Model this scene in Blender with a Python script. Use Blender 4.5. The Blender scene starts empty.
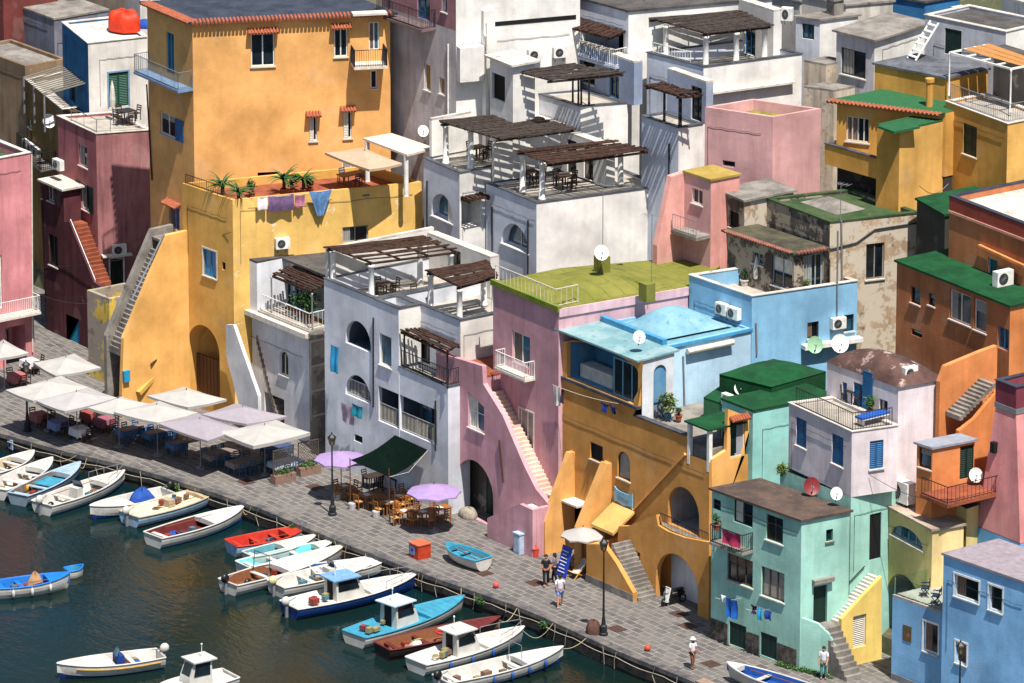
import bpy, bmesh, math, random
from math import sin, cos, pi, radians
from mathutils import Vector as V, Matrix
from mathutils.geometry import tessellate_polygon
random.seed(7)
SC = bpy.context.scene
COL = SC.collection
# ------------------------------------------------------------ camera (x runs along the quay, y inland, z up)
AZ, PT, FOC, DIST = radians(54), radians(17), 6500., 388.
Rv = V((cos(AZ), sin(AZ), 0)); fh = V((-sin(AZ), cos(AZ), 0))
Fv = V((fh.x*cos(PT), fh.y*cos(PT), -sin(PT))); Uv = V((fh.x*sin(PT), fh.y*sin(PT), cos(PT)))
CAM = V((0, 22, 0)) - Fv*DIST
def ray(px, py): return Fv*FOC + Rv*(px-512) + Uv*(341.5-py)
def hitp(px, py, o, n):
    d = ray(px, py); return CAM + d*((o-CAM).dot(n)/d.dot(n))
def onY(px, py, y): return hitp(px, py, V((0, y, 0)), V((0, 1, 0)))
def onX(px, py, x): return hitp(px, py, V((x, 0, 0)), V((1, 0, 0)))
def onZ(px, py, z=0.): return hitp(px, py, V((0, 0, z)), V((0, 0, 1)))
def q(t, *a):
    X0 = (0, 255, 510, 764)[int(t[0])]; Y0 = (0, 170, 340, 500)[int(t[1])]; s = 3.731 if t[1] == '3' else 3.796
    return tuple((X0 if i % 2 == 0 else Y0)+v/s for i, v in enumerate(a))
# ------------------------------------------------------------ materials
MATS = {}
def lin(c):
    return tuple((x/12.92 if x <= .04045 else ((x+.055)/1.055)**2.4) for x in [v/255. for v in c])+(1,)
def newmat(name):
    m = bpy.data.materials.new(name); m.use_nodes = True
    nt = m.node_tree; b = nt.nodes['Principled BSDF']; return m, nt, b
def N(nt, t, **k):
    n = nt.nodes.new(t)
    for a, v in k.items():
        if a in n.inputs: n.inputs[a].default_value = v
        else: setattr(n, a, v)
    return n
def ramp(nt, src, p0, p1, c0=(0, 0, 0, 1), c1=(1, 1, 1, 1)):
    r = nt.nodes.new('ShaderNodeValToRGB'); e = r.color_ramp.elements
    e[0].position, e[1].position = p0, p1; e[0].color, e[1].color = c0, c1
    nt.links.new(src, r.inputs[0]); return r.outputs[0]
def mixc(nt, fac, a, b, mode='MIX'):
    m = nt.nodes.new('ShaderNodeMix'); m.data_type = 'RGBA'; m.blend_type = mode
    for inp, v in ((m.inputs[0], fac), (m.inputs[6], a), (m.inputs[7], b)):
        if isinstance(v, (int, float, tuple)): inp.default_value = v
        else: nt.links.new(v, inp)
    return m.outputs[2]
def coords(nt, scale=(1, 1, 1), off=(0, 0, 0)):
    g = nt.nodes.new('ShaderNodeNewGeometry'); mp = nt.nodes.new('ShaderNodeMapping')
    mp.inputs['Scale'].default_value = scale; mp.inputs['Location'].default_value = off
    nt.links.new(g.outputs['Position'], mp.inputs[0]); return mp.outputs[0]
def noise(nt, co, scale, detail=4, rough=.55):
    n = N(nt, 'ShaderNodeTexNoise', Scale=scale, Detail=detail, Roughness=rough); nt.links.new(co, n.inputs['Vector']); return n.outputs['Fac']
def bump(nt, b, h, s, d=.02):
    n = N(nt, 'ShaderNodeBump', Strength=s, Distance=d); nt.links.new(h, n.inputs['Height']); nt.links.new(n.outputs[0], b.inputs['Normal'])
def stucco(rgb, dirt=.35, peel=.0, stain=(70, 60, 52), peelc=(150, 140, 125)):
    key = ('st', rgb, dirt, peel, stain, peelc)
    if key in MATS: return MATS[key]
    m, nt, b = newmat('stucco_%02x%02x%02x' % rgb)
    off = tuple(random.uniform(-40, 40) for _ in range(3))
    c0 = lin(rgb); co = coords(nt, off=off)
    n1 = noise(nt, co, .35, 5, .6); n2 = noise(nt, co, 1.7, 6, .65)
    dk = tuple(x*.68 for x in c0[:3])+(1,); lt = tuple(min(.9, x*1.13+.012) for x in c0[:3])+(1,)
    col = mixc(nt, ramp(nt, n1, .32, .68), dk, lt)
    col = mixc(nt, ramp(nt, n2, .52, .80, (0, 0, 0, 1), (.45, .45, .45, 1)), col, dk)
    st = noise(nt, coords(nt, (1.6, 1.6, .16), off), 1.3, 5, .6)
    k = dirt
    col = mixc(nt, ramp(nt, st, .47, .74, (0, 0, 0, 1), (k, k, k, 1)), col, lin(stain))
    st2 = noise(nt, coords(nt, (3, 3, .3), off), 1.0, 4, .6)
    col = mixc(nt, ramp(nt, st2, .56, .8, (0, 0, 0, 1), (k*.5, k*.5, k*.5, 1)), col, lin(stain))
    pt = noise(nt, co, .55, 2, .4)
    col = mixc(nt, ramp(nt, pt, .62, .66, (0, 0, 0, 1), (.07, .07, .07, 1)), col, lin((205, 198, 188)))
    sp = noise(nt, co, 7, 3, .6)
    col = mixc(nt, ramp(nt, sp, .66, .74, (0, 0, 0, 1), (k*.8, k*.8, k*.8, 1)), col, lin(stain))
    pw = noise(nt, coords(nt, off=(off[1], off[2], off[0])), .75, 10, .74); gr = tuple(x*.45+y*.55 for x, y in zip(c0[:3], lin((168, 158, 146))[:3]))+(1,)
    col = mixc(nt, ramp(nt, pw, .635, .655, (0, 0, 0, 1), (.6*min(1, k*2.2),)*3+(1,)), col, gr)
    if peel > 0:
        pn = noise(nt, co, .8, 8, .7)
        col = mixc(nt, ramp(nt, pn, .62-peel*.2, .66-peel*.2), col, lin(peelc))
        pn2 = noise(nt, co, 1.1, 9, .75)
        col = mixc(nt, ramp(nt, pn2, .66-peel*.12, .76-peel*.12, (0, 0, 0, 1), (.8, .8, .8, 1)), col, lin(stain))
    nt.links.new(col, b.inputs['Base Color']); b.inputs['Roughness'].default_value = .92; b.inputs['Specular IOR Level'].default_value = .2
    h = mixc(nt, .5, noise(nt, co, 2.2, 8, .7), noise(nt, co, 14, 4, .6))
    bump(nt, b, h, .45, .05)
    MATS[key] = m; return m
def plain(rgb, rough=.6, metal=0., var=.25, sc=3., spec=.4):
    key = ('pl', rgb, rough, metal, var, sc)
    if key in MATS: return MATS[key]
    m, nt, b = newmat('paint_%02x%02x%02x' % rgb); c0 = lin(rgb)
    n = noise(nt, coords(nt, off=tuple(random.uniform(-9, 9) for _ in range(3))), sc, 5, .6)
    col = mixc(nt, ramp(nt, n, .3, .7), tuple(x*(1-var) for x in c0[:3])+(1,), tuple(min(.92, x*(1+var*.5)) for x in c0[:3])+(1,))
    nt.links.new(col, b.inputs['Base Color']); b.inputs['Roughness'].default_value = rough; b.inputs['Metallic'].default_value = metal
    b.inputs['Specular IOR Level'].default_value = spec
    MATS[key] = m; return m
def patchy(name, c1, c2, c3=None, sc=.8, bs=.5, rough=.95, a=.4, bb=.6, sc3=2.5, t3=(.58, .7), seam=None):
    if name in MATS: return MATS[name]
    m, nt, b = newmat(name); co = coords(nt)
    col = mixc(nt, ramp(nt, noise(nt, co, sc, 7, .65), a, bb), lin(c1), lin(c2))
    if c3: col = mixc(nt, ramp(nt, noise(nt, coords(nt, off=(13, 7, 3)), sc3, 6, .7), *t3), col, lin(c3))
    if seam:
        br = N(nt, 'ShaderNodeTexBrick', Scale=1.0); br.inputs['Brick Width'].default_value = 3.2; br.inputs['Row Height'].default_value = .95; br.inputs['Mortar Size'].default_value = .03
        wv = nt.nodes.new('ShaderNodeVectorMath'); wv.operation = 'ADD'; nn = N(nt, 'ShaderNodeTexNoise', Scale=.7, Detail=2); nt.links.new(co, nn.inputs['Vector']); sc_ = nt.nodes.new('ShaderNodeVectorMath'); sc_.operation = 'SCALE'; sc_.inputs[3].default_value = .22; nt.links.new(nn.outputs['Color'], sc_.inputs[0]); nt.links.new(co, wv.inputs[0]); nt.links.new(sc_.outputs[0], wv.inputs[1])
        nt.links.new(wv.outputs[0], br.inputs['Vector']); col = mixc(nt, br.outputs['Fac'], col, mixc(nt, .55, col, lin(seam)))
        col = mixc(nt, ramp(nt, noise(nt, coords(nt, off=(3, 31, 7)), .45, 5, .7), .55, .7, (0, 0, 0, 1), (.55, .55, .55, 1)), col, lin(seam))
    nt.links.new(col, b.inputs['Base Color']); b.inputs['Roughness'].default_value = rough; b.inputs['Specular IOR Level'].default_value = .2
    bump(nt, b, noise(nt, co, 9, 6, .7), bs, .06); MATS[name] = m; return m
def glassmat(rgb=(22, 30, 36), rough=.08):
    key = ('gl', rgb, rough)
    if key in MATS: return MATS[key]
    m, nt, b = newmat('window_glass'); 
    n = noise(nt, coords(nt), .9, 3)
    c0 = lin(rgb)
    nt.links.new(mixc(nt, ramp(nt, n, .4, .65), tuple(x*.5 for x in c0[:3])+(1,), tuple(x*1.6 for x in c0[:3])+(1,)), b.inputs['Base Color'])
    b.inputs['Roughness'].default_value = rough; b.inputs['Specular IOR Level'].default_value = .5; MATS[key] = m; return m
# ------------------------------------------------------------ mesh builder
class MB:
    def __init__(s): s.v = []; s.f = []
    def poly(s, pts):
        i = len(s.v); s.v += [tuple(p) for p in pts]; s.f.append(tuple(range(i, i+len(pts)))); return s
    def obox(s, c, a, b, e):
        c, a, b, e = V(c), V(a), V(b), V(e); i = len(s.v)
        for x in (-1, 1):
            for y in (-1, 1):
                for z in (-1, 1): s.v.append(tuple(c+a*x+b*y+e*z))
        for q_ in ((0, 1, 3, 2), (4, 6, 7, 5), (0, 4, 5, 1), (2, 3, 7, 6), (0, 2, 6, 4), (1, 5, 7, 3)): s.f.append(tuple(i+k for k in q_))
        return s
    def box(s, x0, y0, z0, x1, y1, z1):
        return s.obox(((x0+x1)/2, (y0+y1)/2, (z0+z1)/2), ((x1-x0)/2, 0, 0), (0, (y1-y0)/2, 0), (0, 0, (z1-z0)/2))
    def beam(s, p0, p1, w, h=None, up=(0, 0, 1)):
        p0, p1 = V(p0), V(p1); d = p1-p0; 
        if d.length < 1e-6: return s
        t = d.normalized(); a = t.cross(V(up)); a = a.normalized() if a.length > 1e-4 else V((1, 0, 0)); e = a.cross(t)
        return s.obox((p0+p1)/2, d/2, a*(w/2), e*((h or w)/2))
    def tube(s, pts, r, n=6, cap=True):
        pts = [V(p) for p in pts]; rs = r if isinstance(r, (list, tuple)) else [r]*len(pts); i0 = len(s.v)
        for k, p in enumerate(pts):
            t = (pts[min(k+1, len(pts)-1)]-pts[max(k-1, 0)]); t = t.normalized() if t.length > 1e-6 else V((0, 0, 1))
            a = t.cross(V((0, 0, 1))); a = a.normalized() if a.length > 1e-3 else V((1, 0, 0)); b = t.cross(a)
            for j in range(n):
                w = 2*pi*j/n; s.v.append(tuple(p+(a*cos(w)+b*sin(w))*rs[k]))
        for k in range(len(pts)-1):
            for j in range(n):
                a0 = i0+k*n+j; a1 = i0+k*n+(j+1) % n; s.f.append((a0, a1, a1+n, a0+n))
        if cap: s.f.append(tuple(i0+j for j in range(n))[::-1]); s.f.append(tuple(i0+(len(pts)-1)*n+j for j in range(n)))
        return s
    def lathe(s, c, prof, n=12):
        c = V(c); i0 = len(s.v)
        for rr, z in prof:
            for j in range(n): s.v.append((c.x+rr*cos(2*pi*j/n), c.y+rr*sin(2*pi*j/n), c.z+z))
        for k in range(len(prof)-1):
            for j in range(n): s.f.append((i0+k*n+j, i0+k*n+(j+1) % n, i0+(k+1)*n+(j+1) % n, i0+(k+1)*n+j))
        s.f.append(tuple(i0+j for j in range(n))[::-1]); s.f.append(tuple(i0+(len(prof)-1)*n+j for j in range(n))); return s
    def grid(s, fn, nu, nv):
        i0 = len(s.v)
        for i in range(nu+1):
            for j in range(nv+1): s.v.append(tuple(fn(i/nu, j/nv)))
        for i in range(nu):
            for j in range(nv):
                a = i0+i*(nv+1)+j; s.f.append((a, a+1, a+nv+2, a+nv+1))
        return s
    def prism(s, pts, z0, z1):
        pts = [V((p[0], p[1])) for p in pts]
        ar = sum(pts[i].x*pts[(i+1) % len(pts)].y-pts[(i+1) % len(pts)].x*pts[i].y for i in range(len(pts)))
        if ar < 0: pts = pts[::-1]
        s.poly([(p.x, p.y, z1) for p in pts]); s.poly([(p.x, p.y, z0) for p in pts[::-1]])
        for i in range(len(pts)):
            a, b = pts[i], pts[(i+1) % len(pts)]; s.poly([(a.x, a.y, z0), (b.x, b.y, z0), (b.x, b.y, z1), (a.x, a.y, z1)])
        return s
    def blob(s, c, r, n=8, sq=(1, 1, 1)):
        c = V(c); prof = []
        for k in range(n//2+1):
            a = -pi/2+pi*k/(n//2); prof.append((max(.001, r*cos(a)), r*sin(a)*sq[2]))
        return s.lathe(c, prof, n)
    def leaves(s, c, rad, cnt, size, rnd=random):
        c = V(c)
        for _ in range(cnt):
            while 1:
                p = V((rnd.uniform(-1, 1), rnd.uniform(-1, 1), rnd.uniform(-1, 1)))
                if p.length < 1: break
            p = c+V((p.x*rad[0], p.y*rad[1], p.z*rad[2]))
            a = V((rnd.gauss(0, 1), rnd.gauss(0, 1), rnd.gauss(0, .6))).normalized(); b = a.cross(V((rnd.gauss(0, 1), rnd.gauss(0, 1), 1)))
            b = b.normalized() if b.length > 1e-3 else V((0, 0, 1)); z = size*rnd.uniform(.6, 1.4)
            s.poly([p, p+a*z*.5+b*z*.28, p+a*z, p+a*z*.5-b*z*.28])
        return s
    def build(s, name, mat, parent=None, smooth=False, label=None, cat=None, group=None, kind=None):
        me = bpy.data.meshes.new(name); me.from_pydata(s.v, [], s.f); me.validate(); me.update()
        if mat: me.materials.append(mat)
        if smooth: me.polygons.foreach_set('use_smooth', [True]*len(me.polygons))
        o = bpy.data.objects.new(name, me); COL.objects.link(o)
        if parent:
            o.parent = parent
            if parent.parent is None: o.matrix_parent_inverse = Matrix.Translation(-parent.location)
        tag(o, label, cat, group, kind); return o
def tag(o, label=None, cat=None, group=None, kind=None):
    if label: o['label'] = label
    if cat: o['category'] = cat
    if group: o['group'] = group
    if kind: o['kind'] = kind
    return o
def empty(name, loc=(0, 0, 0), label=None, cat=None, group=None):
    o = bpy.data.objects.new(name, None); COL.objects.link(o); o.location = loc; o.empty_display_size = .3
    return tag(o, label, cat, group)
def grounded(name, mb, mat, **k):
    "one mesh thing whose origin stands at its base"
    xs = [p[0] for p in mb.v]; ys = [p[1] for p in mb.v]; zs = [p[2] for p in mb.v]
    c = V(((min(xs)+max(xs))/2, (min(ys)+max(ys))/2, min(zs)))
    mb.v = [tuple(V(p)-c) for p in mb.v]; o = mb.build(name, mat, **k); o.location = c; return o
def copy_tree(o, parent=None):
    c = o.copy(); COL.objects.link(c)
    if parent: c.parent = parent; c.matrix_parent_inverse = o.matrix_parent_inverse.copy()
    for ch in list(o.children): copy_tree(ch, c)
    return c
def place(proto, used, loc, rz=0., label=None, group=None):
    "the first placing takes the prototype itself, later ones a copy with its parts"
    o = copy_tree(proto) if proto.name in used else proto
    used.add(proto.name); o.location = loc; o.rotation_euler = (0, 0, rz); return tag(o, label, None, group)
USED = set()
# ------------------------------------------------------------ common materials
WHITE = plain((226, 224, 218), .5); OFFW = plain((205, 198, 186), .7); GREYM = plain((120, 122, 124), .5); DARKM = plain((34, 34, 36), .5)
BLUEP = plain((28, 92, 140), .5); NAVY = plain((26, 52, 92), .6); GREENP = plain((18, 78, 58), .5); DKGREEN = plain((16, 44, 36), .5); BROWN = plain((84, 58, 40), .7, sc=8)
CYANP = plain((40, 140, 180), .5); GLASS = glassmat(); GLASSB = glassmat((46, 84, 104), .12); BLACKIN = plain((14, 14, 16), .9)
CURT = plain((150, 146, 138), .8); WOODD = plain((66, 44, 32), .8, sc=9); IRON = plain((40, 42, 46), .5, .3); STEEL = plain((150, 154, 158), .4, .5)
TERRA = plain((158, 86, 58), .8, var=.4, sc=6); SILLM = plain((190, 184, 174), .8); COPE = patchy('coping_stone', (58, 60, 66), (84, 86, 90), (40, 40, 42)); COPW = patchy('worn_white_coping', (206, 200, 190), (176, 168, 158), (120, 112, 102))
CEMENT = patchy('cement', (140, 134, 126), (108, 102, 96), (78, 72, 66)); CEMDK = patchy('dark_bitumen', (66, 64, 64), (88, 84, 80), (46, 44, 42))
FELT = patchy('green_felt', (15, 60, 34), (22, 76, 42), (56, 96, 60), t3=(.64, .78), seam=(34, 54, 36)); FELTOLD = patchy('old_green_felt', (44, 70, 40), (70, 84, 54), (96, 92, 76)); OLIVE = patchy('olive_felt', (106, 108, 44), (124, 122, 58), (84, 78, 46), sc=.5, seam=(78, 78, 44))
SLATE = patchy('slate_roof', (44, 50, 62), (60, 66, 78), (36, 38, 46)); TERFLOOR = patchy('terrace_floor', (172, 164, 152), (146, 138, 128), (112, 104, 96))
REEDG = patchy('weathered_reed', (72, 62, 56), (46, 40, 38), (110, 98, 86), sc=4, sc3=8); REED = patchy('reed_mat', (74, 52, 42), (44, 32, 28), (108, 82, 64), sc=4, sc3=8); TILEF = patchy('terracotta_floor', (150, 84, 58), (122, 66, 48), (96, 60, 48))
RW = random.Random(21); CURT2 = plain((120, 96, 80), .8)
class Face:
    def __init__(s, o, e):
        s.o = V((o[0], o[1], 0)); d = V((e[0]-o[0], e[1]-o[1], 0)); s.L = d.length; s.du = d.normalized(); s.n = V((s.du.y, -s.du.x, 0))
        s.holes = []; s.ex = []
    def uz(s, px, py):
        p = hitp(px, py, s.o, s.n); return ((p-s.o).dot(s.du), p.z)
    def pt(s, u, z, d=0.): p = s.o+s.du*u+s.n*d; return V((p.x, p.y, z))
    def shift(s, d): return Face(s.o+s.n*d, s.o+s.n*d+s.du*s.L)
def wallpoly(mb, fc, outline, holes, d=0.):
    loops = [[V((u, z, 0)) for u, z in outline]]+[[V((u, z, 0)) for u, z in h] for h in holes]
    flat = [p for l in loops for p in l]; i0 = len(mb.v)
    mb.v += [tuple(fc.pt(p.x, p.y, d)) for p in flat]
    for t in tessellate_polygon(loops):
        a, b, c = (flat[i] for i in t)
        cr = (b-a).cross(c-a).z
        if abs(cr) < 1e-9: continue
        mb.f.append(tuple(i0+i for i in (t if cr > 0 else t[::-1])))
def reveal(mb, fc, h, dep, d=0.):
    n = len(h)
    ar = sum(h[i][0]*h[(i+1) % n][1]-h[(i+1) % n][0]*h[i][1] for i in range(n))
    hh = h if ar > 0 else h[::-1]
    for i in range(n):
        a, b = hh[i], hh[(i+1) % n]; mb.poly([fc.pt(*a, d), fc.pt(*a, d-dep), fc.pt(*b, d-dep), fc.pt(*b, d)])
def archpts(u0, u1, z0, z1, rise=None, n=14):
    w = (u1-u0)/2; rise = min(rise if rise else w, z1-z0-.05); c = (u0+u1)/2
    return [(u0, z0), (u1, z0)]+[(c+w*cos(pi*k/n), z1-rise+rise*sin(pi*k/n)) for k in range(n+1)]
def fbox(mb, fc, u0, z0, u1, z1, d0, d1):
    c = (fc.pt(u0, z0, d0)+fc.pt(u1, z1, d1))/2
    return mb.obox(c, fc.du*((u1-u0)/2), fc.n*((d1-d0)/2), V((0, 0, (z1-z0)/2)))
def louvre(mb, fc, u0, z0, u1, z1, d0, d1):
    fbox(mb, fc, u0, z0, u0+.06, z1, d0, d1); fbox(mb, fc, u1-.06, z0, u1, z1, d0, d1); fbox(mb, fc, u0+.06, z0, u1-.06, z0+.07, d0, d1); fbox(mb, fc, u0+.06, z1-.07, u1-.06, z1, d0, d1)
    fbox(mb, fc, u0+.06, z0+.07, u1-.06, z1-.07, d0, d0+(d1-d0)*.3)
    n = max(4, int((z1-z0)/.11))
    for k in range(n):
        z = z0+.09+(z1-z0-.18)*k/n
        c = fc.pt((u0+u1)/2, z+.035, (d0+d1)/2)
        mb.obox(c, fc.du*((u1-u0)/2-.06), fc.n*((d1-d0)*.42)+V((0, 0, -.022)), V((0, 0, .007))+fc.n*.004)
class House:
    def __init__(s, name, label, mat, cat='house'):
        s.name = name; s.label = label; s.mat = mat; s.cat = cat; s.masses = []; s.root = None; s.wm = MB(); s.faces = []
    def mass(s, k, l, r, y=0, z0=0, **kw):
        K = onX(k[0], k[1], kw.pop('x')) if 'x' in kw else onY(k[0], k[1], y)
        L = onZ(l[0], l[1], K.z) if isinstance(l, tuple) else K-V((l, 0, 0)); R = onZ(r[0], r[1], K.z) if isinstance(r, tuple) else K+V((0, r, 0))
        return s.block(K, L, R, z0, K.z, **kw)
    def block(s, K, L, R, z0, z1, par=.0, th=.22, mat=None, roof=None, cop=None, side=None, over=.0, copw=.05, floor=True, foutline=None, soutline=None, sidemat=None):
        K, L, R = (V((p[0], p[1], 0)) for p in (K, L, R)); B = L+R-K
        if not s.root: s.root = empty(s.name, ((K.x+B.x)/2, (K.y+B.y)/2, z0), s.label, s.cat)
        m = Mass(); m.H = s; m.K, m.L, m.R, m.B = K, L, R, B; m.z0, m.z1 = z0, z1
        m.F = Face(L, K); m.S = Face(K, R); m.mat = mat; m.sidemat = sidemat
        for fc in (m.F, m.S): fc.out = [(0, z0), (fc.L, z0), (fc.L, z1), (0, z1)]; fc.mass = m
        if foutline: m.F.out = foutline(m.F)
        if soutline: m.S.out = soutline(m.S)
        bk = MB()
        bf = [Face(R, B), Face(B, L)]
        for fc in bf: bk.poly([fc.pt(0, z0), fc.pt(fc.L, z0), fc.pt(fc.L, z1), fc.pt(0, z1)])
        zr = z1-par
        ring = [L, K, R, B]
        def ins(t):
            a = (K-L).normalized(); b = (R-K).normalized()
            return [L+a*t+b*t, K-a*t+b*t, R-a*t-b*t, B+a*t-b*t]
        if par > 0:
            inn = ins(th)
            for i in range(4):
                a, b, c, d = inn[i], inn[(i+1) % 4], ring[(i+1) % 4], ring[i]
                bk.poly([(b.x, b.y, zr-.02), (a.x, a.y, zr-.02), (a.x, a.y, z1), (b.x, b.y, z1)])
                bk.poly([(d.x, d.y, z1), (c.x, c.y, z1), (b.x, b.y, z1), (a.x, a.y, z1)])
            if cop:
                cm = MB(); o_ = ins(-.05); i_ = ins(th+.03)
                for i in range(4):
                    j = (i+1) % 4; A = [o_[i], o_[j], i_[j], i_[i]]
                    b0 = [(p.x, p.y, z1+.003) for p in A]; t0 = [(p.x, p.y, z1+copw) for p in A]
                    cm.poly(t0); cm.poly([b0[0], b0[1], t0[1], t0[0]]); cm.poly([b0[2], b0[3], t0[3], t0[2]]); cm.poly(b0[::-1])
                cm.build('coping', cop, s.root)
            if floor:
                f = MB(); f.poly([(p.x, p.y, zr) for p in ins(th-.01)]); f.build('roof', roof or TERFLOOR, s.root)
        elif floor:
            f = MB(); o_ = ins(-over)
            f.prism([(p.x, p.y) for p in o_], z1+.002, z1+.12); f.build('roof', roof or CEMENT, s.root)
        s.wm_add(bk, mat); s.masses.append(m); return m
    def wm_add(s, mb, mat):
        if mat is None: 
            i = len(s.wm.v); s.wm.v += mb.v; s.wm.f += [tuple(i+k for k in f) for f in mb.f]
        else: mb.build('wall', mat, s.root)
    def done(s):
        for m in s.masses:
            for fc, mt in ((m.F, m.mat), (m.S, m.sidemat or m.mat)):
                mb = MB(); wallpoly(mb, fc, fc.out, [h for h, _ in fc.holes])
                for h, dep in fc.holes: reveal(mb, fc, h, dep)
                s.wm_add(mb, mt)
        for fc in s.faces:
            mb = MB(); wallpoly(mb, fc, fc.out, [h for h, _ in fc.holes])
            for h, dep in fc.holes: reveal(mb, fc, h, dep)
            s.wm_add(mb, fc.mat)
        rn = random.Random(len(s.label)*13+len(s.masses)); nc = 0
        for m in s.masses:
            for fc in (m.F, m.S):
                if fc.L > 3.5 and m.z1-m.z0 > 3 and nc < 2 and rn.random() < .6:
                    nc += 1; z = m.z1-rn.uniform(.5, 1.6); cb = MB(); ua, ub = rn.uniform(.1, .8), fc.L-rn.uniform(.1, .8); P = [fc.pt(ua, max(m.z0, z-rn.uniform(1.5, 4)), .03)]
                    for k in range(9): P.append(fc.pt(ua+(ub-ua)*k/8, z-.05*abs(sin(pi*k/2)), .035))
                    cb.tube(P, .011, 4); cb.build('cable', DARKM, s.root)
        if s.wm.v: s.wm.build('wall', s.mat, s.root)
        return s.root
    # a free standing thick wall slab whose front outline is a polygon
    def slab(s, fc, out, th=.25, mat=None, name=None, holes=()):
        mb = MB(); hs = list(holes)
        wallpoly(mb, fc, out, hs); b2 = MB(); wallpoly(b2, fc, out, hs, -th)
        i = len(mb.v); mb.v += b2.v; mb.f += [tuple(i+k for k in f[::-1]) for f in b2.f]
        n = len(out); ar = sum(out[i][0]*out[(i+1) % n][1]-out[(i+1) % n][0]*out[i][1] for i in range(n)); oo = out if ar > 0 else out[::-1]
        for i in range(n):
            a, b = oo[i], oo[(i+1) % n]; mb.poly([fc.pt(*a, -th), fc.pt(*b, -th), fc.pt(*b), fc.pt(*a)][::-1])
        for h in hs: reveal(mb, fc, h, th)
        if name: return mb.build(name, mat or s.mat, s.root)
        s.wm_add(mb, mat)
class Mass: pass
def clampr(fc, u0, u1, z0, z1):
    u0, u1 = max(u0, .04), min(u1, fc.L-.04)
    if hasattr(fc, 'out'):
        zt = max(p[1] for p in fc.out); zb = min(p[1] for p in fc.out); z0, z1 = max(z0, zb+.03), min(z1, zt-.06)
    return u0, u1, z0, z1
def rect(fc, px):
    u0, z1 = fc.uz(px[0], px[1]); u1, z0 = fc.uz(px[2], px[3]); return min(u0, u1), min(z0, z1), max(u0, u1), max(z0, z1)
def frame_on(H, fc, u0, z0, u1, z1, dep, fm, gm, mull=1, bars=0, fw=.07, name='window', arch=False, rise=None):
    w = MB(); d0, d1 = -dep, -dep+.07
    if arch:
        out = archpts(u0, u1, z0, z1, rise); inn = archpts(u0+fw, u1-fw, z0+fw, z1-fw, (rise-fw*.5) if rise else None)
        wallpoly(w, fc, out, [inn], d1); reveal(w, fc, inn, .05, d1)
    else:
        fbox(w, fc, u0, z0, u0+fw, z1, d0, d1); fbox(w, fc, u1-fw, z0, u1, z1, d0, d1)
        fbox(w, fc, u0+fw, z0, u1-fw, z0+fw, d0, d1); fbox(w, fc, u0+fw, z1-fw, u1-fw, z1, d0, d1)
    zt = z1 - (0 if not arch else .12)
    for k in range(mull):
        u = u0+(u1-u0)*(k+1)/(mull+1); fbox(w, fc, u-fw*.5, z0+fw, u+fw*.5, zt-fw, d0, d1-.01)
    for k in range(bars):
        z = z0+(z1-z0)*(k+1)/(bars+1); fbox(w, fc, u0+fw, z-.02, u1-fw, z+.02, d0, d1-.02)
    o = w.build(name, fm, H.root)
    g = MB()
    if arch: wallpoly(g, fc, archpts(u0+.02, u1-.02, z0+.02, z1-.02, rise), [], d0+.02)
    else: wallpoly(g, fc, [(u0+.02, z0+.02), (u1-.02, z0+.02), (u1-.02, z1-.02), (u0+.02, z1-.02)], [], d0+.02)
    g.build('pane', gm, o)
    if gm in (GLASS, GLASSB) and not arch and RW.random() < .55 and u1-u0 > .5:
        c = MB(); k = RW.choice((.3, .4, .5)); w_ = (u1-u0-2*fw)
        if RW.random() < .6: c.grid(lambda a, b: fc.pt(u0+fw+w_*k*a, z0+fw+(z1-z0-2*fw)*b, d0+.03+.012*sin(a*22)), 14, 2)
        else: c.grid(lambda a, b: fc.pt(u0+fw+w_*a, z1-fw-(z1-z0-2*fw)*k*(1-b)*1., d0+.03+.01*sin(b*14)), 3, 8)
        c.build('curtain', RW.choice((CURT, OFFW, CURT2)), o)
    return o
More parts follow.
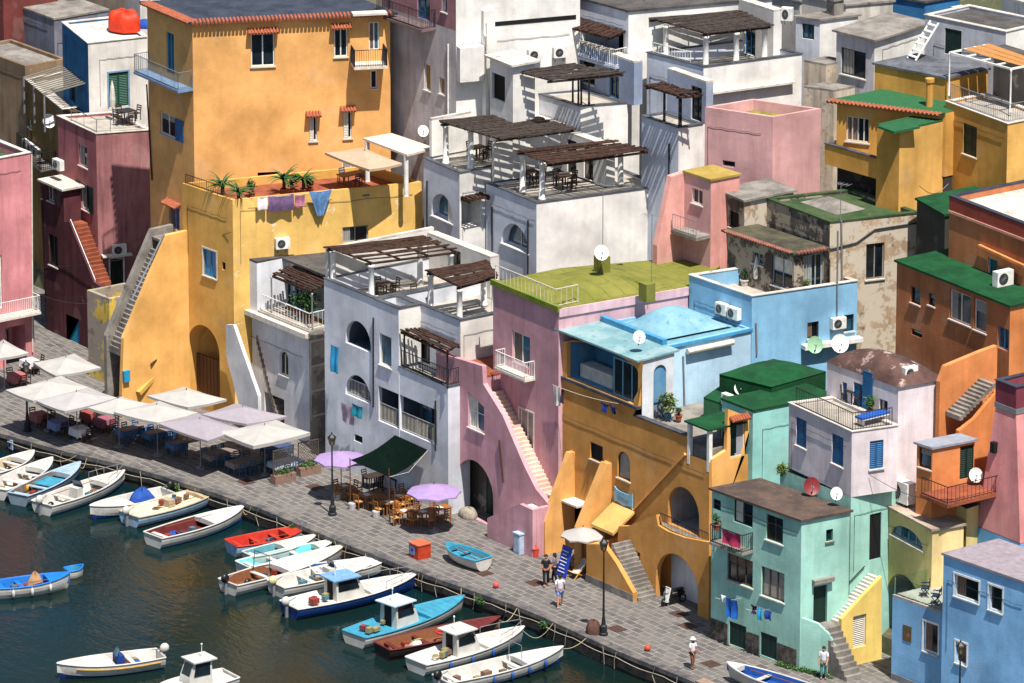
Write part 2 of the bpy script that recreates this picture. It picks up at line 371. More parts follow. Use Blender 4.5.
def win(H, fc, px, fm=WHITE, gm=GLASS, mull=1, bars=0, dep=.16, sill=SILLM, sur=None, shut=None, sm=None, hood=None, arch=False, rise=None, door=False, rc=None, fw=.07):
    "a window or door set in a real opening of face fc; px = top-left and bottom-right corners"
    u0, z0, u1, z1 = rc or rect(fc, px)
    u0, u1, z0, z1 = clampr(fc, u0, u1, z0, z1)
    h = archpts(u0, u1, z0, z1, rise) if arch else [(u0, z0), (u1, z0), (u1, z1), (u0, z1)]
    if shut == 'closed' or door == 'solid':
        nm = 'door' if door else 'shuttered_window'; w = MB()
        if arch:
            wallpoly(w, fc, h, [], -dep*.5)
            for k in range(1, 5): fbox(w, fc, u0+(u1-u0)*k/5-.015, z0, u0+(u1-u0)*k/5+.015, z1-(u1-u0)*.3, -dep*.5, -dep*.5+.02)
        else:
            um = (u0+u1)/2
            for a, b in ((u0, um-.008), (um+.008, u1)): louvre(w, fc, a, z0, b, z1, -dep*.6, -dep*.6+.05)
        o = w.build(nm, sm or BLUEP, H.root)
    elif door == 'dark':
        w = MB(); wallpoly(w, fc, h, [], -dep); o = w.build('doorway', sm or BLACKIN, H.root)
    else:
        o = frame_on(H, fc, u0, z0, u1, z1, dep, fm, gm, mull, bars, fw, 'door' if door else 'window', arch, rise)
    fc.holes.append((h, dep))
    if shut in ('open', 'half'):
        w_ = (u1-u0)*.5
        for sd in ((-1, 1) if shut == 'open' else (1,)):
            m = MB(); a = (u0-w_-.02, u0-.02) if sd < 0 else (u1+.02, u1+w_+.02); louvre(m, fc, a[0], z0, a[1], z1, .02, .06); m.build('shutter', sm or DKGREEN, o)
    if shut == 'ajar':
        m = MB(); louvre(m, fc, u0, z0, u0+(u1-u0)*.55, z1, .01, .05); m.build('shutter', sm or OFFW, o)
    if sill and not door:
        m = MB(); fbox(m, fc, u0-.07, z0-.07, u1+.07, z0-.002, -.03, .09); m.build('sill', sill, o)
    if sur:
        m = MB(); t = .1
        fbox(m, fc, u0-t, z0, u0, z1, 0.003, .025); fbox(m, fc, u1, z0, u1+t, z1, .003, .025); fbox(m, fc, u0-t, z1, u1+t, z1+t, .003, .03); m.build('surround', sur, o)
    if hood: tilehood(H, fc, u0-.22, u1+.22, z1+.12, .45, hood, o)
    return o
def tilehood(H, fc, u0, u1, z, prj, mat, parent, drop=.2):
    m = MB(); n = max(3, int((u1-u0)/.17))
    a, b = fc.pt(u0, z+drop, 0.01), fc.pt(u1, z+drop, .01)
    m.poly([fc.pt(u0, z+drop, .01), fc.pt(u0, z, prj), fc.pt(u1, z, prj), fc.pt(u1, z+drop, .01)]); m.poly([fc.pt(u0, z-.04, prj), fc.pt(u0, z+drop-.04, .01), fc.pt(u1, z+drop-.04, .01), fc.pt(u1, z-.04, prj)])
    m.poly([fc.pt(u0, z, prj), fc.pt(u0, z-.04, prj), fc.pt(u1, z-.04, prj), fc.pt(u1, z, prj)])
    for k in range(n):
        u = u0+(u1-u0)*(k+.5)/n; m.tube([fc.pt(u, z+drop+.02, .01), fc.pt(u, z+.02, prj+.03)], .07, 6)
    return m.build('tile_hood', mat, parent)
def recess(H, fc, px, dep=1.6, arch=True, rise=None, back=None, mat=None, rail=None, inner='door', rc=None, im=BLACKIN, railh=.95):
    "a deep arch or loggia with a back wall and a floor; returns the back face and its rect"
    u0, z0, u1, z1 = rc or rect(fc, px)
    u0, u1, z0, z1 = clampr(fc, u0, u1, z0, z1)
    h = archpts(u0, u1, z0, z1, rise) if arch else [(u0, z0), (u1, z0), (u1, z1), (u0, z1)]
    fc.holes.append((h, dep if mat is None else .25))
    mb = MB(); bf = fc.shift(-dep); bh = []
    if mat: reveal(mb, fc, h, dep-.25, -.25)
    if inner == 'door':
        w = (u1-u0); a, b = u0+w*.42, u0+w*.82; zt = z0+min(2.1, (z1-z0)*.75); bh.append([(a, z0+.02), (b, z0+.02), (b, zt), (a, zt)])
        frame_on(H, bf, a, z0+.02, b, zt, .1, back or WOODD, GLASS, 1, 0, .08, 'door')
    wallpoly(mb, bf, h, bh)
    for hh in bh: reveal(mb, bf, hh, .1)
    H.wm_add(mb, mat)
    if rail: railing(H.root, [fc.pt(u0, z0, -.12), fc.pt(u1, z0, -.12)], railh, rail)
    return bf, (u0, z0, u1, z1)
def railing(parent, pts, h, mat, gap=.13, name='railing', r=.014, top=.022, mid=False, posts=True):
    m = MB()
    for a, b in zip(pts[:-1], pts[1:]):
        a, b = V(a), V(b); L = (b-a).length; n = max(1, int(L/gap)); up = V((0, 0, h))
        m.beam(a+up, b+up, top*2, top*1.6); m.beam(a+V((0, 0, .08)), b+V((0, 0, .08)), top*1.4)
        if mid: 
            for k in range(1, 4): m.beam(a+up*(k/4), b+up*(k/4), top)
        for k in range(n+1):
            p = a.lerp(b, k/n)
            if mid and k not in (0, n) and k % 8: continue
            rr = r*1.8 if k in (0, n) or k % 12 == 0 else r
            m.tube([p, p+up], rr, 4, False)
    return m.build(name, mat, parent)
def balcony(H, fc, u0, u1, z, prj, mat, rail, h=1., th=.14, gap=.13):
    m = MB(); fbox(m, fc, u0, z-th, u1, z, .002, prj); o = m.build('balcony', mat, H.root)
    e = .05; railing(o, [fc.pt(u0+e, z, .03), fc.pt(u0+e, z, prj-e), fc.pt(u1-e, z, prj-e), fc.pt(u1-e, z, .03)], h, rail, gap); return o
def column(H, p, h, mat=None, r=.17, name='column'):
    m = MB(); m.lathe(p, [(r*1.25, 0), (r*1.25, .12), (r, .15), (r*.92, h-.16), (r*1.2, h-.12), (r*1.2, h)], 12); return m.build(name, mat or WHITE, H.root, True)
def reedroof(H, a, b, c, d, sag=.0, gap=.16, mat=REED, name='reed_roof', seed=1, dens=.8):
    "mat of loose canes over the quad a-b-c-d (canes run a->b, stacked towards d-c); with joists"
    a, b, c, d = map(V, (a, b, c, d)); rn = random.Random(seed); m = MB(); L = (d-a).length; n = int(L/.215)
    for k in range(n):
        if rn.random() > .5+dens*.55: continue
        t = (k+.5+rn.uniform(-.25, .25))/n; p0 = a.lerp(d, t); p1 = b.lerp(c, t)
        e0, e1 = rn.uniform(-.12, .06), rn.uniform(-.06, .12); dr = (p1-p0); seg = []
        for i in range(5):
            f_ = e0*.2+(1+e1*.2-e0*.2)*i/4; q_ = p0+dr*f_; q_.z += rn.uniform(-.035, .035)-sag*4*f_*(1-f_)*.5+sag*.3*sin(9*t); seg.append(q_)
        for i in range(4): m.beam(seg[i], seg[i+1], rn.uniform(.1, .17), .065)
    for i in range(4):
        t = .04+.92*i/3; m.beam(a.lerp(b, t)-V((0, 0, .07)), d.lerp(c, t)-V((0, 0, .07)), .08, .1)
    for t in (.06, .94): m.beam(a.lerp(d, t)-V((0, 0, .17)), b.lerp(c, t)-V((0, 0, .17)), .1, .12)
    return m.build(name, mat, H.root)
def pergola(H, px, z, base, posts=((.06, .06), (.94, .06), (.94, .94), (.06, .94)), sag=.05, seed=1, pm=None, pr=.17, dens=.8, swap=False, cl=None, mat=None):
    P4 = [onZ(px[i], px[i+1], z) for i in range(0, 8, 2)]; a, b, c, d = P4
    if swap: reedroof(H, b, c, d, a, sag, seed=seed, dens=dens, mat=mat or REED)
    else: reedroof(H, a, b, c, d, sag, seed=seed, dens=dens)
    for s_, t in posts:
        p = a.lerp(b, s_).lerp(d.lerp(c, s_), t); p.z = base
        if cl: e_ = pr*1.3+.1; p.x = min(max(p.x, min(cl.L.x, cl.B.x)+e_), cl.K.x-e_); p.y = min(max(p.y, cl.K.y+e_), max(cl.R.y+4, cl.K.y+3))
        column(H, p, z-.24-base, pm, pr)
    return P4
def pipe(H, fc, px, d=.06, r=.05, mat=GREYM, name='drainpipe'):
    pts = [fc.pt(*fc.uz(px[i], px[i+1]), d) for i in range(0, len(px), 2)]
    m = MB(); m.tube(pts, r, 6); return m.build(name, mat, H.root)
def stairs(H, p0, p1, w, n, mat, name='staircase', side=V((0, 1, 0)), solid=0.):
    "steps from p0 (foot) up to p1; w = width vector direction side"
    p0, p1 = V(p0), V(p1); m = MB(); d = V(((p1-p0).x, (p1-p0).y, 0)); t = d.normalized(); L = d.length; hz = (p1.z-p0.z)/n
    for k in range(n):
        a = p0+t*(L*k/n); b = p0+t*(L*(k+1)/n); zt = p0.z+hz*(k+1); zb = min(p0.z, zt-hz*1.6) if solid else zt-hz*1.8
        c = (a+b)/2+side*(w/2); c.z = (zt+zb)/2; m.obox(c, t*(L/n/2+.01), side*(w/2), V((0, 0, (zt-zb)/2)))
    return m.build(name, mat, H.root)
def dome(H, ring, h, mat, z, name='dome_roof', over=.05, power=.6):
    a, b, c, d = [V((p[0], p[1], z)) for p in ring]; m = MB(); cen = (a+b+c+d)/4
    a, b, c, d = [p+(p-cen).normalized()*over for p in (a, b, c, d)]
    def f(u, v):
        p = a.lerp(b, u).lerp(d.lerp(c, u), v); e = (sin(pi*u)*sin(pi*v)); p.z = z+.01+h*(e**power if e > 0 else 0); return p
    m.grid(f, 18, 18); o = m.build(name, mat, H.root, True)
    return o
# ------------------------------------------------------------ small wall and roof things
def ac(fc, px, label, group='outdoor air conditioner units on the houses', d=.04, scale=1., onroof=None):
    "outdoor air conditioner fixed to a face (or standing on a roof)"
    if onroof: p, du, n = onroof; n = V(n); du = V(du)
    else: u, z = fc.uz(*px); p = fc.pt(u, z, d); du, n = fc.du, fc.n
    w, h, t = .42*scale, .31*scale, .16*scale
    e = empty('air_conditioner', p+n*t-V((0, 0, h)), label, 'air conditioner', group)
    c = p+n*t; m = MB(); m.obox(c, du*w, n*t, V((0, 0, h))); m.build('casing', WHITE, e)
    m = MB(); fcn = c+n*(t+.012)-du*w*.25; k = 14
    m.poly([fcn+du*cos(2*pi*i/k)*h*.78+V((0, 0, sin(2*pi*i/k)*h*.78)) for i in range(k)]); g = m.build('fan', DARKM, e)
    m = MB()
    for i in range(6): m.beam(fcn+n*.01+du*cos(pi*i/6)*h*.78+V((0, 0, sin(pi*i/6)*h*.78)), fcn+n*.01-du*cos(pi*i/6)*h*.78-V((0, 0, sin(pi*i/6)*h*.78)), .012)
    m.build('grille', GREYM, g)
    for s_ in (-.6, .6): m = MB(); m.beam(c+du*w*s_-V((0, 0, h+.03))-n*(t+d), c+du*w*s_-V((0, 0, h+.03))+n*t, .05); m.beam(c+du*w*s_-V((0, 0, h+.3))-n*(t+d-.01), c+du*w*s_-V((0, 0, h+.03)), .03); m.build('bracket', GREYM, e)
    return e
def dish(p, aim, label, mat=None, r=.42, mast=.6, group='satellite dishes on the houses'):
    p = V(p); e = empty('satellite_dish', p, label, 'satellite dish', group); r *= .8
    a = V(aim).normalized(); c = p+V((0, 0, mast)); m = MB()
    s_ = a.cross(V((0, 0, 1))).normalized(); t = s_.cross(a); n = 16; rings = 5; i0 = 0; vs = []
    for k in range(rings+1):
        rr = r*k/rings
        for j in range(n): vs.append(tuple(c+a*(.12+.22*r*(k/rings)**2)+s_*rr*cos(2*pi*j/n)+t*rr*1.08*sin(2*pi*j/n)))
    m.v = vs
    for k in range(rings):
        for j in range(n): m.f.append((k*n+j, k*n+(j+1) % n, (k+1)*n+(j+1) % n, (k+1)*n+j))
    m.build('reflector', mat or WHITE, e, True)
    m = MB(); m.tube([c+a*.1-t*r*.9, c+a*(r*1.1)-t*r*.2], .018, 5); m.obox(c+a*r*1.1-t*.15*r, a*.07, s_*.035, t*.035); m.build('feed_arm', GREYM, e)
    m = MB(); m.tube([p, c], .03, 6); m.tube([c, c+a*.13], .03, 6); m.build('mast', GREYM, e); return e
def antenna(p, h, label, arms=5):
    m = MB(); p = V(p); m.tube([p, p+V((0, 0, h))], .022, 5); b = p+V((0, 0, h-.1)); m.tube([b-V((.5, .2, 0)), b+V((.5, .2, 0))], .015, 4)
    for k in range(arms):
        c = b+V((-.45+.9*k/max(1, arms-1), -.18+.36*k/max(1, arms-1), 0)); m.tube([c-V((-.1, .3, 0)), c+V((-.1, .3, 0))], .01, 4)
    return grounded('tv_antenna', m, GREYM, label=label, cat='antenna')
LEAF = [plain(c, .6, var=.4, sc=14) for c in ((46, 84, 34), (62, 100, 40), (40, 70, 40), (92, 110, 44))]
def plant(p, h, label, kind='bush', pot=TERRA, pr=.2, leaf=0, group=None, name='potted_plant'):
    p = V(p); e = empty(name, p, label, 'plant', group); ph = pr*1.5 if pot else 0
    if pot: m = MB(); m.lathe(p, [(pr*.7, 0), (pr, ph*.9), (pr*1.12, ph*.9), (pr*1.12, ph), (pr*.9, ph), (pr*.85, ph*.88)], 10); m.build('pot', pot, e)
    m = MB(); rn = random.Random(hash(label) & 255 if False else len(label)*7+int(p.x*10) % 97)
    if kind == 'palm':
        m.tube([p+V((0, 0, ph*.8)), p+V((0, 0, ph+h*.35))], pr*.5, 7); m.build('trunk', WOODD, e); m = MB(); c = p+V((0, 0, ph+h*.35))
        for k in range(26):
            a = rn.uniform(0, 2*pi); up = rn.uniform(.25, 1.1); L = h*rn.uniform(.6, .85); prev = c; d = V((cos(a)*cos(up), sin(a)*cos(up), sin(up)))
            for i in range(5):
                nx = prev+d*L/5; w = L*.11*(1-i/5.5); s_ = d.cross(V((0, 0, 1))).normalized(); w2 = L*.11*(1-(i+1)/5.5)
                m.poly([prev-s_*w-V((0, 0, w*.5)), prev, nx, nx-s_*w2-V((0, 0, w2*.5))]); m.poly([prev, prev+s_*w-V((0, 0, w*.5)), nx+s_*w2-V((0, 0, w2*.5)), nx]); prev = nx; d.z -= .28; d.normalize()
    elif kind == 'cactus':
        for k in range(5): 
            x = p+V((rn.uniform(-.1, .1), rn.uniform(-.1, .1), ph*.8)); m.tube([x, x+V((0, 0, h*rn.uniform(.6, 1)))], [.08, .06], 7)
    else:
        for k in range(5):
            a = rn.uniform(0, 6.28); m.tube([p+V((0, 0, ph*.8)), p+V((cos(a)*h*.25, sin(a)*h*.25, ph+h*.55))], .012, 4)
        m.build('stem', WOODD, e); m = MB()
        for k in range(6): m.leaves(p+V((rn.uniform(-.2, .2)*h, rn.uniform(-.2, .2)*h, ph+h*rn.uniform(.3, .8))), (h*.26, h*.26, h*.24), 45, h*.16, rn)
    m.build('foliage', LEAF[leaf], e); return e
# ============================================================ setting
def paving(name='quay_stone'):
    m, nt, b = newmat(name); co = coords(nt, (1, 1, 1)); br = N(nt, 'ShaderNodeTexBrick', Scale=1.0); br.inputs['Brick Width'].default_value = .82; br.inputs['Row Height'].default_value = .46; br.inputs['Mortar Size'].default_value = .03; br.inputs['Mortar Smooth'].default_value = .3; br.inputs['Bias'].default_value = -.1
    br.inputs['Color1'].default_value = lin((78, 76, 77)); br.inputs['Color2'].default_value = lin((112, 108, 104)); br.inputs['Mortar'].default_value = lin((150, 141, 131)); nt.links.new(co, br.inputs['Vector'])
    n = noise(nt, co, .5, 6, .65); col = mixc(nt, ramp(nt, n, .4, .62, (0, 0, 0, 1), (.6, .6, .6, 1)), br.outputs[0], lin((112, 106, 100)))
    col = mixc(nt, ramp(nt, noise(nt, co, 3, 6, .7), .45, .7, (0, 0, 0, 1), (.5, .5, .5, 1)), col, lin((60, 57, 56)))
    nt.links.new(col, b.inputs['Base Color']); b.inputs['Roughness'].default_value = .85
    bump(nt, b, mixc(nt, .5, br.outputs['Fac'], noise(nt, co, 8, 5)), .4, .03); return m
EDGE = [(-60, 418), (0, 433.5), (66, 452), (118, 464), (158, 475), (211, 492), (260, 508.6), (282, 518), (335, 540), (389, 561), (443, 581), (510, 604), (540, 616), (577, 633), (617, 651), (684, 678), (760, 712), (900, 775)]
edge = [V((-60, -14, 0)), V((-20, -13.5, 0))]+[onZ(a, b, 0.) for a, b in EDGE]+[V((110, -8, 0))]
mb = MB(); yb = 5.2
for a, b in zip(edge[:-1], edge[1:]): mb.poly([(a.x, a.y, 0), (b.x, b.y, 0), (b.x, yb, 0), (a.x, yb, 0)])
mb.build('quay', paving(), kind='structure')
mb = MB(); off = V((.1, .45, 0))
for a, b in zip(edge[:-1], edge[1:]):
    d = (b-a).normalized(); nin = V((-d.y, d.x, 0)); L = (b-a).length; n = max(1, int(L/1.3))
    for k in range(n):
        p, q2 = a.lerp(b, (k+.012)/n), a.lerp(b, (k+.988)/n); c = (p+q2)/2+nin*.24; c.z = -.10
        mb.obox(c, (q2-p)/2, nin*.26, V((0, 0, .125)))
mb.build('quay_kerb', patchy('kerb_stone', (74, 74, 78), (112, 106, 100), (50, 50, 54), sc=1.2), kind='structure')
mb = MB()
for a, b in zip(edge[:-1], edge[1:]): mb.poly([(a.x, a.y+.02, -3), (b.x, b.y+.02, -3), (b.x, b.y+.02, -.05), (a.x, a.y+.02, -.05)])
mb.build('quay_wall', patchy('wet_harbour_stone', (40, 40, 40), (66, 62, 58), (30, 34, 30), sc=1.5, bs=.9), kind='structure')
# hillside
mb = MB(); prof = [(5.2, -.01), (5.4, .8), (14, 6), (30, 13), (60, 24), (130, 40), (600, 60)]
xs_ = [-600, -200, -60, 0, 60, 110, 300, 900]
for (y0, z0), (y1, z1) in zip(prof[:-1], prof[1:]):
    for xa, xb2 in zip(xs_[:-1], xs_[1:]): mb.poly([(xa, y0, z0), (xb2, y0, z0), (xb2, y1, z1), (xa, y1, z1)])
mb.build('hillside', patchy('hill_earth', (96, 88, 70), (70, 76, 52), (120, 108, 90), sc=.3), kind='structure')
# sea
m, nt, b = newmat('harbour_water'); co = coords(nt, (1, 1, 1)); 
b.inputs['Base Color'].default_value = (.004, .014, .017, 1); b.inputs['Roughness'].default_value = .07; b.inputs['IOR'].default_value = 1.3
cm_ = N(nt, 'ShaderNodeMapping'); cm_.inputs['Rotation'].default_value = (0, 0, radians(25)); cm_.inputs['Scale'].default_value = (.55, 1.25, 1); g = nt.nodes.new('ShaderNodeNewGeometry'); nt.links.new(g.outputs['Position'], cm_.inputs[0])
h = mixc(nt, .35, noise(nt, cm_.outputs[0], 1.3, 3, .5), noise(nt, cm_.outputs[0], 3.8, 3, .5)); bump(nt, b, h, .36, .12); b.inputs['Specular IOR Level'].default_value = .3
nt.links.new(mixc(nt, ramp(nt, noise(nt, co, .12, 4, .6), .4, .65), (.002, .015, .018, 1), (.005, .012, .008, 1)), b.inputs['Base Color'])
mb = MB(); mb.poly([(-900, -1500, -1.05), (900, -1500, -1.05), (900, 3, -1.05), (-900, 3, -1.05)]); mb.build('harbour_water', m, kind='structure')
# ============================================================ houses on the left of the harbour front
ST = stucco
# --- pink house at the left edge
H = House('pink_house', 'rose pink house at the far left with a railed balcony over the restaurant awning', ST((206, 134, 138), .35))
xs = -13.27; Rt = onX(30.3, 152.8, xs); K = V((xs, Rt.y-4.2, 0))
m = H.block(K, K-V((5, 0, 0)), V((xs, Rt.y, 0)), -.3, Rt.z, par=.5, roof=FELTOLD, cop=COPW)
bu = 4.2
railing(balcony(H, m.S, .4, 4.15, m.S.uz(*q('01', 100, 530))[1], .9, OFFW, WHITE, 1.), [], 1, WHITE)
win(H, m.S, q('01', -40, 330, 10, 525), door=True, gm=GLASSB)
recess(H, m.S, q('01', 20, 600, 100, 760), 1.5, False, inner='door', back=WOODD)
pipe(H, m.S, q('01', 118, -60, 122, 690), mat=OFFW)
H.done()
# --- olive house in the alley
H = House('olive_house', 'narrow olive brown house in the shadowed alley, dark railings under its curved roof edge', ST((120, 92, 44), .6))
m = H.mass((63, 110), (25, 79), 3., 4.2, 0, par=.25, cop=COPW)
win(H, m.F, q('00', 108, 450, 122, 490), mull=0)
balcony(H, m.F, m.F.uz(*q('00', 120, 560))[0], m.F.uz(*q('00', 214, 600))[0], m.F.uz(*q('00', 165, 600))[1], 1.0, CEMENT, IRON, 1.1)
H.done(); olive = m
# --- maroon house
H = House('maroon_house', 'tall maroon house with a terracotta outside stair and a railed roof terrace', ST((168, 102, 104), .65, stain=(60, 34, 38)))
m = H.mass((96, 134), (57.4, 116), (151.5, 130), 2, -.3, par=.14, cop=COPW, roof=TERFLOOR, sidemat=ST((168, 114, 114), .75, stain=(84, 50, 54))); MAR = m  # side stucco is a lighter copy of the front, imitating sunlight
win(H, m.F, q('00', 298, 545, 332, 640), OFFW, mull=0)
win(H, m.F, q('01', 306, 45, 340, 160), mull=0, shut='open', sm=DKGREEN)
win(H, m.F, q('01', 357, 345, 369, 385), mull=0)
win(H, m.F, q('01', 238, 55, 276, 188), OFFW, door=True, bars=2)
win(H, m.S, q('01', 418, 338, 468, 440), DKGREEN, door='solid', sm=DKGREEN, sur=WHITE)
win(H, m.S, q('01', 532, 345, 566, 405), DKGREEN, mull=0)
hood = MB(); u, z = m.S.uz(*q('01', 440, 322)); fbox(hood, m.S, u-.9, z, u+.9, z+.1, .002, .5); hood.build('door_hood', OFFW, H.root)
u, z = m.S.uz(*q('01', 550, 330)); hood = MB(); fbox(hood, m.S, u-.5, z, u+.5, z+.1, .002, .4); hood.build('door_hood', OFFW, H.root)
pipe(H, m.S, q('01', 578, -60, 588, 270)); railing(H.root, [m.F.pt(u_, m.z1+.05, -.1) for u_ in (1.6, m.F.L-.1)]+[m.S.pt(.9, m.z1+.05, -.1)], .8, STEEL, gap=1.2)
railing(H.root, [m.S.pt(.9, m.z1+.05, -.1), m.S.pt(m.S.L-.3, m.z1+.05, -.1)], .25, OFFW, gap=.5)
m2 = H.mass((63.5, 190), (43, 181), 1.2, .8, -.3, mat=ST((90, 46, 52), .7, stain=(40, 24, 28)), roof=COPW, over=.25)
win(H, m2.F, q('01', 180, 50, 207, 125), OFFW, mull=1); win(H, m2.F, q('01', 185, 240, 220, 372), DARKM, mull=1, gm=BLACKIN)
win(H, m2.F, q('01', 133, -60, 155, 105), shut='closed', sm=NAVY)
fc = Face(m2.K, m2.K+V((9, 0, 0)))
P = lambda *a: fc.uz(*q('01', *a))
pl = [P(238, 195), P(262, 195), P(356, 425), P(420, 440)]; ur = pl[-1][0]
fc.holes.append((lambda r_: [(r_[0], r_[1]), (r_[2], r_[1]), (r_[2], r_[3]), (r_[0], r_[3])])(rect(fc, q('01', 248, 545, 302, 700))))
H.slab(fc, [(0.004, -.3), (ur, -.3), (ur, pl[2][1]-.3), pl[2], pl[1], (0.004, pl[0][1])], .25, mat=ST((90, 46, 52), .7, stain=(40, 24, 28)), holes=[fc.holes[0]])
u0, z0, u1, z1 = rect(fc, q('01', 248, 545, 302, 700)); w = MB(); louvre(w, fc, u0, z0, u1, z1, -.12, -.06); w.build('door', CYANP, H.root)
p0 = fc.pt(pl[2][0], pl[2][1]-.35, -.25); p1 = fc.pt(pl[1][0], pl[1][1]-.25, -.25)
stairs(H, p0, p1, .95, 15, TILEF); railing(H.root, [fc.pt(*pl[1], -.1), fc.pt(*pl[2], -.1)], .12, WHITE, gap=.5)
fl = MB(); a = p1; fl.box(a.x-1.2, a.y, a.z-.15, a.x, a.y+.95, a.z); fl.build('landing', TILEF, H.root)
H.done()
# --- pale yellow ruin
H = House('yellow_annex', 'small roofless pale yellow annex with grey worn walls beside the stair', ST((222, 190, 84), .4, .9, peelc=(150, 142, 128)))
m = H.mass((109, 299), (87, 290), 2.6, -2, -.3, par=1.1, roof=TILEF, mat=ST((222, 190, 84), .4, .9, peelc=(150, 142, 128)))
H.done()
# --- white and blue house behind the maroon terrace
H = House('white_blue_house', 'white roof house with a blue flank and a green shuttered terrace door', ST((226, 220, 212), .25))
m = H.mass((88, 43.5), (62, 22.4), (147, 37), x=-19.27, z0=6, par=.12, roof=COPW, cop=COPW, mat=ST((34, 104, 150), .3), sidemat=H.mat)
win(H, m.S, q('00', 412, 278, 488, 400), door='solid', sm=GREENP, sur=plain((120, 150, 180)))
win(H, m.F, q('00', 262, 285, 286, 395), door='dark')
pa = [m.F.pt(u_, m.z1-3.3, d) for u_, d in ((.6, .05), (5.2, .05))]
mm = MB()
for k in range(12):
    t = k/11; a = m.F.pt(.4+t*4.4, m.z1-2.6, .02); mm.beam(a, a+m.F.n*2.6-V((0, 0, .5)), .12, .05)
mm.build('slatted_awning', plain((122, 116, 104), .8), H.root)
for u_ in (.4, 2.6, 4.8): a = m.F.pt(u_, m.z1-3.2, 2.6); mm = MB(); mm.beam(a-V((0, 0, 2.2)), a+V((0, 0, .1)), .09); mm.build('post', STEEL, H.root)
H.done(); WB = m
# --- big yellow tower house
LOGB = ST((62, 76, 90), .3)  # loggia interior stucco darkened to imitate the shade inside
YEL = ST((226, 168, 100), .12, stain=(150, 100, 50)); OCH = ST((214, 164, 84), .15, stain=(130, 90, 40))
H = House('yellow_tower_house', 'tallest orange yellow house with a dark slate roof edged in terracotta tiles', YEL)
m = H.mass((192.3, 23), (147, 4), (390, 14), 1.5, 0, over=.3, roof=SLATE); TOW = m
mb = MB()
for fc in (m.F, m.S):
    n = int(fc.L/.22)
    for k in range(n+1):
        u = fc.L*k/n; mb.tube([fc.pt(u, m.z1+.14, -.2), fc.pt(u, m.z1+.05, .42)], .085, 6)
mb.build('eave_tiles', TERRA, H.root)
for px in ((952, 130, 1043, 250),): win(H, m.S, q('00', *px), mull=1, hood=TERRA)
win(H, m.S, q('10', 300, 112, 352, 215), mull=1, hood=TERRA)
win(H, m.S, q('10', 206, 445, 236, 535), mull=0, hood=TERRA, shut='ajar', gm=BLACKIN); win(H, m.S, q('10', 336, 425, 368, 525), mull=0, hood=TERRA, gm=BLACKIN, shut='ajar')
win(H, m.S, q('10', 432, 85, 472, 190), mull=1, gm=GLASSB, door=True); win(H, m.S, q('10', 438, 268, 464, 335), mull=0)
u0 = m.S.uz(*q('10', 362, 235))[0]; u1 = m.S.uz(*q('10', 490, 235))[0]; zb = m.S.uz(*q('10', 430, 232))[1]
balcony(H, m.S, u0, min(u1, m.S.L-.1), zb, 1.35, OFFW, IRON, 1.)
hood = MB(); u, z = m.S.uz(*q('10', 430, 48)); fbox(hood, m.S, u-1, z, u+1, z+.12, .002, .7); hood.build('door_hood', OFFW, H.root)
win(H, m.F, q('00', 630, 118, 662, 285), CYANP, door=True, gm=GLASSB); win(H, m.F, q('00', 606, 420, 668, 530), mull=1, shut='half', sm=BLUEP)
u0 = m.F.uz(*q('00', 512, 270))[0]; zb = m.F.uz(*q('00', 650, 300))[1]
balcony(H, m.F, max(.05, u0), m.F.L-.02, zb, 1.0, plain((110, 140, 175)), STEEL, 1.05)
win(H, m.F, q('01', 642, 130, 682, 235), plain((150, 150, 190)), door=True, gm=GLASSB, hood=TERRA)
pipe(H, m.F, q('00', 560, 320, 580, 683), mat=WOODD)
pipe(H, m.F, q('01', 640, 240, 700, 238, 738, 135), mat=WOODD, r=.06)
win(H, m.S, q('11', 10, 10, 95, 62), BLACKIN, mull=0, gm=BLACKIN, sill=None)
win(H, m.S, q('11', 330, -45, 400, 25), mull=1, gm=CURT)
H.done()
# --- lower yellow house with the roof terrace, arch and buttress stair
H = House('yellow_terrace_house', 'mustard yellow house with a roof garden, a big arch and a buttress stair', OCH)
m = H.mass((232.5, 200), (182, 183), (422, 182), 0, -.3, par=.5, roof=TILEF, cop=None, sidemat=ST((228, 184, 102), .15, .1, peelc=(220, 205, 170))); YT = m  # brighter side colour imitates sun; the ochre front is its shaded tone
win(H, m.F, q('01', 770, 295, 822, 415), plain((30, 120, 170)), gm=plain((20, 130, 180), .3), mull=1, sur=OFFW)
win(H, m.F, q('01', 842, 348, 856, 382), DARKM, mull=0, sill=None)
bf, r_ = recess(H, m.F, q('02', 712, 0, 836, 235)[:0]+q('01', 712, 568, 836, 890), 1.8, True, inner=None)
g = MB(); fbox(g, m.F, r_[0], r_[1]+.0, r_[2], r_[1]+2.3, -.7, -.62)
for k in range(9): fbox(g, m.F, r_[0]+(r_[2]-r_[0])*k/9+.02, r_[1], r_[0]+(r_[2]-r_[0])*(k+1)/9-.02, r_[1]+2.3, -.62, -.59)
g.build('plank_gate', BROWN, H.root)
win(H, m.S, q('11', 332, 218, 430, 268), plain((150, 150, 150)), mull=1, sill=None)
railing(H.root, [m.F.pt(.2, m.z1, -.11), m.F.pt(m.F.L-.9, m.z1, -.11)], .55, IRON, .16)
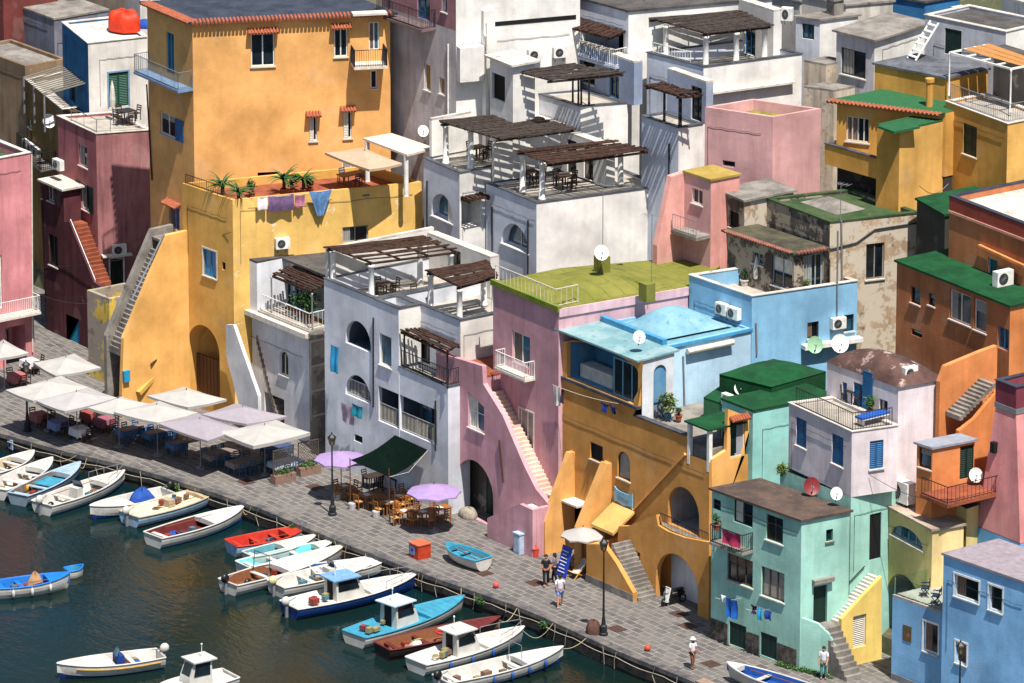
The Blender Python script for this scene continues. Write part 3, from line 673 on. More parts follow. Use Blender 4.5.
# buttress with the straight flight running up to the tower door
xb = m.F.pt(m.F.uz(*q('01', 715, 400))[0], 0).x; fS = Face(V((xb, -7, 0)), V((xb, m.L.y+.05, 0)))
A_ = fS.uz(*q('01', 632, 262)); B_ = fS.uz(*q('01', 470, 640)); C_ = fS.uz(122, 397)
e = fS.L
out = [(C_[0], -.3), (e, -.3), (e, A_[1]+.25), (A_[0], A_[1]+.2), (B_[0], B_[1]), (C_[0], C_[1]+.1)]
H.slab(fS, out, .3, mat=ST((228, 172, 96), .2, stain=(160, 110, 50)))  # lit yellow painted in on the sun-facing buttress side
fS2 = fS.shift(-1.55); H.slab(fS2, [(C_[0], -.3), (e, -.3), (e, A_[1]+.25), (A_[0], A_[1]+.2), (B_[0]-.2, B_[1]-.2), (C_[0], C_[1]+.1)], .3, mat=CEMENT)
stairs(H, fS.pt(B_[0], B_[1]-1.0, -1.56), fS.pt(A_[0], A_[1]-.9, -1.56), 1.26, 22, CEMENT, side=V((1, 0, 0)), solid=1)
pipe(H, fS, q('01', 628, 240, 505, 490), d=-.1, r=.05, mat=STEEL, name='handrail')
fl = MB(); a = fS.pt(A_[0], A_[1], -1.56); fl.box(a.x, a.y, a.z-.35, a.x+1.26, m.L.y+.8, a.z-.4+.2); fl.build('landing', CEMENT, H.root)
mb = MB(); c = fS.uz(*q('02', 476, 137)); fbox(mb, fS, c[0]-.2, c[1]-.3, c[0]+.2, c[1]+.35, .004, .2); mb.build('meter_box', CYANP, H.root)
# slim raking curb beside the buttress
p0 = fS.pt(*fS.uz(*q('02', 520, 200)), .15); p1 = m.F.pt(*m.F.uz(*q('02', 690, 30)), .1)
mb = MB(); mb.beam(p0, p1, .3, .25); mb.build('raking_curb', OCH, H.root)
p0 = fS.pt(*fS.uz(*q('02', 570, 92)), .1); p1 = m.F.pt(*m.F.uz(*q('02', 690, -10)), .1); mb = MB(); mb.beam(p0, p1, .09, .12); mb.build('handrail', BROWN, H.root)
H.done()
# --- grey house with glazed balcony
GRW = ST((218, 218, 222), .2); 
H = House('grey_balcony_house', 'pale grey house with a corner balcony, patched render and white outside stair', GRW)
m = H.mass((309, 333), (233, 302), (328, 328.5), 1, -.3, over=.0, roof=TERFLOOR, sidemat=ST((178, 170, 158), .6, .5, peelc=(130, 126, 120))); GB = m
zt = m.z1+.12
railing(H.root, [m.F.pt(u_, zt, .25 if False else -.08) for u_ in (m.F.uz(262, 315)[0], m.F.L-.08)]+[m.S.pt(m.S.L, zt, -.08)], 1.0, WHITE, .3)
sl = MB(); fbox(sl, m.F, m.F.uz(247, 310)[0], m.z1-.28, m.F.L+.12, m.z1-.002, .004, .35); sl.build('balcony_edge', OFFW, H.root)
m2 = H.block(V((m.K.x-.3, 2.9, 0)), V((3.7, 2.9, 0)), V((m.K.x-.3, 5.4, 0)), zt, zt+2.7, roof=CEMDK, over=.25, mat=ST((186, 196, 208), .6, .3)); 
win(H, m2.F, None, BLACKIN, rc=(.2, zt+.05, 1.3, zt+2.3), gm=GLASSB, door=True); win(H, m2.F, None, plain((40, 90, 130)), rc=(1.5, zt+.05, 2.4, zt+2.2), door=True)
m3 = H.block(m.L+V((2.5, .0, 0)), m.L+V((0, 0, 0)), m.L+V((2.5, 3, 0)), m.z1+.002, onY(240, 256, 1).z, mat=ST((222, 222, 226), .2), roof=CEMDK)
win(H, m3.F, q('01', 905, 428, 942, 464), BLUEP, gm=plain((20, 90, 160), .5), mull=0, sill=None)
P4 = [V((5.2, m.K.y+.3, zt+2.3)), V((m.K.x-.1, m.K.y+.3, zt+2.3)), V((m.K.x-.1, 2.88, zt+2.55)), V((5.2, 2.88, zt+2.55))]
reedroof(H, P4[0], P4[1], P4[2], P4[3], .0, seed=5, dens=.97, name='awning_roof'); 
for p in (P4[0], P4[1], P4[2]): column(H, V((p.x, p.y, zt)), p.z-zt-.15, STEEL, .05, 'post')
win(H, m.F, q('12', 92, 35, 127, 142), OFFW, arch=True, mull=1)
u0, z0, u1, z1 = rect(m.F, q('12', 35, 195, 112, 330)); recess(H, m.F, None, 1.4, False, rc=(u0, -.02, u1, z1), back=WOODD)
recess(H, m.F, None, 1.2, False, rc=(.15, m.z1-3.2, 1.9, m.z1-.5), inner='door', back=WOODD)
lat = MB()
for k in range(4): 
    z = m.S.uz(*q('12', 240, 0+95*k))[1]; fbox(lat, m.S, .05, z-.05, m.S.L-.1, z+.05, .003, .03)
for u_ in (.05, m.S.L-.15): fbox(lat, m.S, u_, m.S.uz(*q('12', 240, 300))[1], u_+.08, m.z1-.5, .004, .034)
lat.build('render_battens', OFFW, H.root)
pipe(H, m.S, q('11', 275, 490, 285, 560, 262, 610, 285, 660, 285, 1000), mat=OFFW, r=.06)
# white outside stair in front, rising to the left
fw = m.F.shift(1.6); pts = [fw.uz(*q('02', a, b)) for a, b in ((858, 0), (886, 0), (990, 125), (990, 250), (925, 230), (858, 60))]
H.slab(fw, [(pts[0][0], pts[0][1]-1.), (pts[0][0], pts[0][1]+.9), (pts[1][0], pts[1][1]+.9), (fw.uz(258, 398)[0], fw.uz(258, 396)[1]), (fw.uz(258, 398)[0], -.3), (fw.uz(247, 410)[0], -.3)], .22, mat=ST((222, 222, 224), .15))
stairs(H, fw.pt(fw.uz(256, 400)[0], .2, -1.58), fw.pt(pts[1][0], pts[1][1], -1.58), 1.35, 16, CEMENT, side=V((0, 1, 0)))
H.done()
# --- white house with arches, loggia and two pergola terraces
WG = ST((214, 217, 224), .15); WW = ST((228, 224, 216), .12)  # front white tinted blue like skylit shade, side white warmed like sunlight
H = House('white_arcade_house', 'white quay house with stacked arches, wide loggia and two reed pergola terraces', WG)
a1 = H.mass((375, 299), (324, 278.5), 8., 0, -.3, par=.9, cop=COPE, sidemat=WW); AR = a1
a2 = H.block(V((onY(398.6, 308, 0).x, 0, 0)), V((a1.K.x+.002, 0, 0)), V((onY(398.6, 308, 0).x, 1.5, 0)), -.3, a1.z1-.02, par=.9, cop=COPE, sidemat=WW)
xB = onY(460.5, 322, 1.5).x
b1 = H.block(V((xB, 1.5, 0)), V((a1.K.x+.004, 1.5, 0)), V((xB, 7.9, 0)), -.3, a1.z1-.03, par=.9, cop=COPE, sidemat=WW)
xC = onY(448, 387, .02).x
c1 = H.block(V((xC, .02, 0)), V((a2.K.x+.003, .02, 0)), V((xC, 1.48, 0)), -.3, onY(448, 387, .02).z, par=.2, cop=COPE)
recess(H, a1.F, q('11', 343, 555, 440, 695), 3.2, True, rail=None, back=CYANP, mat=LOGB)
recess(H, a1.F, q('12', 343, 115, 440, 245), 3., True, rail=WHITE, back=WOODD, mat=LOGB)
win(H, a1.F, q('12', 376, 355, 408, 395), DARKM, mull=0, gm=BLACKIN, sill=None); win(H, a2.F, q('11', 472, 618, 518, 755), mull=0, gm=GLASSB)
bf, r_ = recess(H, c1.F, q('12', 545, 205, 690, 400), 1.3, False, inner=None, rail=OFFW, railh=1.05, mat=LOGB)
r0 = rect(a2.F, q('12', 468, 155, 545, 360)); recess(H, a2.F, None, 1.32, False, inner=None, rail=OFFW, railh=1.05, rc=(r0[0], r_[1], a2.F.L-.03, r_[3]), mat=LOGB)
for k in range(2): frame_on(H, bf, r_[0]+.4+1.5*k, r_[1]+.02, r_[0]+1.4+1.5*k, r_[3]-.3, -.05, plain((60, 80, 100)), GLASSB, 1, 1, .08, 'door')
pipe(H, a1.F, q('11', 452, 560, 452, 900), mat=DARKM); pipe(H, c1.F, q('12', 688, 230, 688, 420), mat=DARKM)
zf = a1.z1-.9; rw = MB()
w = H.block(V((a1.L.x+.02, .24, 0)), V((a1.L.x-.22, .24, 0)), V((a1.L.x+.02, 7.5, 0)), zf, zf+2.5, roof=COPW, mat=WW)
w2 = H.block(V((a1.K.x+1.2, 7.0, 0)), V((a1.L.x+.1, 7.0, 0)), V((a1.K.x+1.2, 7.6, 0)), zf, zf+2.3, roof=COPW, mat=WW)
win(H, w2.F, None, WOODD, rc=(2.2, zf+.02, 3.2, zf+2.0), door=True)
railing(H.root, [a1.F.pt(.25, zf+.92, -.11)]*1+[a1.F.pt(.26, zf+.92, -.11)], .1, WHITE)
pergola(H, q('11', 262, 290, 430, 350, 778, 305, 640, 250), zf+2.75, zf, seed=2, swap=True, cl=a1)
pergola(H, q('11', 645, 380, 775, 442, 920, 400, 880, 342), zf+2.55, zf, seed=3, swap=True, cl=b1)
w3 = H.block(V((b1.K.x+2.2, 6.5, 0)), V((b1.K.x+.1, 6.5, 0)), V((b1.K.x+2.2, 7.2, 0)), zf-4, zf+2.4, roof=COPW, mat=WW); win(H, w3.F, None, BLUEP, rc=(.4, zf+.02, 1.3, zf+2.0), door=True)
pergola(H, q('11', 550, 605, 735, 690, 778, 660, 630, 598), c1.z1+2.2, c1.z1, posts=((.05, .1), (.95, .1)), pr=.05, pm=IRON, seed=4, sag=.02)
railing(H.root, [c1.F.pt(.1, c1.z1+.05, -.1), c1.F.pt(c1.F.L-.1, c1.z1+.05, -.1), c1.S.pt(1.3, c1.z1+.05, -.1)], .9, DARKM, .16)
win(H, b1.F, None, BLACKIN, rc=(1.9, c1.z1-.1, 3.1, c1.z1+2.0), door=True)
H.done()
# ============================================================ houses at the centre and right of the harbour front
PINK = ST((200, 150, 158), .3, stain=(120, 80, 84)); 
# --- pink house with the olive roof and the raking stair
H = House('pink_stair_house', 'pink house under an olive flat roof with a raking outside stair and an arched door', PINK)
m = H.mass((558.7, 312), (493, 285), (688, 290), 2, -.3, par=0, floor=False, sidemat=ST((214, 172, 180), .3)); PK = m  # side pink paler than the front, sunlight put into the colour
rf = MB(); far = onZ(722, 267, m.z1); bl = onZ(536, 278, m.z1); bm = onZ(665, 262, m.z1)
pts = [m.L+V((-.1, -.1, 0)), m.K+V((.06, -.1, 0)), m.R+V((.06, 0, 0)), V((far.x, far.y, 0)), V((bm.x, bm.y+.4, 0)), V((m.L.x-.1, bl.y+2, 0))]
rf.prism(pts, m.z1+.002, m.z1+.14); rf.build('roof', OLIVE, H.root)
P4 = [V((m.L.x+.8, m.L.y+1.2, 0)), m.K+V((-.7, .8, 0)), V((m.R.x-.6, m.R.y-.6, 0)), V((m.L.x+1.2, m.R.y-.2, 0))]
dome(H, P4, .5, OLIVE, m.z1+.13, 'roof_mound')
kb = MB(); fbox(kb, m.F, -.1, m.z1+.003, m.F.L+.08, m.z1+.32, -.14, .12); kb.build('parapet', patchy('mossy_edge', (96, 116, 34), (120, 124, 60), (70, 90, 30)), H.root)
kb = MB(); fbox(kb, m.S, 0, m.z1-.28, m.S.L, m.z1+.18, .002, .08); kb.build('roof_edge', ST((214, 178, 186), .3), H.root)
win(H, m.F, q('21', 8, 608, 76, 760)[:2]+q('22', 76, 110), WHITE, door=True, gm=GLASSB, mull=1)
u0, u1 = m.F.uz(*q('22', -20, 140))[0], m.F.uz(*q('22', 96, 150))[0]; zb = m.F.uz(*q('22', 45, 122))[1]
balcony(H, m.F, u0, min(u1, m.F.L-.05), zb, .7, OFFW, WHITE, .95)
win(H, m.F, q('22', 36, 258, 88, 425), WHITE, door=True, gm=CURT, mull=1, sur=OFFW)
# stair block in front
fw = m.F.shift(1.35); A = lambda *a: fw.uz(*a)
a0 = A(*q('12', 735, 60)); a1_ = A(*q('12', 845, 95)); s0 = A(*q('12', 862, 165)); s1 = A(*q('22', 98, 600)); ef = A(549, 555)
e0 = A(*q('12', 700, 300))
uL = e0[0]-.3
xK = fw.pt(uL, 0).x
out = [(uL, -.3), (ef[0]+.1, -.3), (ef[0]+.1, s1[1]-.1), (s1[0], s1[1]+.5), (A(*q('22', 50, 470))[0], A(*q('22', 50, 470))[1]), (A(*q('12', 940, 350))[0], A(*q('12', 925, 320))[1]+.6), (s0[0]+.1, s0[1]), (s0[0], a1_[1]+.05), (a1_[0]-.3, a1_[1]), (a0[0], a0[1]), (uL, a0[1]+.1)]
ho = rect(fw, q('12', 760, 425, 905, 690)); zz = .02
arch_h = archpts(ho[0], ho[2], zz, ho[3]); wn = rect(fw, q('12', 808, 195, 870, 355))
H.slab(fw, out, .28, holes=[arch_h, [(wn[0], wn[1]), (wn[2], wn[1]), (wn[2], wn[3]-.5), (wn[0], wn[3])]])
frame_on(H, fw, wn[0], wn[1], wn[2], wn[3]-.05, .16, WHITE, GLASSB, 1, 1, .07)
sl = MB(); fbox(sl, fw, wn[0]-.05, wn[1]-.08, wn[2]+.05, wn[1]-.002, -.02, .08); sl.build('sill', OFFW, H.root)
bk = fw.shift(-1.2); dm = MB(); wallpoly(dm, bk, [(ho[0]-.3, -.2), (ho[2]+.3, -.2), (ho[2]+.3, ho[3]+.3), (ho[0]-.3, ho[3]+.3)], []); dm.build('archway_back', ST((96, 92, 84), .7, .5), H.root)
d_ = MB(); fbox(d_, bk, ho[0]+1.4, 0, ho[2]-.1, ho[3]-.6, .01, .08); 
for k in range(4): fbox(d_, bk, ho[0]+1.4+.42*k, 0, ho[0]+1.45+.42*k, ho[3]-.6, .08, .1)
d_.build('door', DKGREEN, H.root)
top = H.block(V((fw.pt(s0[0]-.2, 0).x, fw.o.y+.285, 0)), V((xK, fw.o.y+.285, 0)), V((fw.pt(s0[0]-.2, 0).x, m.L.y+3, 0)), ho[3]+.4, a1_[1]-.75, roof=TILEF, over=0.)
lw = H.block(V((xK+.26, fw.o.y+.283, 0)), V((xK, fw.o.y+.283, 0)), V((xK+.26, m.L.y+3, 0)), -.3, a0[1]+.02, roof=COPW)
p1 = fw.pt(s0[0], s0[1]-.6, -.3); p0 = fw.pt(s1[0]+.1, s1[1]-.25, -.3)
stairs(H, p0, p1, 1.03, 26, patchy('salmon_steps', (216, 190, 174), (200, 166, 148), (160, 132, 118)))
mb = MB(); a = fw.pt(s1[0]+.1, 0, -.3); mb.box(a.x, a.y, -.3, a.x+.3, a.y+1.03, p0.z); mb.build('stair_base', PINK, H.root)
railing(H.root, [m.F.pt(m.F.uz(*q('22', 5, 285))[0], m.F.uz(*q('22', 5, 285))[1], .08), m.F.pt(m.F.uz(*q('22', 150, 560))[0], m.F.uz(*q('22', 150, 560))[1], .08)], .06, OFFW, gap=2, name='handrail')
pipe(H, fw, q('12', 930, 380, 945, 540), mat=WOODD); 
railing(H.root, [V((p.x, p.y, m.z1+.15)) for p in (m.L+V((.1, .1, 0)), m.L.lerp(m.K, .93)+V((0, .1, 0)), m.L.lerp(m.K, .93)+V((0, 1.6, 0)))], 1., OFFW, .35, name='roof_railing')
for i, px in enumerate(((349, 400, 2), (520, 475, 3))):
    p = onZ(510+px[0]/3.796, 170+px[1]/3.796, m.z1+.4); c = MB(); c.box(p.x-.35, p.y-.3, m.z1+.1, p.x+.35, p.y+.3, m.z1+(1.5 if i == 0 else 1.1)); c.build('chimney', OLIVE, H.root)
fL = Face(V((onZ(489.6, 537).x, -.5, 0)), V((onY(532.6, 540, -.5).x, -.5, 0))); gg = lambda a, b: fL.uz(a, b)
H.slab(fL, [(0, -.3), (fL.L, -.3), (fL.L, gg(532.6, 510)[1]), (gg(519.5, 504)[0], gg(519.5, 504)[1]), (0, gg(489.6, 519)[1])], .25)
xx = fL.o.x+fL.L; fR = Face(V((xx, -.5+.26, 0)), V((xx, .62, 0))); H.slab(fR, [(0, -.3), (fR.L, -.3), (fR.L, gg(532.6, 510)[1]), (0, gg(532.6, 510)[1])], .25)
stairs(H, V((fL.o.x, -.24, gg(489.6, 519)[1]-.5)), V((fL.o.x+gg(519.5, 504)[0], -.24, gg(519.5, 504)[1]-.3)), .85, 8, OFFW); lb_ = MB(); lb_.box(fL.o.x+gg(519.5, 504)[0], -.24, -.3, xx-.26, .62, gg(532.6, 510)[1]-.3); lb_.build('landing', patchy('salmon_steps', (206, 150, 128), (182, 120, 100)), H.root)
H.done()
# --- orange house with buttresses
ORG = ST((204, 146, 76), .16, stain=(110, 70, 30)); ORL = ST((222, 164, 94), .2, stain=(110, 70, 30))  # one orange in two painted tones: shaded front and sunlit side pieces
H = House('orange_arch_house', 'deep orange house with pointed buttresses, two big arches and a short curved stair', ORG)
m = H.mass((709.5, 462.5), (556, 399), 5., 2.2, -.3, par=.0, floor=False); OR = m
u6, zz6 = m.F.uz(*q('22', 212, 150)); xs0 = m.F.uz(556, 399)[0]
zr = onY(*q('22', 470, 285), 0).z
# terrace floor level follows the real wall top (slightly falling): outline polygon
F = m.F; U = lambda *a: F.uz(*q('22', *a))
m.F.out = [(0, -.3), (F.L, -.3), (F.L, U(755, 462)[1]), (U(672, 432)[0], U(672, 432)[1]), (U(672, 362)[0], U(672, 365)[1]), (U(470, 286)[0], U(470, 286)[1]), (U(470, 225)[0], U(470, 225)[1]), (U(500, 170)[0], U(500, 165)[1]), (U(505, 82)[0], U(505, 82)[1]), (U(500, 78)[0], U(500, 80)[1]+.02), (U(300, 5)[0], U(300, 6)[1]), (0, U(176, 5)[1])]
zt0 = U(205, 150)[1]; hb = U(205, 150)
o0 = rect(F, q('22', 215, 20, 488, 215)); zl = min(U(430, 222)[1], U(215, 142)[1])
bf, r_ = recess(H, F, None, 1.9, True, rise=.55, rc=(o0[0], zl, o0[2]-.05, U(300, 10)[1]), inner=None, mat=ST((84, 140, 176), .3))
frame_on(H, F.shift(-.35), r_[0]+(r_[2]-r_[0])*.6, r_[1]+.01, r_[2]-.12, r_[3]-.35, 0, plain((110, 160, 186)), GLASS, 2, 0, .08, 'sliding_door')
ct = MB(); fbox(ct, F, r_[0]+.3, r_[1]+.01, r_[0]+(r_[2]-r_[0])*.5, r_[1]+.75, -1.5, -.7); ct.build('counter', OFFW, H.root)
sl = MB(); fbox(sl, F, .3, zl-.16, o0[2], zl-.003, -.2, .12); sl.build('sill', COPE, H.root)
xq = F.pt(F.uz(*q('22', 490, 200))[0], 0).x; fD = Face(V((xq, 2.42, 0)), V((xq, 4.55, 0))); zct = U(500, 82)[1]
fD.out = [(0, zl-.95), (fD.L, zl-.95), (fD.L, zct), (0, zct)]; fD.mat = ST((206, 208, 212), .25); H.faces.append(fD)
win(H, fD, q('22', 545, 100, 592, 300), OFFW, arch=True, door='dark', sm=ST((104, 116, 130), .3))
lc = MB(); lc.box(m.L.x+.02, 4.2, zl-.95, xq-.02, 4.4, zct-.25); lc.build('loggia_back', ORL, H.root)
zf = zl-.9; 
tf = MB(); tf.box(m.L.x+.1, 2.45, U(755, 470)[1]-.5, m.K.x-.3, 7, zf-.0); tf.build('terrace_floor', CEMENT, H.root)
cp = MB(); 
a, b = F.pt(*U(470, 288)), F.pt(*U(670, 365)); cp.beam(a+V((0, .12, .04)), b+V((0, .12, .04)), .36, .08); cp.build('coping', COPE, H.root)
for px in ((304, 385, 352, 470),): win(H, F, q('22', *px), DARKM, mull=0, gm=BLACKIN)
win(H, F, q('22', 408, 415, 456, 540), WOODD, arch=True, mull=0, gm=CURT)
bf, r_ = recess(H, F, q('22', 597, 535, 718, 755), 3., True, rail=IRON, railh=1.1, inner='door', back=WOODD, mat=ST((150, 150, 154), .4)) if False else (None, None)
# right loggia arch stands above the stair block; block stands proud of the wall
rr = rect(F, q('22', 600, 535, 718, 683)); zar = F.uz(*q('23', 640, 110))[1]
bf, r_ = recess(H, F, None, 3., True, rc=(rr[0], zar, rr[2], rr[3]), inner='door', back=DARKM, mat=ST((150, 150, 156), .4))
xL = onY(*q('23', 285, 330), 1.0).x; xR = onY(709, 600, 1.0).x
f2 = Face(V((xL, 1.0, 0)), V((xR, 1.0, 0))); W = lambda *a: f2.uz(*q('23', *a))
ha = rect(f2, q('23', 545, 170, 700, 400)); arch_h = archpts(ha[0], ha[2], -.02, ha[3], min((ha[2]-ha[0])/2, 1.7))
wn = rect(f2, q('23', 468, 190, 486, 228))
o2 = [(0, -.3), (W(460, 395)[0], -.3), (W(470, 385)[0], -.3), (xR-xL-.04, -.3), (xR-xL-.04, W(700, 140)[1]), (W(650, 160)[0], W(650, 140)[1]), (W(590, 130)[0], W(590, 118)[1]), (W(552, 100)[0], W(552, 95)[1]), (W(545, 58)[0], W(545, 55)[1]), (W(500, 70)[0], W(500, 72)[1]), (W(440, 95)[0], W(440, 98)[1]), (W(405, 100)[0], W(405, 98)[1]), (W(400, 170)[0], W(400, 175)[1])]
o2 = [p for p in o2 if p[0] >= W(400, 170)[0]-.01]; o2 = [(W(400, 170)[0], -.3)]+o2
f2.holes = []
H.slab(f2, o2, .3, holes=[arch_h, [(wn[0], wn[1]), (wn[2], wn[1]), (wn[2], wn[3]), (wn[0], wn[3])]])
d_ = MB(); d_.box(xL+ha[0]-.1, 2.1, -.1, xL+ha[2]+.1, 2.18, ha[3]+.1); d_.build('archway_back', ST((206, 206, 210), .3), H.root)
d_ = MB(); fbox(d_, Face(V((xL, 2.09, 0)), V((xR, 2.09, 0))), ha[2]-1.3, 0, ha[2]-.3, 2.05, .002, .06); d_.build('door', BLACKIN, H.root)
fl = MB(); fl.box(xL+W(500, 170)[0], 1.3, zar-.25, xR-.06, 2.18, zar-.01); fl.build('landing', CEMENT, H.root)
railing(H.root, [f2.pt(W(552, 95)[0], zar, -.15), f2.pt(xR-xL-.3, zar, -.15)], 1., IRON, .12)
# front stair: outer curved parapet further out
f3 = f2.shift(1.5); Y3 = lambda *a: f3.uz(*q('23', *a))
b0 = Y3(285, 165); b1_ = Y3(345, 165); b2_ = Y3(395, 235); b3_ = Y3(458, 350); b4 = Y3(458, 395)
H.slab(f3, [(b0[0], -.3), (b4[0], -.3), (b4[0], b3_[1]+.05), (b2_[0], b2_[1]), (b1_[0], b1_[1]), (b0[0], b0[1])], .28)
pl_ = MB(); fbox(pl_, f3, b0[0]-.02, -.3, b4[0]+.03, .42, .002, .03); pl_.build('plinth', CEMENT, H.root)
pl_ = MB(); fbox(pl_, f2, b4[0]+.0, -.3, ha[0]-.02, .42, .002, .03); pl_.build('plinth', CEMENT, H.root)
stairs(H, f3.pt(b4[0]+.1, 0, -.29), f3.pt(Y3(362, 190)[0], Y3(380, 175)[1], -.29), 1.2, 14, CEMENT, solid=1)
sw = MB(); a = f3.pt(b0[0], 0, -.28); sw.box(a.x, a.y, -.3, a.x+.28, 2.18, b0[1]); sw.build('stair_wall', ORL, H.root)
# two raking buttresses and the pent roof
def buttress(H, fc, up, toe, topw, th, mat):
    y1 = fc.o.y-.002; t = onY(up[0], up[1], y1); e = onX(toe[0], toe[1], t.x); f_ = Face(V((t.x, e.y, 0)), V((t.x, y1, 0)))
    H.slab(f_, [(0, -.3), (f_.L, -.3), (f_.L, t.z), (f_.L-topw, t.z), (0, e.z)], th, mat)
buttress(H, F, (575, 452), (545, 522), .35, .35, ORL)
buttress(H, F, (612, 463), (581, 530), .3, .6, ORL)
e_ = rect(F, q('23', 200, 40, 250, 160)); F.holes.append(([(U(215, 560)[0]+.05, .02), (U(300, 600)[0], .02), (U(300, 600)[0], U(215, 575)[1]-.1), (U(215, 560)[0]+.05, U(215, 575)[1]-.1)], .4))
d_ = MB(); fbox(d_, F, U(215, 560)[0]+.05, .02, U(300, 600)[0], U(215, 575)[1]-.1, -.42, -.38); d_.build('door', WOODD, H.root)
aw = MB(); fbox(aw, F, U(190, 575)[0], U(190, 575)[1]-.05, U(300, 600)[0]+.1, U(190, 575)[1]+.05, .003, .9); aw.build('door_hood', OFFW, H.root)
pent = MB(); a = U(395, 610); b = U(478, 650); a_, b_ = F.pt(a[0], a[1], .01), F.pt(b[0], a[1], .01); out_ = F.n*1.5-V((0, 0, 1.0))
pent.poly([a_+out_, b_+out_, b_, a_]); pent.poly([a_-V((0, 0, .15)), b_-V((0, 0, .15)), b_+out_-V((0, 0, .15)), a_+out_-V((0, 0, .15))]); pent.poly([a_+out_-V((0, 0, .15)), b_+out_-V((0, 0, .15)), b_+out_, a_+out_]); pent.poly([b_, b_+out_, b_+out_-V((0, 0, .15)), b_-V((0, 0, .15))])
pent.build('pent_roof', ST((206, 160, 92), .2), H.root)
mb = MB(); p0 = F.pt(*U(475, 640), .06); p1 = F.pt(*U(668, 432), .06); mb.beam(p0, p1, .12, .14); mb.build('raking_string', ORL, H.root)
# green roofed lookout at the right end
z0 = U(720, 460)[1]-.4
lk = [F.pt(U(674, 320)[0], 0).x, F.pt(U(757, 352)[0], 0).x]; zt = U(757, 345)[1]
for xx, yy in ((lk[0]+.1, 2.25), (lk[1]-.1, 2.25)):
    c = MB(); c.box(xx-.1, yy-.06, z0, xx+.1, yy+.16, zt-.002); c.build('post', WHITE, H.root)
rf = MB(); Rk = onZ(*q('22', 838, 318), zt+.1); rf.prism([(lk[0]-.1, 2.05), (lk[1]+.1, 2.05), (lk[1]+.1, 4.6), (lk[0]-.1, 4.6)], zt, zt+.1); rf.build('porch_roof', FELT, H.root)
bk = H.block(V((lk[1]-.02, 4.0, 0)), V((lk[0]+.2, 4.0, 0)), V((lk[1]-.02, 4.55, 0)), z0-.5, zt-.01, floor=False, mat=ST((150, 150, 156), .3))
win(H, bk.F, None, WHITE, rc=(.25, z0+.7, 1.6, zt-.35), gm=GLASS, mull=1)
# the small tiled dormer wall
xd = lk[1]+.1; fS = Face(V((xd, 2.5, 0)), V((xd, 6.4, 0)))
S_ = lambda *a: fS.uz(*q('22', *a))
dw = rect(fS, q('22', 832, 300, 905, 435))
outd = [S_(765, 560), S_(835, 575), S_(922, 300), S_(828, 262)]
H.slab(fS, [(S_(765, 560)[0], S_(765, 560)[1]), (S_(838, 572)[0], S_(838, 572)[1]), (S_(922, 298)[0], S_(922, 298)[1]), (S_(828, 262)[0], S_(828, 262)[1]), (S_(822, 420)[0], S_(822, 420)[1]), (S_(765, 455)[0], S_(765, 455)[1])], .25, ORL, holes=[[(dw[0]+.1, dw[1]), (dw[2]-.25, dw[1]), (dw[2]-.25, dw[3]-.1), (dw[0]+.1, dw[3]-.1)]])
frame_on(H, fS, dw[0]+.1, dw[1], dw[2]-.25, dw[3]-.1, .15, OFFW, GLASS, 0, 0, .07)
tilehood(H, fS, dw[0], dw[2]-.1, dw[3]-.1, .35, TERRA, H.root)
H.done()
# --- blue house with the dome roof
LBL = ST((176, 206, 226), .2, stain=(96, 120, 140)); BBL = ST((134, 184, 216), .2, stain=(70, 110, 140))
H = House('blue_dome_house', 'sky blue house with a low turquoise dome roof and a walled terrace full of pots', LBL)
m = H.mass((663, 347), (601, 323), (752, 328), 4.6, 4, par=.12, mat=BBL, roof=plain((108, 154, 170), .8), sidemat=LBL); BD = m  # paler blue on the side imitates direct sun
z = m.z1
rg = [onZ(*q('21', *a), z+.1) for a in ((410, 585), (570, 640), (845, 585), (625, 525))]
dome(H, rg, 1.05, patchy('turquoise_render', (104, 148, 164), (128, 164, 176), (84, 122, 138)), z, power=.95, over=.0)
pr = MB(); fbox(pr, m.F, 0, z+.002, m.F.L+.02, z+.4, -.25, .04); pr.build('parapet', plain((66, 140, 180), .6), H.root)
pr = MB(); fbox(pr, m.S, .02, z-.14, m.S.L, z+.02, .003, .1); pr.build('roof_edge', plain((70, 150, 195), .6), H.root)
bl = MB(); c = m.S.uz(*q('22', 665, 38)); c2 = m.S.uz(*q('22', 838, 20)); bl.tube([m.S.pt(c[0], c[1]-.05, .2), m.S.pt(c2[0], c[1]-.05, .2)], .16, 10); bl.build('rolled_awning', OFFW, H.root)
# canopy over the orange balcony
zcan = OR.F.uz(*q('22', 500, 82))[1]+.05
cn = MB(); xa = OR.F.pt(0, 0).x; a, b, c, d = V((xa-.1, 2.0, zcan)), V((xq+.12, 2.0, zcan)), V((xq+.12, 4.8, zcan+.12)), V((xa-.1, 4.8, zcan+.12))
cn.poly([a, b, c, d]); cn.poly([p-V((0, 0, .1)) for p in (d, c, b, a)])
for i, j in ((a, b), (b, c), (c, d), (d, a)): cn.poly([i-V((0, 0, .1)), j-V((0, 0, .1)), j, i])
cn.build('canopy', patchy('faded_turquoise_roof', (104, 142, 148), (136, 162, 164), (84, 102, 102)), H.root)
m = H.mass((752, 296.5), (689, 275), (857.5, 281), 10.5, 4, par=.8, cop=COPW, mat=BBL, roof=TERFLOOR); BT = m
win(H, m.S, q('31', 165, 580, 207, 635), DARKM, mull=0); win(H, m.S, q('31', 302, 552, 340, 610), DARKM, mull=0, gm=GLASSB)
pipe(H, m.S, q('31', 278, 230, 275, 560), mat=GREYM); pipe(H, m.S, q('21', 932, 580, 935, 700), mat=GREYM); pipe(H, BD.S, q('22', 655, 60, 660, 250), mat=GREYM)
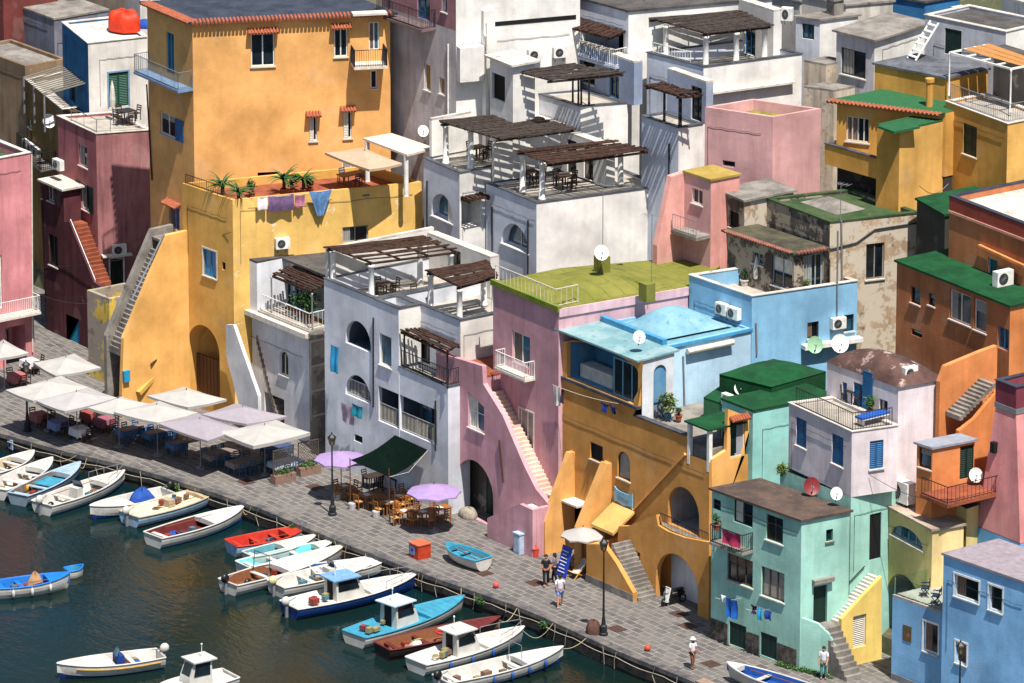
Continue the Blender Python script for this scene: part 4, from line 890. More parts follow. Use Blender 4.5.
sl = MB(); a = m.S.uz(*q('31', 140, 660)); b = m.S.uz(*q('31', 360, 625)); fbox(sl, m.S, a[0], a[1]-.25, b[0], a[1]-.02, .003, .5); sl.build('ledge', WHITE, H.root)
H.done()
# --- green felt roofs in the middle (turquoise walls)
TRQ = ST((150, 206, 200), .2, stain=(110, 150, 140)); MINT = ST((156, 202, 188), .35, stain=(92, 130, 112))
H = House('green_roof_house', 'turquoise house under stepped bright green felt roofs and a green dome', TRQ)
m = H.mass((753, 412), (722, 400), (833, 396), 4.75, 0, over=.05, roof=FELT); GR = m
m2 = H.mass((738, 452), (708, 440), 4, 1.2, 2, floor=False) if False else None
p4 = [onZ(*q('32', *a), m.z1+.8) for a in ((-60, 150), (120, 200), (235, 110), (80, 70))]
g1 = H.mass(q('22', 955, 300), q('22', 735, 225), q('32', 110, 215), y=5.6, z0=5, over=.0, roof=FELT, mat=ST((52, 110, 74), .3), sidemat=ST((52, 110, 74), .3))
g2 = H.mass(q('32', 30, 178), q('22', 795, 130), q('32', 235, 120), y=7.4, z0=5, roof=FELT, floor=False, mat=FELT, sidemat=FELT)
dome(H, [g2.L, g2.K, g2.R, g2.B], .5, FELT, g2.z1, 'dome_roof', power=.7)
H.done()
GD1, GD2 = g1, g2
# --- mint house with the stone plinth
H = House('mint_house', 'mint green quay house with brown flat roof, stone plinth and washing under its windows', MINT)
m = H.mass((801.5, 521.4), (712, 490), (849.8, 512), 0, -.3, over=.12, roof=patchy('brown_roof', (92, 76, 66), (70, 60, 56), (120, 100, 84)), floor=True); MI = m
m2 = H.mass((851, 508), (800, 508), (898, 498), 1.6, -.3, floor=False) if False else None
f = m.S
KW = onX(852, 432, m.K.x-.02); zb = onX(852, 497, m.K.x-.02).z
WL = onZ(789, 403, onX(852, 432, m.K.x-.02).z)
m3 = H.block(V((KW.x, KW.y, 0)), V((WL.x-.1, KW.y, 0)), V((KW.x, 9.2, 0)), -.3, zb, floor=False); MI3 = m3
fb = m3.S
win(H, m.F, q('33', 8, 50, 70, 168), BROWN, mull=1); win(H, m.F, q('33', -10, 245, 75, 385), BROWN, mull=2, gm=CURT); win(H, m.F, q('23', 810, 195, 905, 330), BROWN, mull=2, gm=GLASS)
win(H, m.F, q('23', 835, -40, 905, 105), DKGREEN, door=True); u0 = m.F.uz(*q('23', 785, 150))[0]; u1 = m.F.uz(*q('23', 908, 190))[0]; zb = m.F.uz(*q('23', 845, 165))[1]
balcony(H, m.F, u0, u1, zb, .8, CEMENT, IRON, .95)
win(H, m.F, q('23', 818, 450, 880, 560)[:2]+q('23', 880, 560), DKGREEN, door='solid', sm=DKGREEN); win(H, m.F, q('23', 935, 490, 995, 600), door='solid', sm=DKGREEN)
win(H, m.F, q('22', 770, 600, 800, 650), BLACKIN, mull=0, sill=None)
pl_ = MB(); 
for a, b in (((705, 470), (812, 500)), ((882, 500), (930, 540)), ((1000, 500), (1070, 540))):
    u0 = m.F.uz(*q('23', a[0], 480))[0]; u1 = m.F.uz(*q('23', b[0], 500))[0]; fbox(pl_, m.F, max(0.02, u0), -.3, u1, 1.1, .003, .05); pl_.build('plinth', patchy('rubble_stone', (96, 88, 80), (60, 56, 54), (130, 122, 112), sc=2.5, bs=1), H.root); pl_ = MB()
win(H, m.S, q('33', 232, 112, 257, 152), GREENP, mull=0, sill=CEMENT); win(H, m.S, q('33', 185, 325, 235, 465), door='dark', sm=DKGREEN); 
hd = MB(); a = m.S.uz(*q('33', 178, 305)); b = m.S.uz(*q('33', 252, 300)); fbox(hd, m.S, a[0], a[1]-.1, b[0], a[1]+.12, .003, .3); hd.build('door_hood', CEMENT, H.root)
win(H, fb, q('33', 395, 55, 435, 215), door='solid', sm=BLACKIN)
hr = MB(); hr.tube([m3.S.pt(*m3.S.uz(*q('33', 268, 355)), .08), fb.pt(*fb.uz(*q('33', 372, 245)), .08)], .03, 6); hr.build('handrail', DKGREEN, H.root)
# curved mint parapet in front of the steps, steps, yellow stair wall
g2_ = onZ(844, 675.6, 0); fq = Face(V((m.K.x+.01, .05, 0)), V((g2_.x, g2_.y, 0))); G = lambda *a: fq.uz(*q('33', *a))
H.slab(fq, [(0, -.3), (fq.L, -.3), (fq.L, .25), (G(285, 575)[0], G(285, 575)[1]), (G(240, 500)[0], G(240, 500)[1]), (G(200, 462)[0], G(200, 462)[1]), (0, G(140, 440)[1])], .22)
H.done()
# --- yellow stair wall and steps beside the mint house
H = House('cream_house', 'cream yellow house with a half-moon window and a long stair to its upper door', ST((222, 200, 132), .25, stain=(150, 130, 90)))
m = H.mass((932.3, 531), (879, 502.5), (963.7, 525.5), 5.2, -.3, over=.1, roof=patchy('pale_worn_roof', (176, 160, 142), (140, 126, 112), (112, 98, 88)), sidemat=ST((228, 200, 140), .25)); CR = m
a = rect(m.F, q('33', 475, 80, 592, 215)); win(H, m.F, None, plain((110, 150, 175)), rc=(a[0], a[1]+.35, a[2], a[3]+.1), arch=True, rise=.95, mull=3, gm=GLASSB, sill=SILLM)
bf, r_ = recess(H, m.F, None, 1.5, True, rc=(m.F.uz(*q('33', 458, 300))[0], -.02, m.F.uz(*q('33', 590, 300))[0], m.F.uz(*q('33', 500, 268))[1]), inner=None, mat=ST((190, 186, 180), .4))
m2 = H.mass(q('32', 770, 640), q('32', 600, 548), q('32', 815, 625), y=7.6, z0=1, par=.3, cop=COPE); CR2 = m2
# stair wall: side face bright yellow
xw = 56.35; fY = Face(V((xw, -1.5, 0)), V((xw, 6.5, 0))); g_ = lambda *a: fY.uz(*q('33', *a))
H.slab(fY, [(g_(288, 575)[0], -.3), (g_(440, 560)[0], -.3), (g_(440, 280)[0], g_(440, 285)[1]), (g_(290, 445)[0], g_(290, 445)[1])], .25, ST((236, 200, 112), .15), holes=[[(g_(333, 430)[0], g_(333, 555)[1]), (g_(382, 430)[0], g_(333, 555)[1]), (g_(382, 430)[0], g_(355, 430)[1]), (g_(333, 430)[0], g_(355, 430)[1])]])
d_ = MB(); louvre(d_, fY, g_(333, 430)[0]+.01, g_(333, 555)[1]+.01, g_(382, 430)[0]-.01, g_(355, 430)[1]-.01, -.2, -.1); d_.build('door', OFFW, H.root)
ya = g_(290, 445)[0]-1.5; za = g_(290, 445)[1]-.35; yz = g_(440, 280)[0]-1.5; zz = g_(440, 285)[1]-.1
stairs(H, V((xw-1.02, ya, za)), V((xw-1.02, yz, zz)), .77, 15, OFFW, side=V((1, 0, 0)), solid=1)
stairs(H, V((xw+1.7, ya-1.0, 0)), V((xw-.3, ya-1.0, za)), 1.0, 9, CEMENT, side=V((0, 1, 0)), solid=1)
ld_ = MB(); ld_.box(xw-1.02, ya-1., -.2, xw-.31, ya-.005, za); ld_.build('landing', CEMENT, H.root) 
H.done()

# --- white house with blue shutters
WPK = ST((228, 216, 218), .22)
H = House('blue_shutter_house', 'white house with blue shutters, railed sun terrace and a rusty brown dome roof', WPK)
m = H.mass((852, 432), (789, 403), (898, 425.6), x=MI3.K.x, z0=MI3.z1+.002, par=.1, roof=TERFLOOR, cop=COPW); WS = m
kx = MI3.K.x-.02
m2 = H.mass((898.4, 387.4), (827, 362), (943, 379.5), x=kx, z0=4, floor=False); WS2 = m2
dome(H, [m2.L, m2.K, m2.R, m2.B], .95, patchy('rusty_dome', (70, 52, 48), (94, 70, 64), (170, 150, 142), sc3=1.3, t3=(.56, .66)), m2.z1, power=.45, over=.12)
for px in ((122, 290, 160, 415), (258, 352, 300, 485)): win(H, m.F, q('32', *px), shut='closed', sm=BLUEP)
win(H, m.S, q('32', 402, 385, 452, 485), shut='closed', sm=BLUEP)
win(H, m2.F, q('32', 298, 158, 314, 232), shut='closed', sm=BLUEP); win(H, m2.F, q('32', 340, 158, 374, 280), door='solid', sm=BLUEP); o = win(H, m2.F, q('32', 438, 222, 468, 318), BROWN, door=True)
sh = MB(); louvre(sh, m2.F, m2.F.uz(*q('32', 376, 290))[0], m.z1+.05, m2.F.uz(*q('32', 412, 290))[0], m.z1+2.1, .02, .07); sh.build('shutter', BLUEP, H.root)
railing(H.root, [m.F.pt(.5, m.z1+.02, -.1), m.F.pt(m.F.L-.1, m.z1+.02, -.1), m.S.pt(m.S.L-.3, m.z1+.02, -.1)], .95, IRON, .16)
H.done()
# ============================================================ houses higher up the hill
WHL = ST((220, 220, 226), .12); WHS = ST((228, 224, 218), .12); PNK = ST((208, 160, 158), .25, stain=(130, 90, 84))  # sunlit tone painted into the side white; white fronts below take a bluish shade
# --- grey wall house behind the yellow tower
H = House('grey_gable_house', 'tall white house with a pink upper storey and grey seaward wall beside the yellow tower', ST((186, 180, 182), .35))
kz = onY(456, 31, 12.5)
m = H.mass((456, 31), 7.4, (580, 20), 12.5, 3, floor=False, sidemat=WHS); GG = m
zt = m.z1+4.5
u = H.block(m.K, m.L, m.R, m.z1+.001, zt, roof=CEMENT, mat=ST((166, 120, 124), .35), sidemat=WHS)
for px in ((424, 63, 430.5, 91.5), (439.3, 77, 444.5, 95)): win(H, m.F, px, OFFW, mull=0, gm=plain((150, 110, 40)), sur=None)
win(H, u.F, (417, -12, 430, 22), BLUEP, door=True, gm=GLASSB); win(H, u.F, (441.5, -12, 447, 13), plain((100, 140, 170)), mull=0, gm=GLASSB)
balcony(H, u.F, u.F.uz(390, 10)[0], u.F.uz(436, 20)[0], u.F.uz(420, 22)[1], 1.0, plain((120, 100, 100)), IRON, 1.05)
pipe(H, m.F, (449, 44, 449, 150), mat=WHITE); pipe(H, m.F, (389.5, 20, 389.5, 150), mat=WHITE)
b = MB(); c1_ = m.S.uz(456, 46); c2_ = m.S.uz(481, 78); fbox(b, m.S, .03, c2_[1], c2_[0], c1_[1], .003, .6); b.build('bay', WHS, H.root)
b = MB(); c1_ = m.S.uz(481.5, 10); c2_ = m.S.uz(493, 90); fbox(b, m.S, c1_[0], m.z0, c2_[0], m.z1-.3, .003, .7); fbox(b, m.S, c1_[0], m.z1-.297, c2_[0], c1_[1], .003, .35); b.build('chimney_breast', WHS, H.root)
b = MB(); c1_ = m.S.uz(494, 22); c2_ = m.S.uz(576, 24); fbox(b, m.S, c1_[0], c1_[1]-.25, c2_[0], c1_[1], .003, .02); b.build('gutter_slot', BLACKIN, H.root)
pipe(H, m.S, (482, 20, 482, 78, 485, 84, 485, 130), d=.75, mat=OFFW)
b = H.mass((513, 66), (490, 57), (535, 62), 13.4, 6, over=.25, roof=COPW, mat=WHS); win(H, b.F, (492, 72, 505, 103), BLACKIN, door='dark'); b.sidemat = WHS
H.done()
# --- white double house with arches below the pergolas
H = House('white_pergola_house', 'broad white house mid-slope with two arched windows and two roof pergolas', ST((212, 216, 226), .12))
a = H.mass((459.5, 173), (423.6, 158), 7., 10, 2, par=.12, cop=COPE, sidemat=WHS); PA = a
k = onY(536.5, 203, 11.6); 
b = H.mass((536.5, 203), (486, 183), (665, 186), 11.6, 2, par=.12, cop=COPE, sidemat=WHS); PB = b
win(H, a.F, q('11', 670, 75, 750, 205), OFFW, arch=True, mull=1, dep=.5, gm=GLASSB); win(H, b.F, q('11', 935, 185, 960, 300)[:2]+q('21', 70, 318), OFFW, arch=True, mull=1, dep=.5, gm=GLASSB)
recess(H, a.S, None, 1.3, False, rc=(.12, a.S.uz(*q('11', 780, 225))[1], 1.45, a.S.uz(*q('11', 780, 110))[1]), inner=None, rail=None, mat=WHS)
rr = [a.S.pt(.05, a.S.uz(*q('11', 780, 100))[1], d) for d in (.02, .9)]; reedroof(H, rr[0], rr[1], rr[1]+V((0, 1.45, 0)), rr[0]+V((0, 1.45, 0)), 0, seed=9)
pipe(H, a.F, q('11', 656, 40, 656, 250), mat=DARKM); pipe(H, b.F, q('11', 903, 140, 903, 350), mat=DARKM); pipe(H, b.F, q('21', 71, 190, 71, 400), mat=DARKM)
for ms in (a, b):
    w = H.block(V((ms.L.x+.25, ms.L.y+.4, 0)), V((ms.L.x+.02, ms.L.y+.4, 0)), V((ms.L.x+.25, ms.L.y+6, 0)), ms.z1+.06, ms.z1+2.2, roof=COPW, mat=WHS)
w = H.block(V((b.K.x-.4, 16.8, 0)), V((b.L.x+.3, 16.8, 0)), V((b.K.x-.4, 17.4, 0)), b.z1, b.z1+2.3, roof=COPW, mat=WHS)
for u0 in (.6, 2.2): win(H, w.F, None, WOODD, rc=(u0, b.z1+.02, u0+.9, b.z1+2), door=True)
w = H.block(V((b.L.x+.0, 16.7, 0)), V((a.L.x+.3, 16.7, 0)), V((b.L.x+.0, 17.3, 0)), b.z1, b.z1+2.5, roof=COPW, mat=WHS); win(H, w.F, None, DARKM, rc=(1.2, b.z1+.02, 2.3, b.z1+2), door=True)
pergola(H, (437, 121, 500, 139, 577, 129, 520, 111), a.z1+2.5, a.z1, seed=11, cl=a, mat=REEDG, swap=True)
pergola(H, (515, 150, 549, 163.5, 650, 150, 610, 140), b.z1+2.45, b.z1, seed=12, cl=b, swap=True)
H.done()
# --- white houses on the crest, each with its reed terrace
H = House('white_balcony_house', 'white house at the top with a railed loggia balcony under a reed awning', ST((208, 212, 222), .2))
m = H.mass((628.5, 12), (578, -1.5), (772, -1), 20.9, 6, over=.1, roof=CEMDK, sidemat=WHS); 
bf, r_ = recess(H, m.F, q('20', 262, 75, 436, 240), 1.6, False, inner='door', back=DARKM)
balcony(H, m.F, r_[0]-.4, m.F.L-.02, r_[1], 1.0, plain((170, 180, 200)), WHITE, 1.0, gap=.16)
aw = [m.F.pt(u_, r_[3]+z_, d) for u_, z_, d in ((r_[0]-.3, .1, .05), (r_[0]-.3, -.1, 1.3), (r_[2]+.1, -.1, 1.3), (r_[2]+.1, .1, .05))]; reedroof(H, aw[0], aw[1], aw[2], aw[3], 0, seed=21)
for u_ in (r_[0]+.1, r_[2]-.2): column(H, m.F.pt(u_, r_[1], -.25), r_[3]-r_[1]-.02, None, .14)
win(H, m.S, q('20', 646, 112, 698, 180), plain((110, 150, 190)), mull=0, gm=GLASSB); H.done()
H = House('white_loggia_house', 'white terrace house with a long reed roof just below the railed top balcony', ST((212, 214, 222), .12))
m = H.mass((580.6, 106.7), (537, 93.5), (628, 103), 17.6, 6, par=.12, cop=COPE, sidemat=WHS)
w = H.block(V((m.K.x+1.6, 20.2, 0)), V((m.L.x-.5, 20.2, 0)), V((m.K.x+1.6, 20.8, 0)), m.z1, m.z1+2.5, roof=COPW, mat=ST((150, 164, 190), .2))
win(H, w.F, None, BLUEP, rc=(3.6, m.z1+.02, 4.5, m.z1+2), door=True); win(H, w.F, None, DARKM, rc=(1, m.z1+.4, 2.2, m.z1+1.8), mull=1)
ww = H.block(V((m.L.x+.22, 18.0, 0)), V((m.L.x, 18., 0)), V((m.L.x+.22, 20.2, 0)), m.z1+.06, m.z1+2.3, roof=COPW, mat=WHS)
pergola(H, q('20', 18, 268, 150, 303, 442, 276, 235, 240), m.z1+2.45, m.z1, seed=13, pr=.06, pm=IRON, cl=m, mat=REEDG, swap=True)
e = H.mass((603, 124), (588, 119), (650, 119), 17.4, 6, par=.1, cop=COPE, mat=WHS, sidemat=WHS) if False else None
cz = m.S.uz(585, 120)[1]; st = Face(V((m.K.x+.02, m.K.y+.4, 0)), V((m.K.x+.02, m.K.y+5, 0)))
H.slab(st, [(.3, m.z0), (4.6, m.z0), (4.6, st.uz(628, 122)[1]), (2.6, st.uz(628, 120)[1]), (1.4, st.uz(600, 126)[1]), (.3, st.uz(597, 118)[1])], .3, WHS) if False else None
H.done()
H = House('white_column_house', 'white house at the crest whose big reed pergola rests on round white columns', ST((204, 210, 222), .2))
m = H.mass((703.6, 67), (647, 52.7), (802, 54), 22, 7, par=.75, cop=COPE, sidemat=WHS)
pergola(H, q('20', 515, 65, 742, 126, 1000, 96, 850, 28), m.z1+1.75, m.z1-.75, seed=14, cl=m, mat=REEDG, swap=True, posts=((.06, .06), (.94, .06), (.94, .94), (.06, .94), (.94, .5)))
w = H.block(V((m.L.x+.2, 22.6, 0)), V((m.L.x, 22.6, 0)), V((m.L.x+.2, 27, 0)), m.z1-.5, m.z1+1.2, roof=COPW, mat=WHS)
w = H.block(V((m.K.x-.5, 27.4, 0)), V((m.L.x+.3, 27.4, 0)), V((m.K.x-.5, 28, 0)), m.z1-.7, m.z1+2.3, roof=COPW, mat=WHS); win(H, w.F, None, BLUEP, rc=(1, m.z1-.7, 2, m.z1+1.3), door=True)
lb = MB(); fbox(lb, m.S, .05, m.S.uz(704, 92)[1]-.12, m.S.L-.6, m.S.uz(704, 92)[1], .003, .35); lb.build('ledge', OFFW, H.root)
railing(H.root, [m.F.pt(.4, m.z1+.05, -.1), m.F.pt(m.F.L*.75, m.z1+.05, -.1)], .6, WHITE, .2)
H.done()
H = House('white_annex', 'small white annex with a short reed roof, next to the notched rose block house', ST((204, 210, 222), .2))
m = H.mass((678.6, 128), (641.7, 116), (703, 124), 18.6, 5, par=.12, cop=COPE, sidemat=WHS)
pergola(H, q('20', 508, 322, 640, 362, 735, 356, 575, 310), m.z1+2.3, m.z1, seed=15, pr=.06, pm=IRON, cl=m, swap=True)
w = H.block(V((m.K.x+.3, 20.3, 0)), V((m.L.x, 20.3, 0)), V((m.K.x+.3, 20.8, 0)), m.z1, m.z1+2.4, roof=COPW, mat=ST((170, 180, 200), .2)); win(H, w.F, None, BLACKIN, rc=(2.2, m.z1+.02, 3.2, m.z1+2), door=True)
pipe(H, m.F, q('20', 606, 545, 606, 660), mat=DARKM)
H.done()
# --- rose houses and the grey ruin
H = House('rose_block_house', 'plain rose walled house with a notched parapet and one small vent', PNK)
m = H.mass((773, 117), (705, 107), (821, 108.6), 20.6, 6, par=.6, roof=patchy('yellow_green_roof', (150, 140, 60), (110, 110, 50), (80, 80, 50)))
win(H, m.F, (722.5, 160, 735, 168), CEMENT, mull=0, gm=BLACKIN, sill=None); H.done(); 
H = House('rose_cottage', 'small rose cottage with a mustard flat roof, white window and a battered corner', PNK)
m = H.mass((711, 181), (684.5, 172.5), (739.6, 175.5), 13.4, 6, over=.08, roof=patchy('mustard_roof', (150, 126, 60), (166, 142, 76), (124, 106, 62)), sidemat=ST((214, 150, 140), .25)); RC = m
win(H, m.F, (692, 187.5, 702.5, 206), WHITE, mull=1); e = onX(657, 246, m.L.x); f_ = Face(V((m.L.x, e.y, 0)), V((m.L.x, m.L.y-.002, 0)))
H.slab(f_, [(0, 5), (f_.L, 5), (f_.L, m.z1), (f_.L-.9, m.z1-.1), (0, e.z)], .4, ST((216, 156, 146), .2))
sl = MB(); u0, z0 = m.F.uz(674, 225)[0], m.F.uz(690, 228)[1]; fbox(sl, m.F, .1, z0-.2, m.F.L-.02, z0, .003, 1.0); o = sl.build('balcony', CEMENT, H.root); railing(o, [m.F.pt(.15, z0, .95), m.F.pt(m.F.L-.1, z0, .95)], .9, STEEL, .2)
win(H, m.F, (676, 232, 684, 252), OFFW, door='dark') if False else None
H.done()
RU = ST((100, 92, 84), .7, .7, stain=(58, 50, 44), peelc=(160, 148, 130)); RUB = ST((176, 152, 124), .55, .8, stain=(70, 58, 48), peelc=(190, 178, 160))
H = House('weathered_house', 'derelict grey and beige house with peeling render and old green felt on its roof', RU)
xr = BT.K.x
t = H.mass((744.5, 201.6), (719.4, 191), 3.4, 14.4, 5, roof=CEMENT, over=.15, mat=RU, sidemat=RUB)
pipe(H, t.F, (721, 195, 721, 262), mat=GREYM); win(H, t.F, q('21', 832, 150, 868, 230), DARKM, mull=0, gm=BLACKIN)
l = H.mass((794.4, 254), (728, 232), (823.6, 249.4), x=xr-.02, z0=5, floor=True, roof=patchy('sooty_roof', (60, 56, 50), (88, 84, 66), (54, 66, 42)), over=.25); 
eb = MB(); 
for fc in (l.F, l.S):
    n = int(fc.L/.2)
    for i in range(n): u_ = fc.L*(i+.5)/n; eb.tube([fc.pt(u_, l.z1+.13, .1), fc.pt(u_, l.z1+.09, .36)], .08, 6)
eb.build('eave_tiles', plain((140, 90, 76), .8, var=.4), H.root)
for px in ((752.5, 251, 763, 266), (772, 254.5, 792, 291)): win(H, l.F, px, plain((130, 140, 150)), mull=1, bars=1)
win(H, l.S, (803.5, 256, 824, 285.5), plain((140, 160, 165)), mull=2)
g = H.mass((830, 222.7), (766.6, 199), (918, 213), x=xr-.03, z0=4, par=.15, roof=FELTOLD, cop=FELTOLD, copw=.08, sidemat=RUB); RUI = g
win(H, g.S, q('31', 388, 282, 455, 410), CEMENT, gm=GLASS, mull=1, sur=None)
pipe(H, g.S, q('31', 292, 190, 295, 440), mat=GREYM); pipe(H, g.S, q('31', 250, 300, 350, 275, 420, 225, 580, 200), mat=DARKM, r=.04)
hm = MB(); a_ = onZ(833, 203, g.z1); hm.grid(lambda u_, v_: (a_.x-1.6+3.2*u_, a_.y-1+2.*v_, g.z1-.14+.35*sin(pi*u_)*sin(pi*v_)), 8, 8); hm.build('roof_mound', CEMENT, H.root, True)
H.done()
# --- ochre houses at the upper right
OC2 = ST((206, 152, 72), .25, stain=(120, 84, 40)); OC3 = ST((220, 170, 92), .25, stain=(130, 92, 50))  # ochre pair carries painted light: darker front, brighter sun-facing side
H = House('ochre_balcony_house', 'ochre house with green felt awning roofs, tiled eaves and a boxy yellow balcony', OC2)
m = H.mass((945.8, 79), (874.6, 64.5), (988, 70), 25.2, 8, over=.1, roof=patchy('grey_lead_roof', (70, 72, 78), (104, 106, 112), (52, 52, 56)), floor=True); OB = m
zbb = onY(862, 174, 20.52).z; c = H.mass((945.8, 113), (837, 100), 1.35, 23.8, zbb, floor=False); H.block(c.K-V((.05, -.05, 0)), c.L+V((.05, .05, 0)), c.R-V((.05, 0, 0)), 8, zbb-.001, mat=ST((58, 50, 46), .6), floor=False)  # dark lower block paints in the shade under the overhanging balcony
rf = MB(); L_, K_ = c.L+V((-.3, -.5, 0)), c.K+V((.0, -.5, 0)); rf.poly([(L_.x, L_.y, c.z1), (K_.x, K_.y, c.z1), (K_.x, c.R.y+.2, c.z1+.05), (L_.x, c.R.y+.2, c.z1+.05)]); rf.poly([(L_.x, L_.y, c.z1-.12), (L_.x, c.R.y, c.z1-.07), (K_.x, c.R.y, c.z1-.07), (K_.x, K_.y, c.z1-.12)]); rf.poly([(L_.x, L_.y, c.z1-.12), (K_.x, K_.y, c.z1-.12), (K_.x, K_.y, c.z1), (L_.x, L_.y, c.z1)]); rf.build('awning_roof', plain((34, 92, 54), .8), H.root)
eb = MB(); n = int((K_-L_).length/.24)
for i in range(n): p = L_.lerp(K_, (i+.5)/n); eb.tube([(p.x, p.y+.3, c.z1+.0), (p.x, p.y-.08, c.z1-.06)], .1, 6)
eb.build('eave_tiles', TERRA, H.root)
win(H, c.F, q('30', 312, 440, 398, 545), OFFW, mull=3, gm=GLASS)
d = H.mass((899.7, 131.7), (877, 126), (945.8, 121), 20.5, 9, floor=True, roof=plain((32, 84, 50), .8), sidemat=OC3); 
aw = MB(); a_ = onZ(*q('30', 418, 490), d.z1+.1); b_ = onZ(*q('30', 592, 495), d.z1+.1); aw.prism([(a_.x, d.K.y-.8), (d.K.x+.5, d.K.y-.8), (d.K.x+.5, d.K.y+1), (a_.x, d.K.y+1)], d.z1+.125, d.z1+.25); aw.build('awning', plain((30, 88, 50), .8), H.root)
bx = H.mass((877, 153), (825, 143.6), 3.2, 20.6, 0, par=.9, roof=TERFLOOR, mat=OC3) if False else None
bb = H.mass((876.5, 158.5), (825, 143.6), 3.2, 20.52, onY(862, 174, 20.52).z, par=.85, roof=TERFLOOR, cop=COPE)
sl = MB(); cyl = onZ(*q('30', 628, 385), c.z1+.3); sl.lathe((cyl.x, cyl.y, c.z1-.3), [(.2, 0), (.2, 1.7), (.26, 1.7), (.26, 1.9)], 10); sl.build('chimney_pipe', OC2, H.root)
e = H.mass((1007.7, 124), (945.8, 101.4), (1048, 116), 24.1, 8, par=.12, roof=TERFLOOR, cop=OFFW, sidemat=OC3); OE = e
win(H, e.F, q('30', 757, 465, 806, 600), shut='closed', sm=DKGREEN)
railing(H.root, [e.F.pt(.3, e.z1+.05, -.1), e.F.pt(e.F.L-.1, e.z1+.05, -.1), e.S.pt(e.S.L-.1, e.z1+.05, -.1)], 1.0, STEEL, .16)
zp = e.z1+2.5
mats = [onZ(*q('30', *p), zp) for p in ((705, 200), (938, 262), (1050, 240), (850, 170))]
for p in mats[:3]: column(H, V((p.x, p.y, e.z1)), 2.5, WHITE, .05, 'post')
fr = MB()
for i in range(4): fr.beam(mats[i], mats[(i+1) % 4], .09, .1)
for t_ in (.25, .5, .75): fr.beam(mats[0].lerp(mats[1], t_), mats[3].lerp(mats[2], t_), .07, .08)
fr.build('pergola_frame', WHITE, H.root)
up = V((0, 0, .08)); reedroof(H, mats[0].lerp(mats[3], .25)+up, mats[1].lerp(mats[2], .25)+up, mats[2]+up, mats[3]+up, .02, mat=plain((176, 122, 66), .9, var=.4, sc=12), seed=31, dens=1.0, swap=False) if False else None
sh = MB()
for i in range(3):
    t0, t1 = .3+.24*i, .3+.24*i+.22; A_, B_, C_, D_ = mats[0].lerp(mats[3], t0), mats[1].lerp(mats[2], t0), mats[1].lerp(mats[2], t1), mats[0].lerp(mats[3], t1)
    sh.grid(lambda u_, v_: tuple(A_.lerp(B_, u_).lerp(D_.lerp(C_, u_), v_)+V((0, 0, .1-.06*sin(pi*v_)))), 8, 4)
    sh.build('straw_shade', plain((176, 122, 66), .9, var=.35, sc=12), H.root); sh = MB()
bkw = H.block(V((e.K.x-.2, 28.2, 0)), V((e.L.x-.5, 28.2, 0)), V((e.K.x-.2, 29, 0)), e.z1-1, e.z1+2.3, roof=CEMDK, mat=ST((110, 104, 100), .5, .4)); win(H, bkw.F, None, BLACKIN, rc=(3.2, e.z1, 4.6, e.z1+2), door='dark')
H.done()
H = House('grey_flat_house', 'grey white house with one large dark window under a cracked flat roof', ST((196, 194, 196), .4))
a = H.mass((874.6, 41), (836.5, 31.6), (928, 24), 28.5, 8, over=.2, roof=CEMENT, sidemat=WHS)
win(H, a.F, q('30', 293, 178, 385, 302), DARKM, mull=1, sur=None); 
H.done()
H = House('long_white_house', 'long white house on the skyline with a dark flat roof and a green door', ST((190, 192, 200), .3))
b = H.mass((1006, 32), (925, 15), (1050, 22), 31, 8, par=.15, roof=CEMDK, cop=COPW, sidemat=WHS)
win(H, b.F, q('30', 687, 105, 748, 216), DKGREEN, door='solid', sm=DKGREEN); H.done()
H = House('white_cube_house', 'white cube house with one dark square window and a rubble edged roof', ST((196, 200, 208), .35))
c = H.mass((820, 21), (796, 17.5), (858, 16), 29.4, 8, over=.12, roof=CEMENT, sidemat=WHS); win(H, c.F, q('30', 145, 88, 190, 152), DARKM, mull=1, gm=GLASSB, sill=None)
p = MB(); 
b_ = H.mass((826, 66), (804, 62), 1.6, 27.3, 8, roof=CEMENT, mat=ST((186, 170, 148), .8, .5)); b2 = H.mass((834, 92), (804, 88), 1.5, 26.4, 8, roof=CEMENT, mat=ST((196, 182, 162), .7, .4)); H.done()
# --- orange brown house with green felt roof
OBR = ST((184, 112, 70), .3, stain=(90, 50, 26)); OBL = ST((214, 134, 78), .25, stain=(140, 80, 40))  # lighter copy has sunshine mixed into its colour for the sun-facing side
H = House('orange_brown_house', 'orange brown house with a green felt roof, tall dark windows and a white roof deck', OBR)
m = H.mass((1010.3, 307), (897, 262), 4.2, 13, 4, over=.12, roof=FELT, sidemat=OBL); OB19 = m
for px, g_ in (((558, 440, 592, 515), 0), ((625, 465, 648, 520), 0)): win(H, m.F, q('31', *px), DKGREEN, mull=g_)
win(H, m.F, q('31', 706, 450, 784, 595), WHITE, mull=1); win(H, m.F, q('31', 798, 485, 843, 622), WHITE, mull=0); win(H, m.F, q('31', 888, 590, 928, 690), plain((110, 150, 190)), door=True, gm=GLASSB)
u = H.mass((1042, 231), (949.7, 196), 6., 15.6, m.z1-1., par=.35, roof=COPW, cop=SLATE, mat=OBR)
bd = MB(); z_ = u.F.uz(*q('31', 705, 157))[1]; fbox(bd, u.F, 0, z_-.06, u.F.L, z_+.08, .003, .08); bd.build('string_course', plain((206, 150, 130), .8), H.root)
bd = MB(); fbox(bd, u.F, .0, z_+.085, u.F.L, u.z1-.02, .003, .03); bd.build('frieze', ST((156, 70, 54), .3), H.root)
win(H, u.F, q('31', 850, 330, 885, 420), plain((120, 190, 220)), mull=0, gm=GLASSB); 
pp = MB(); pp.beam(u.F.pt(*u.F.uz(*q('31', 825, 285)), .15), u.F.pt(*u.F.uz(*q('31', 1000, 365)), .15), .18, .14); pp.build('raking_ledge', OBL, H.root)
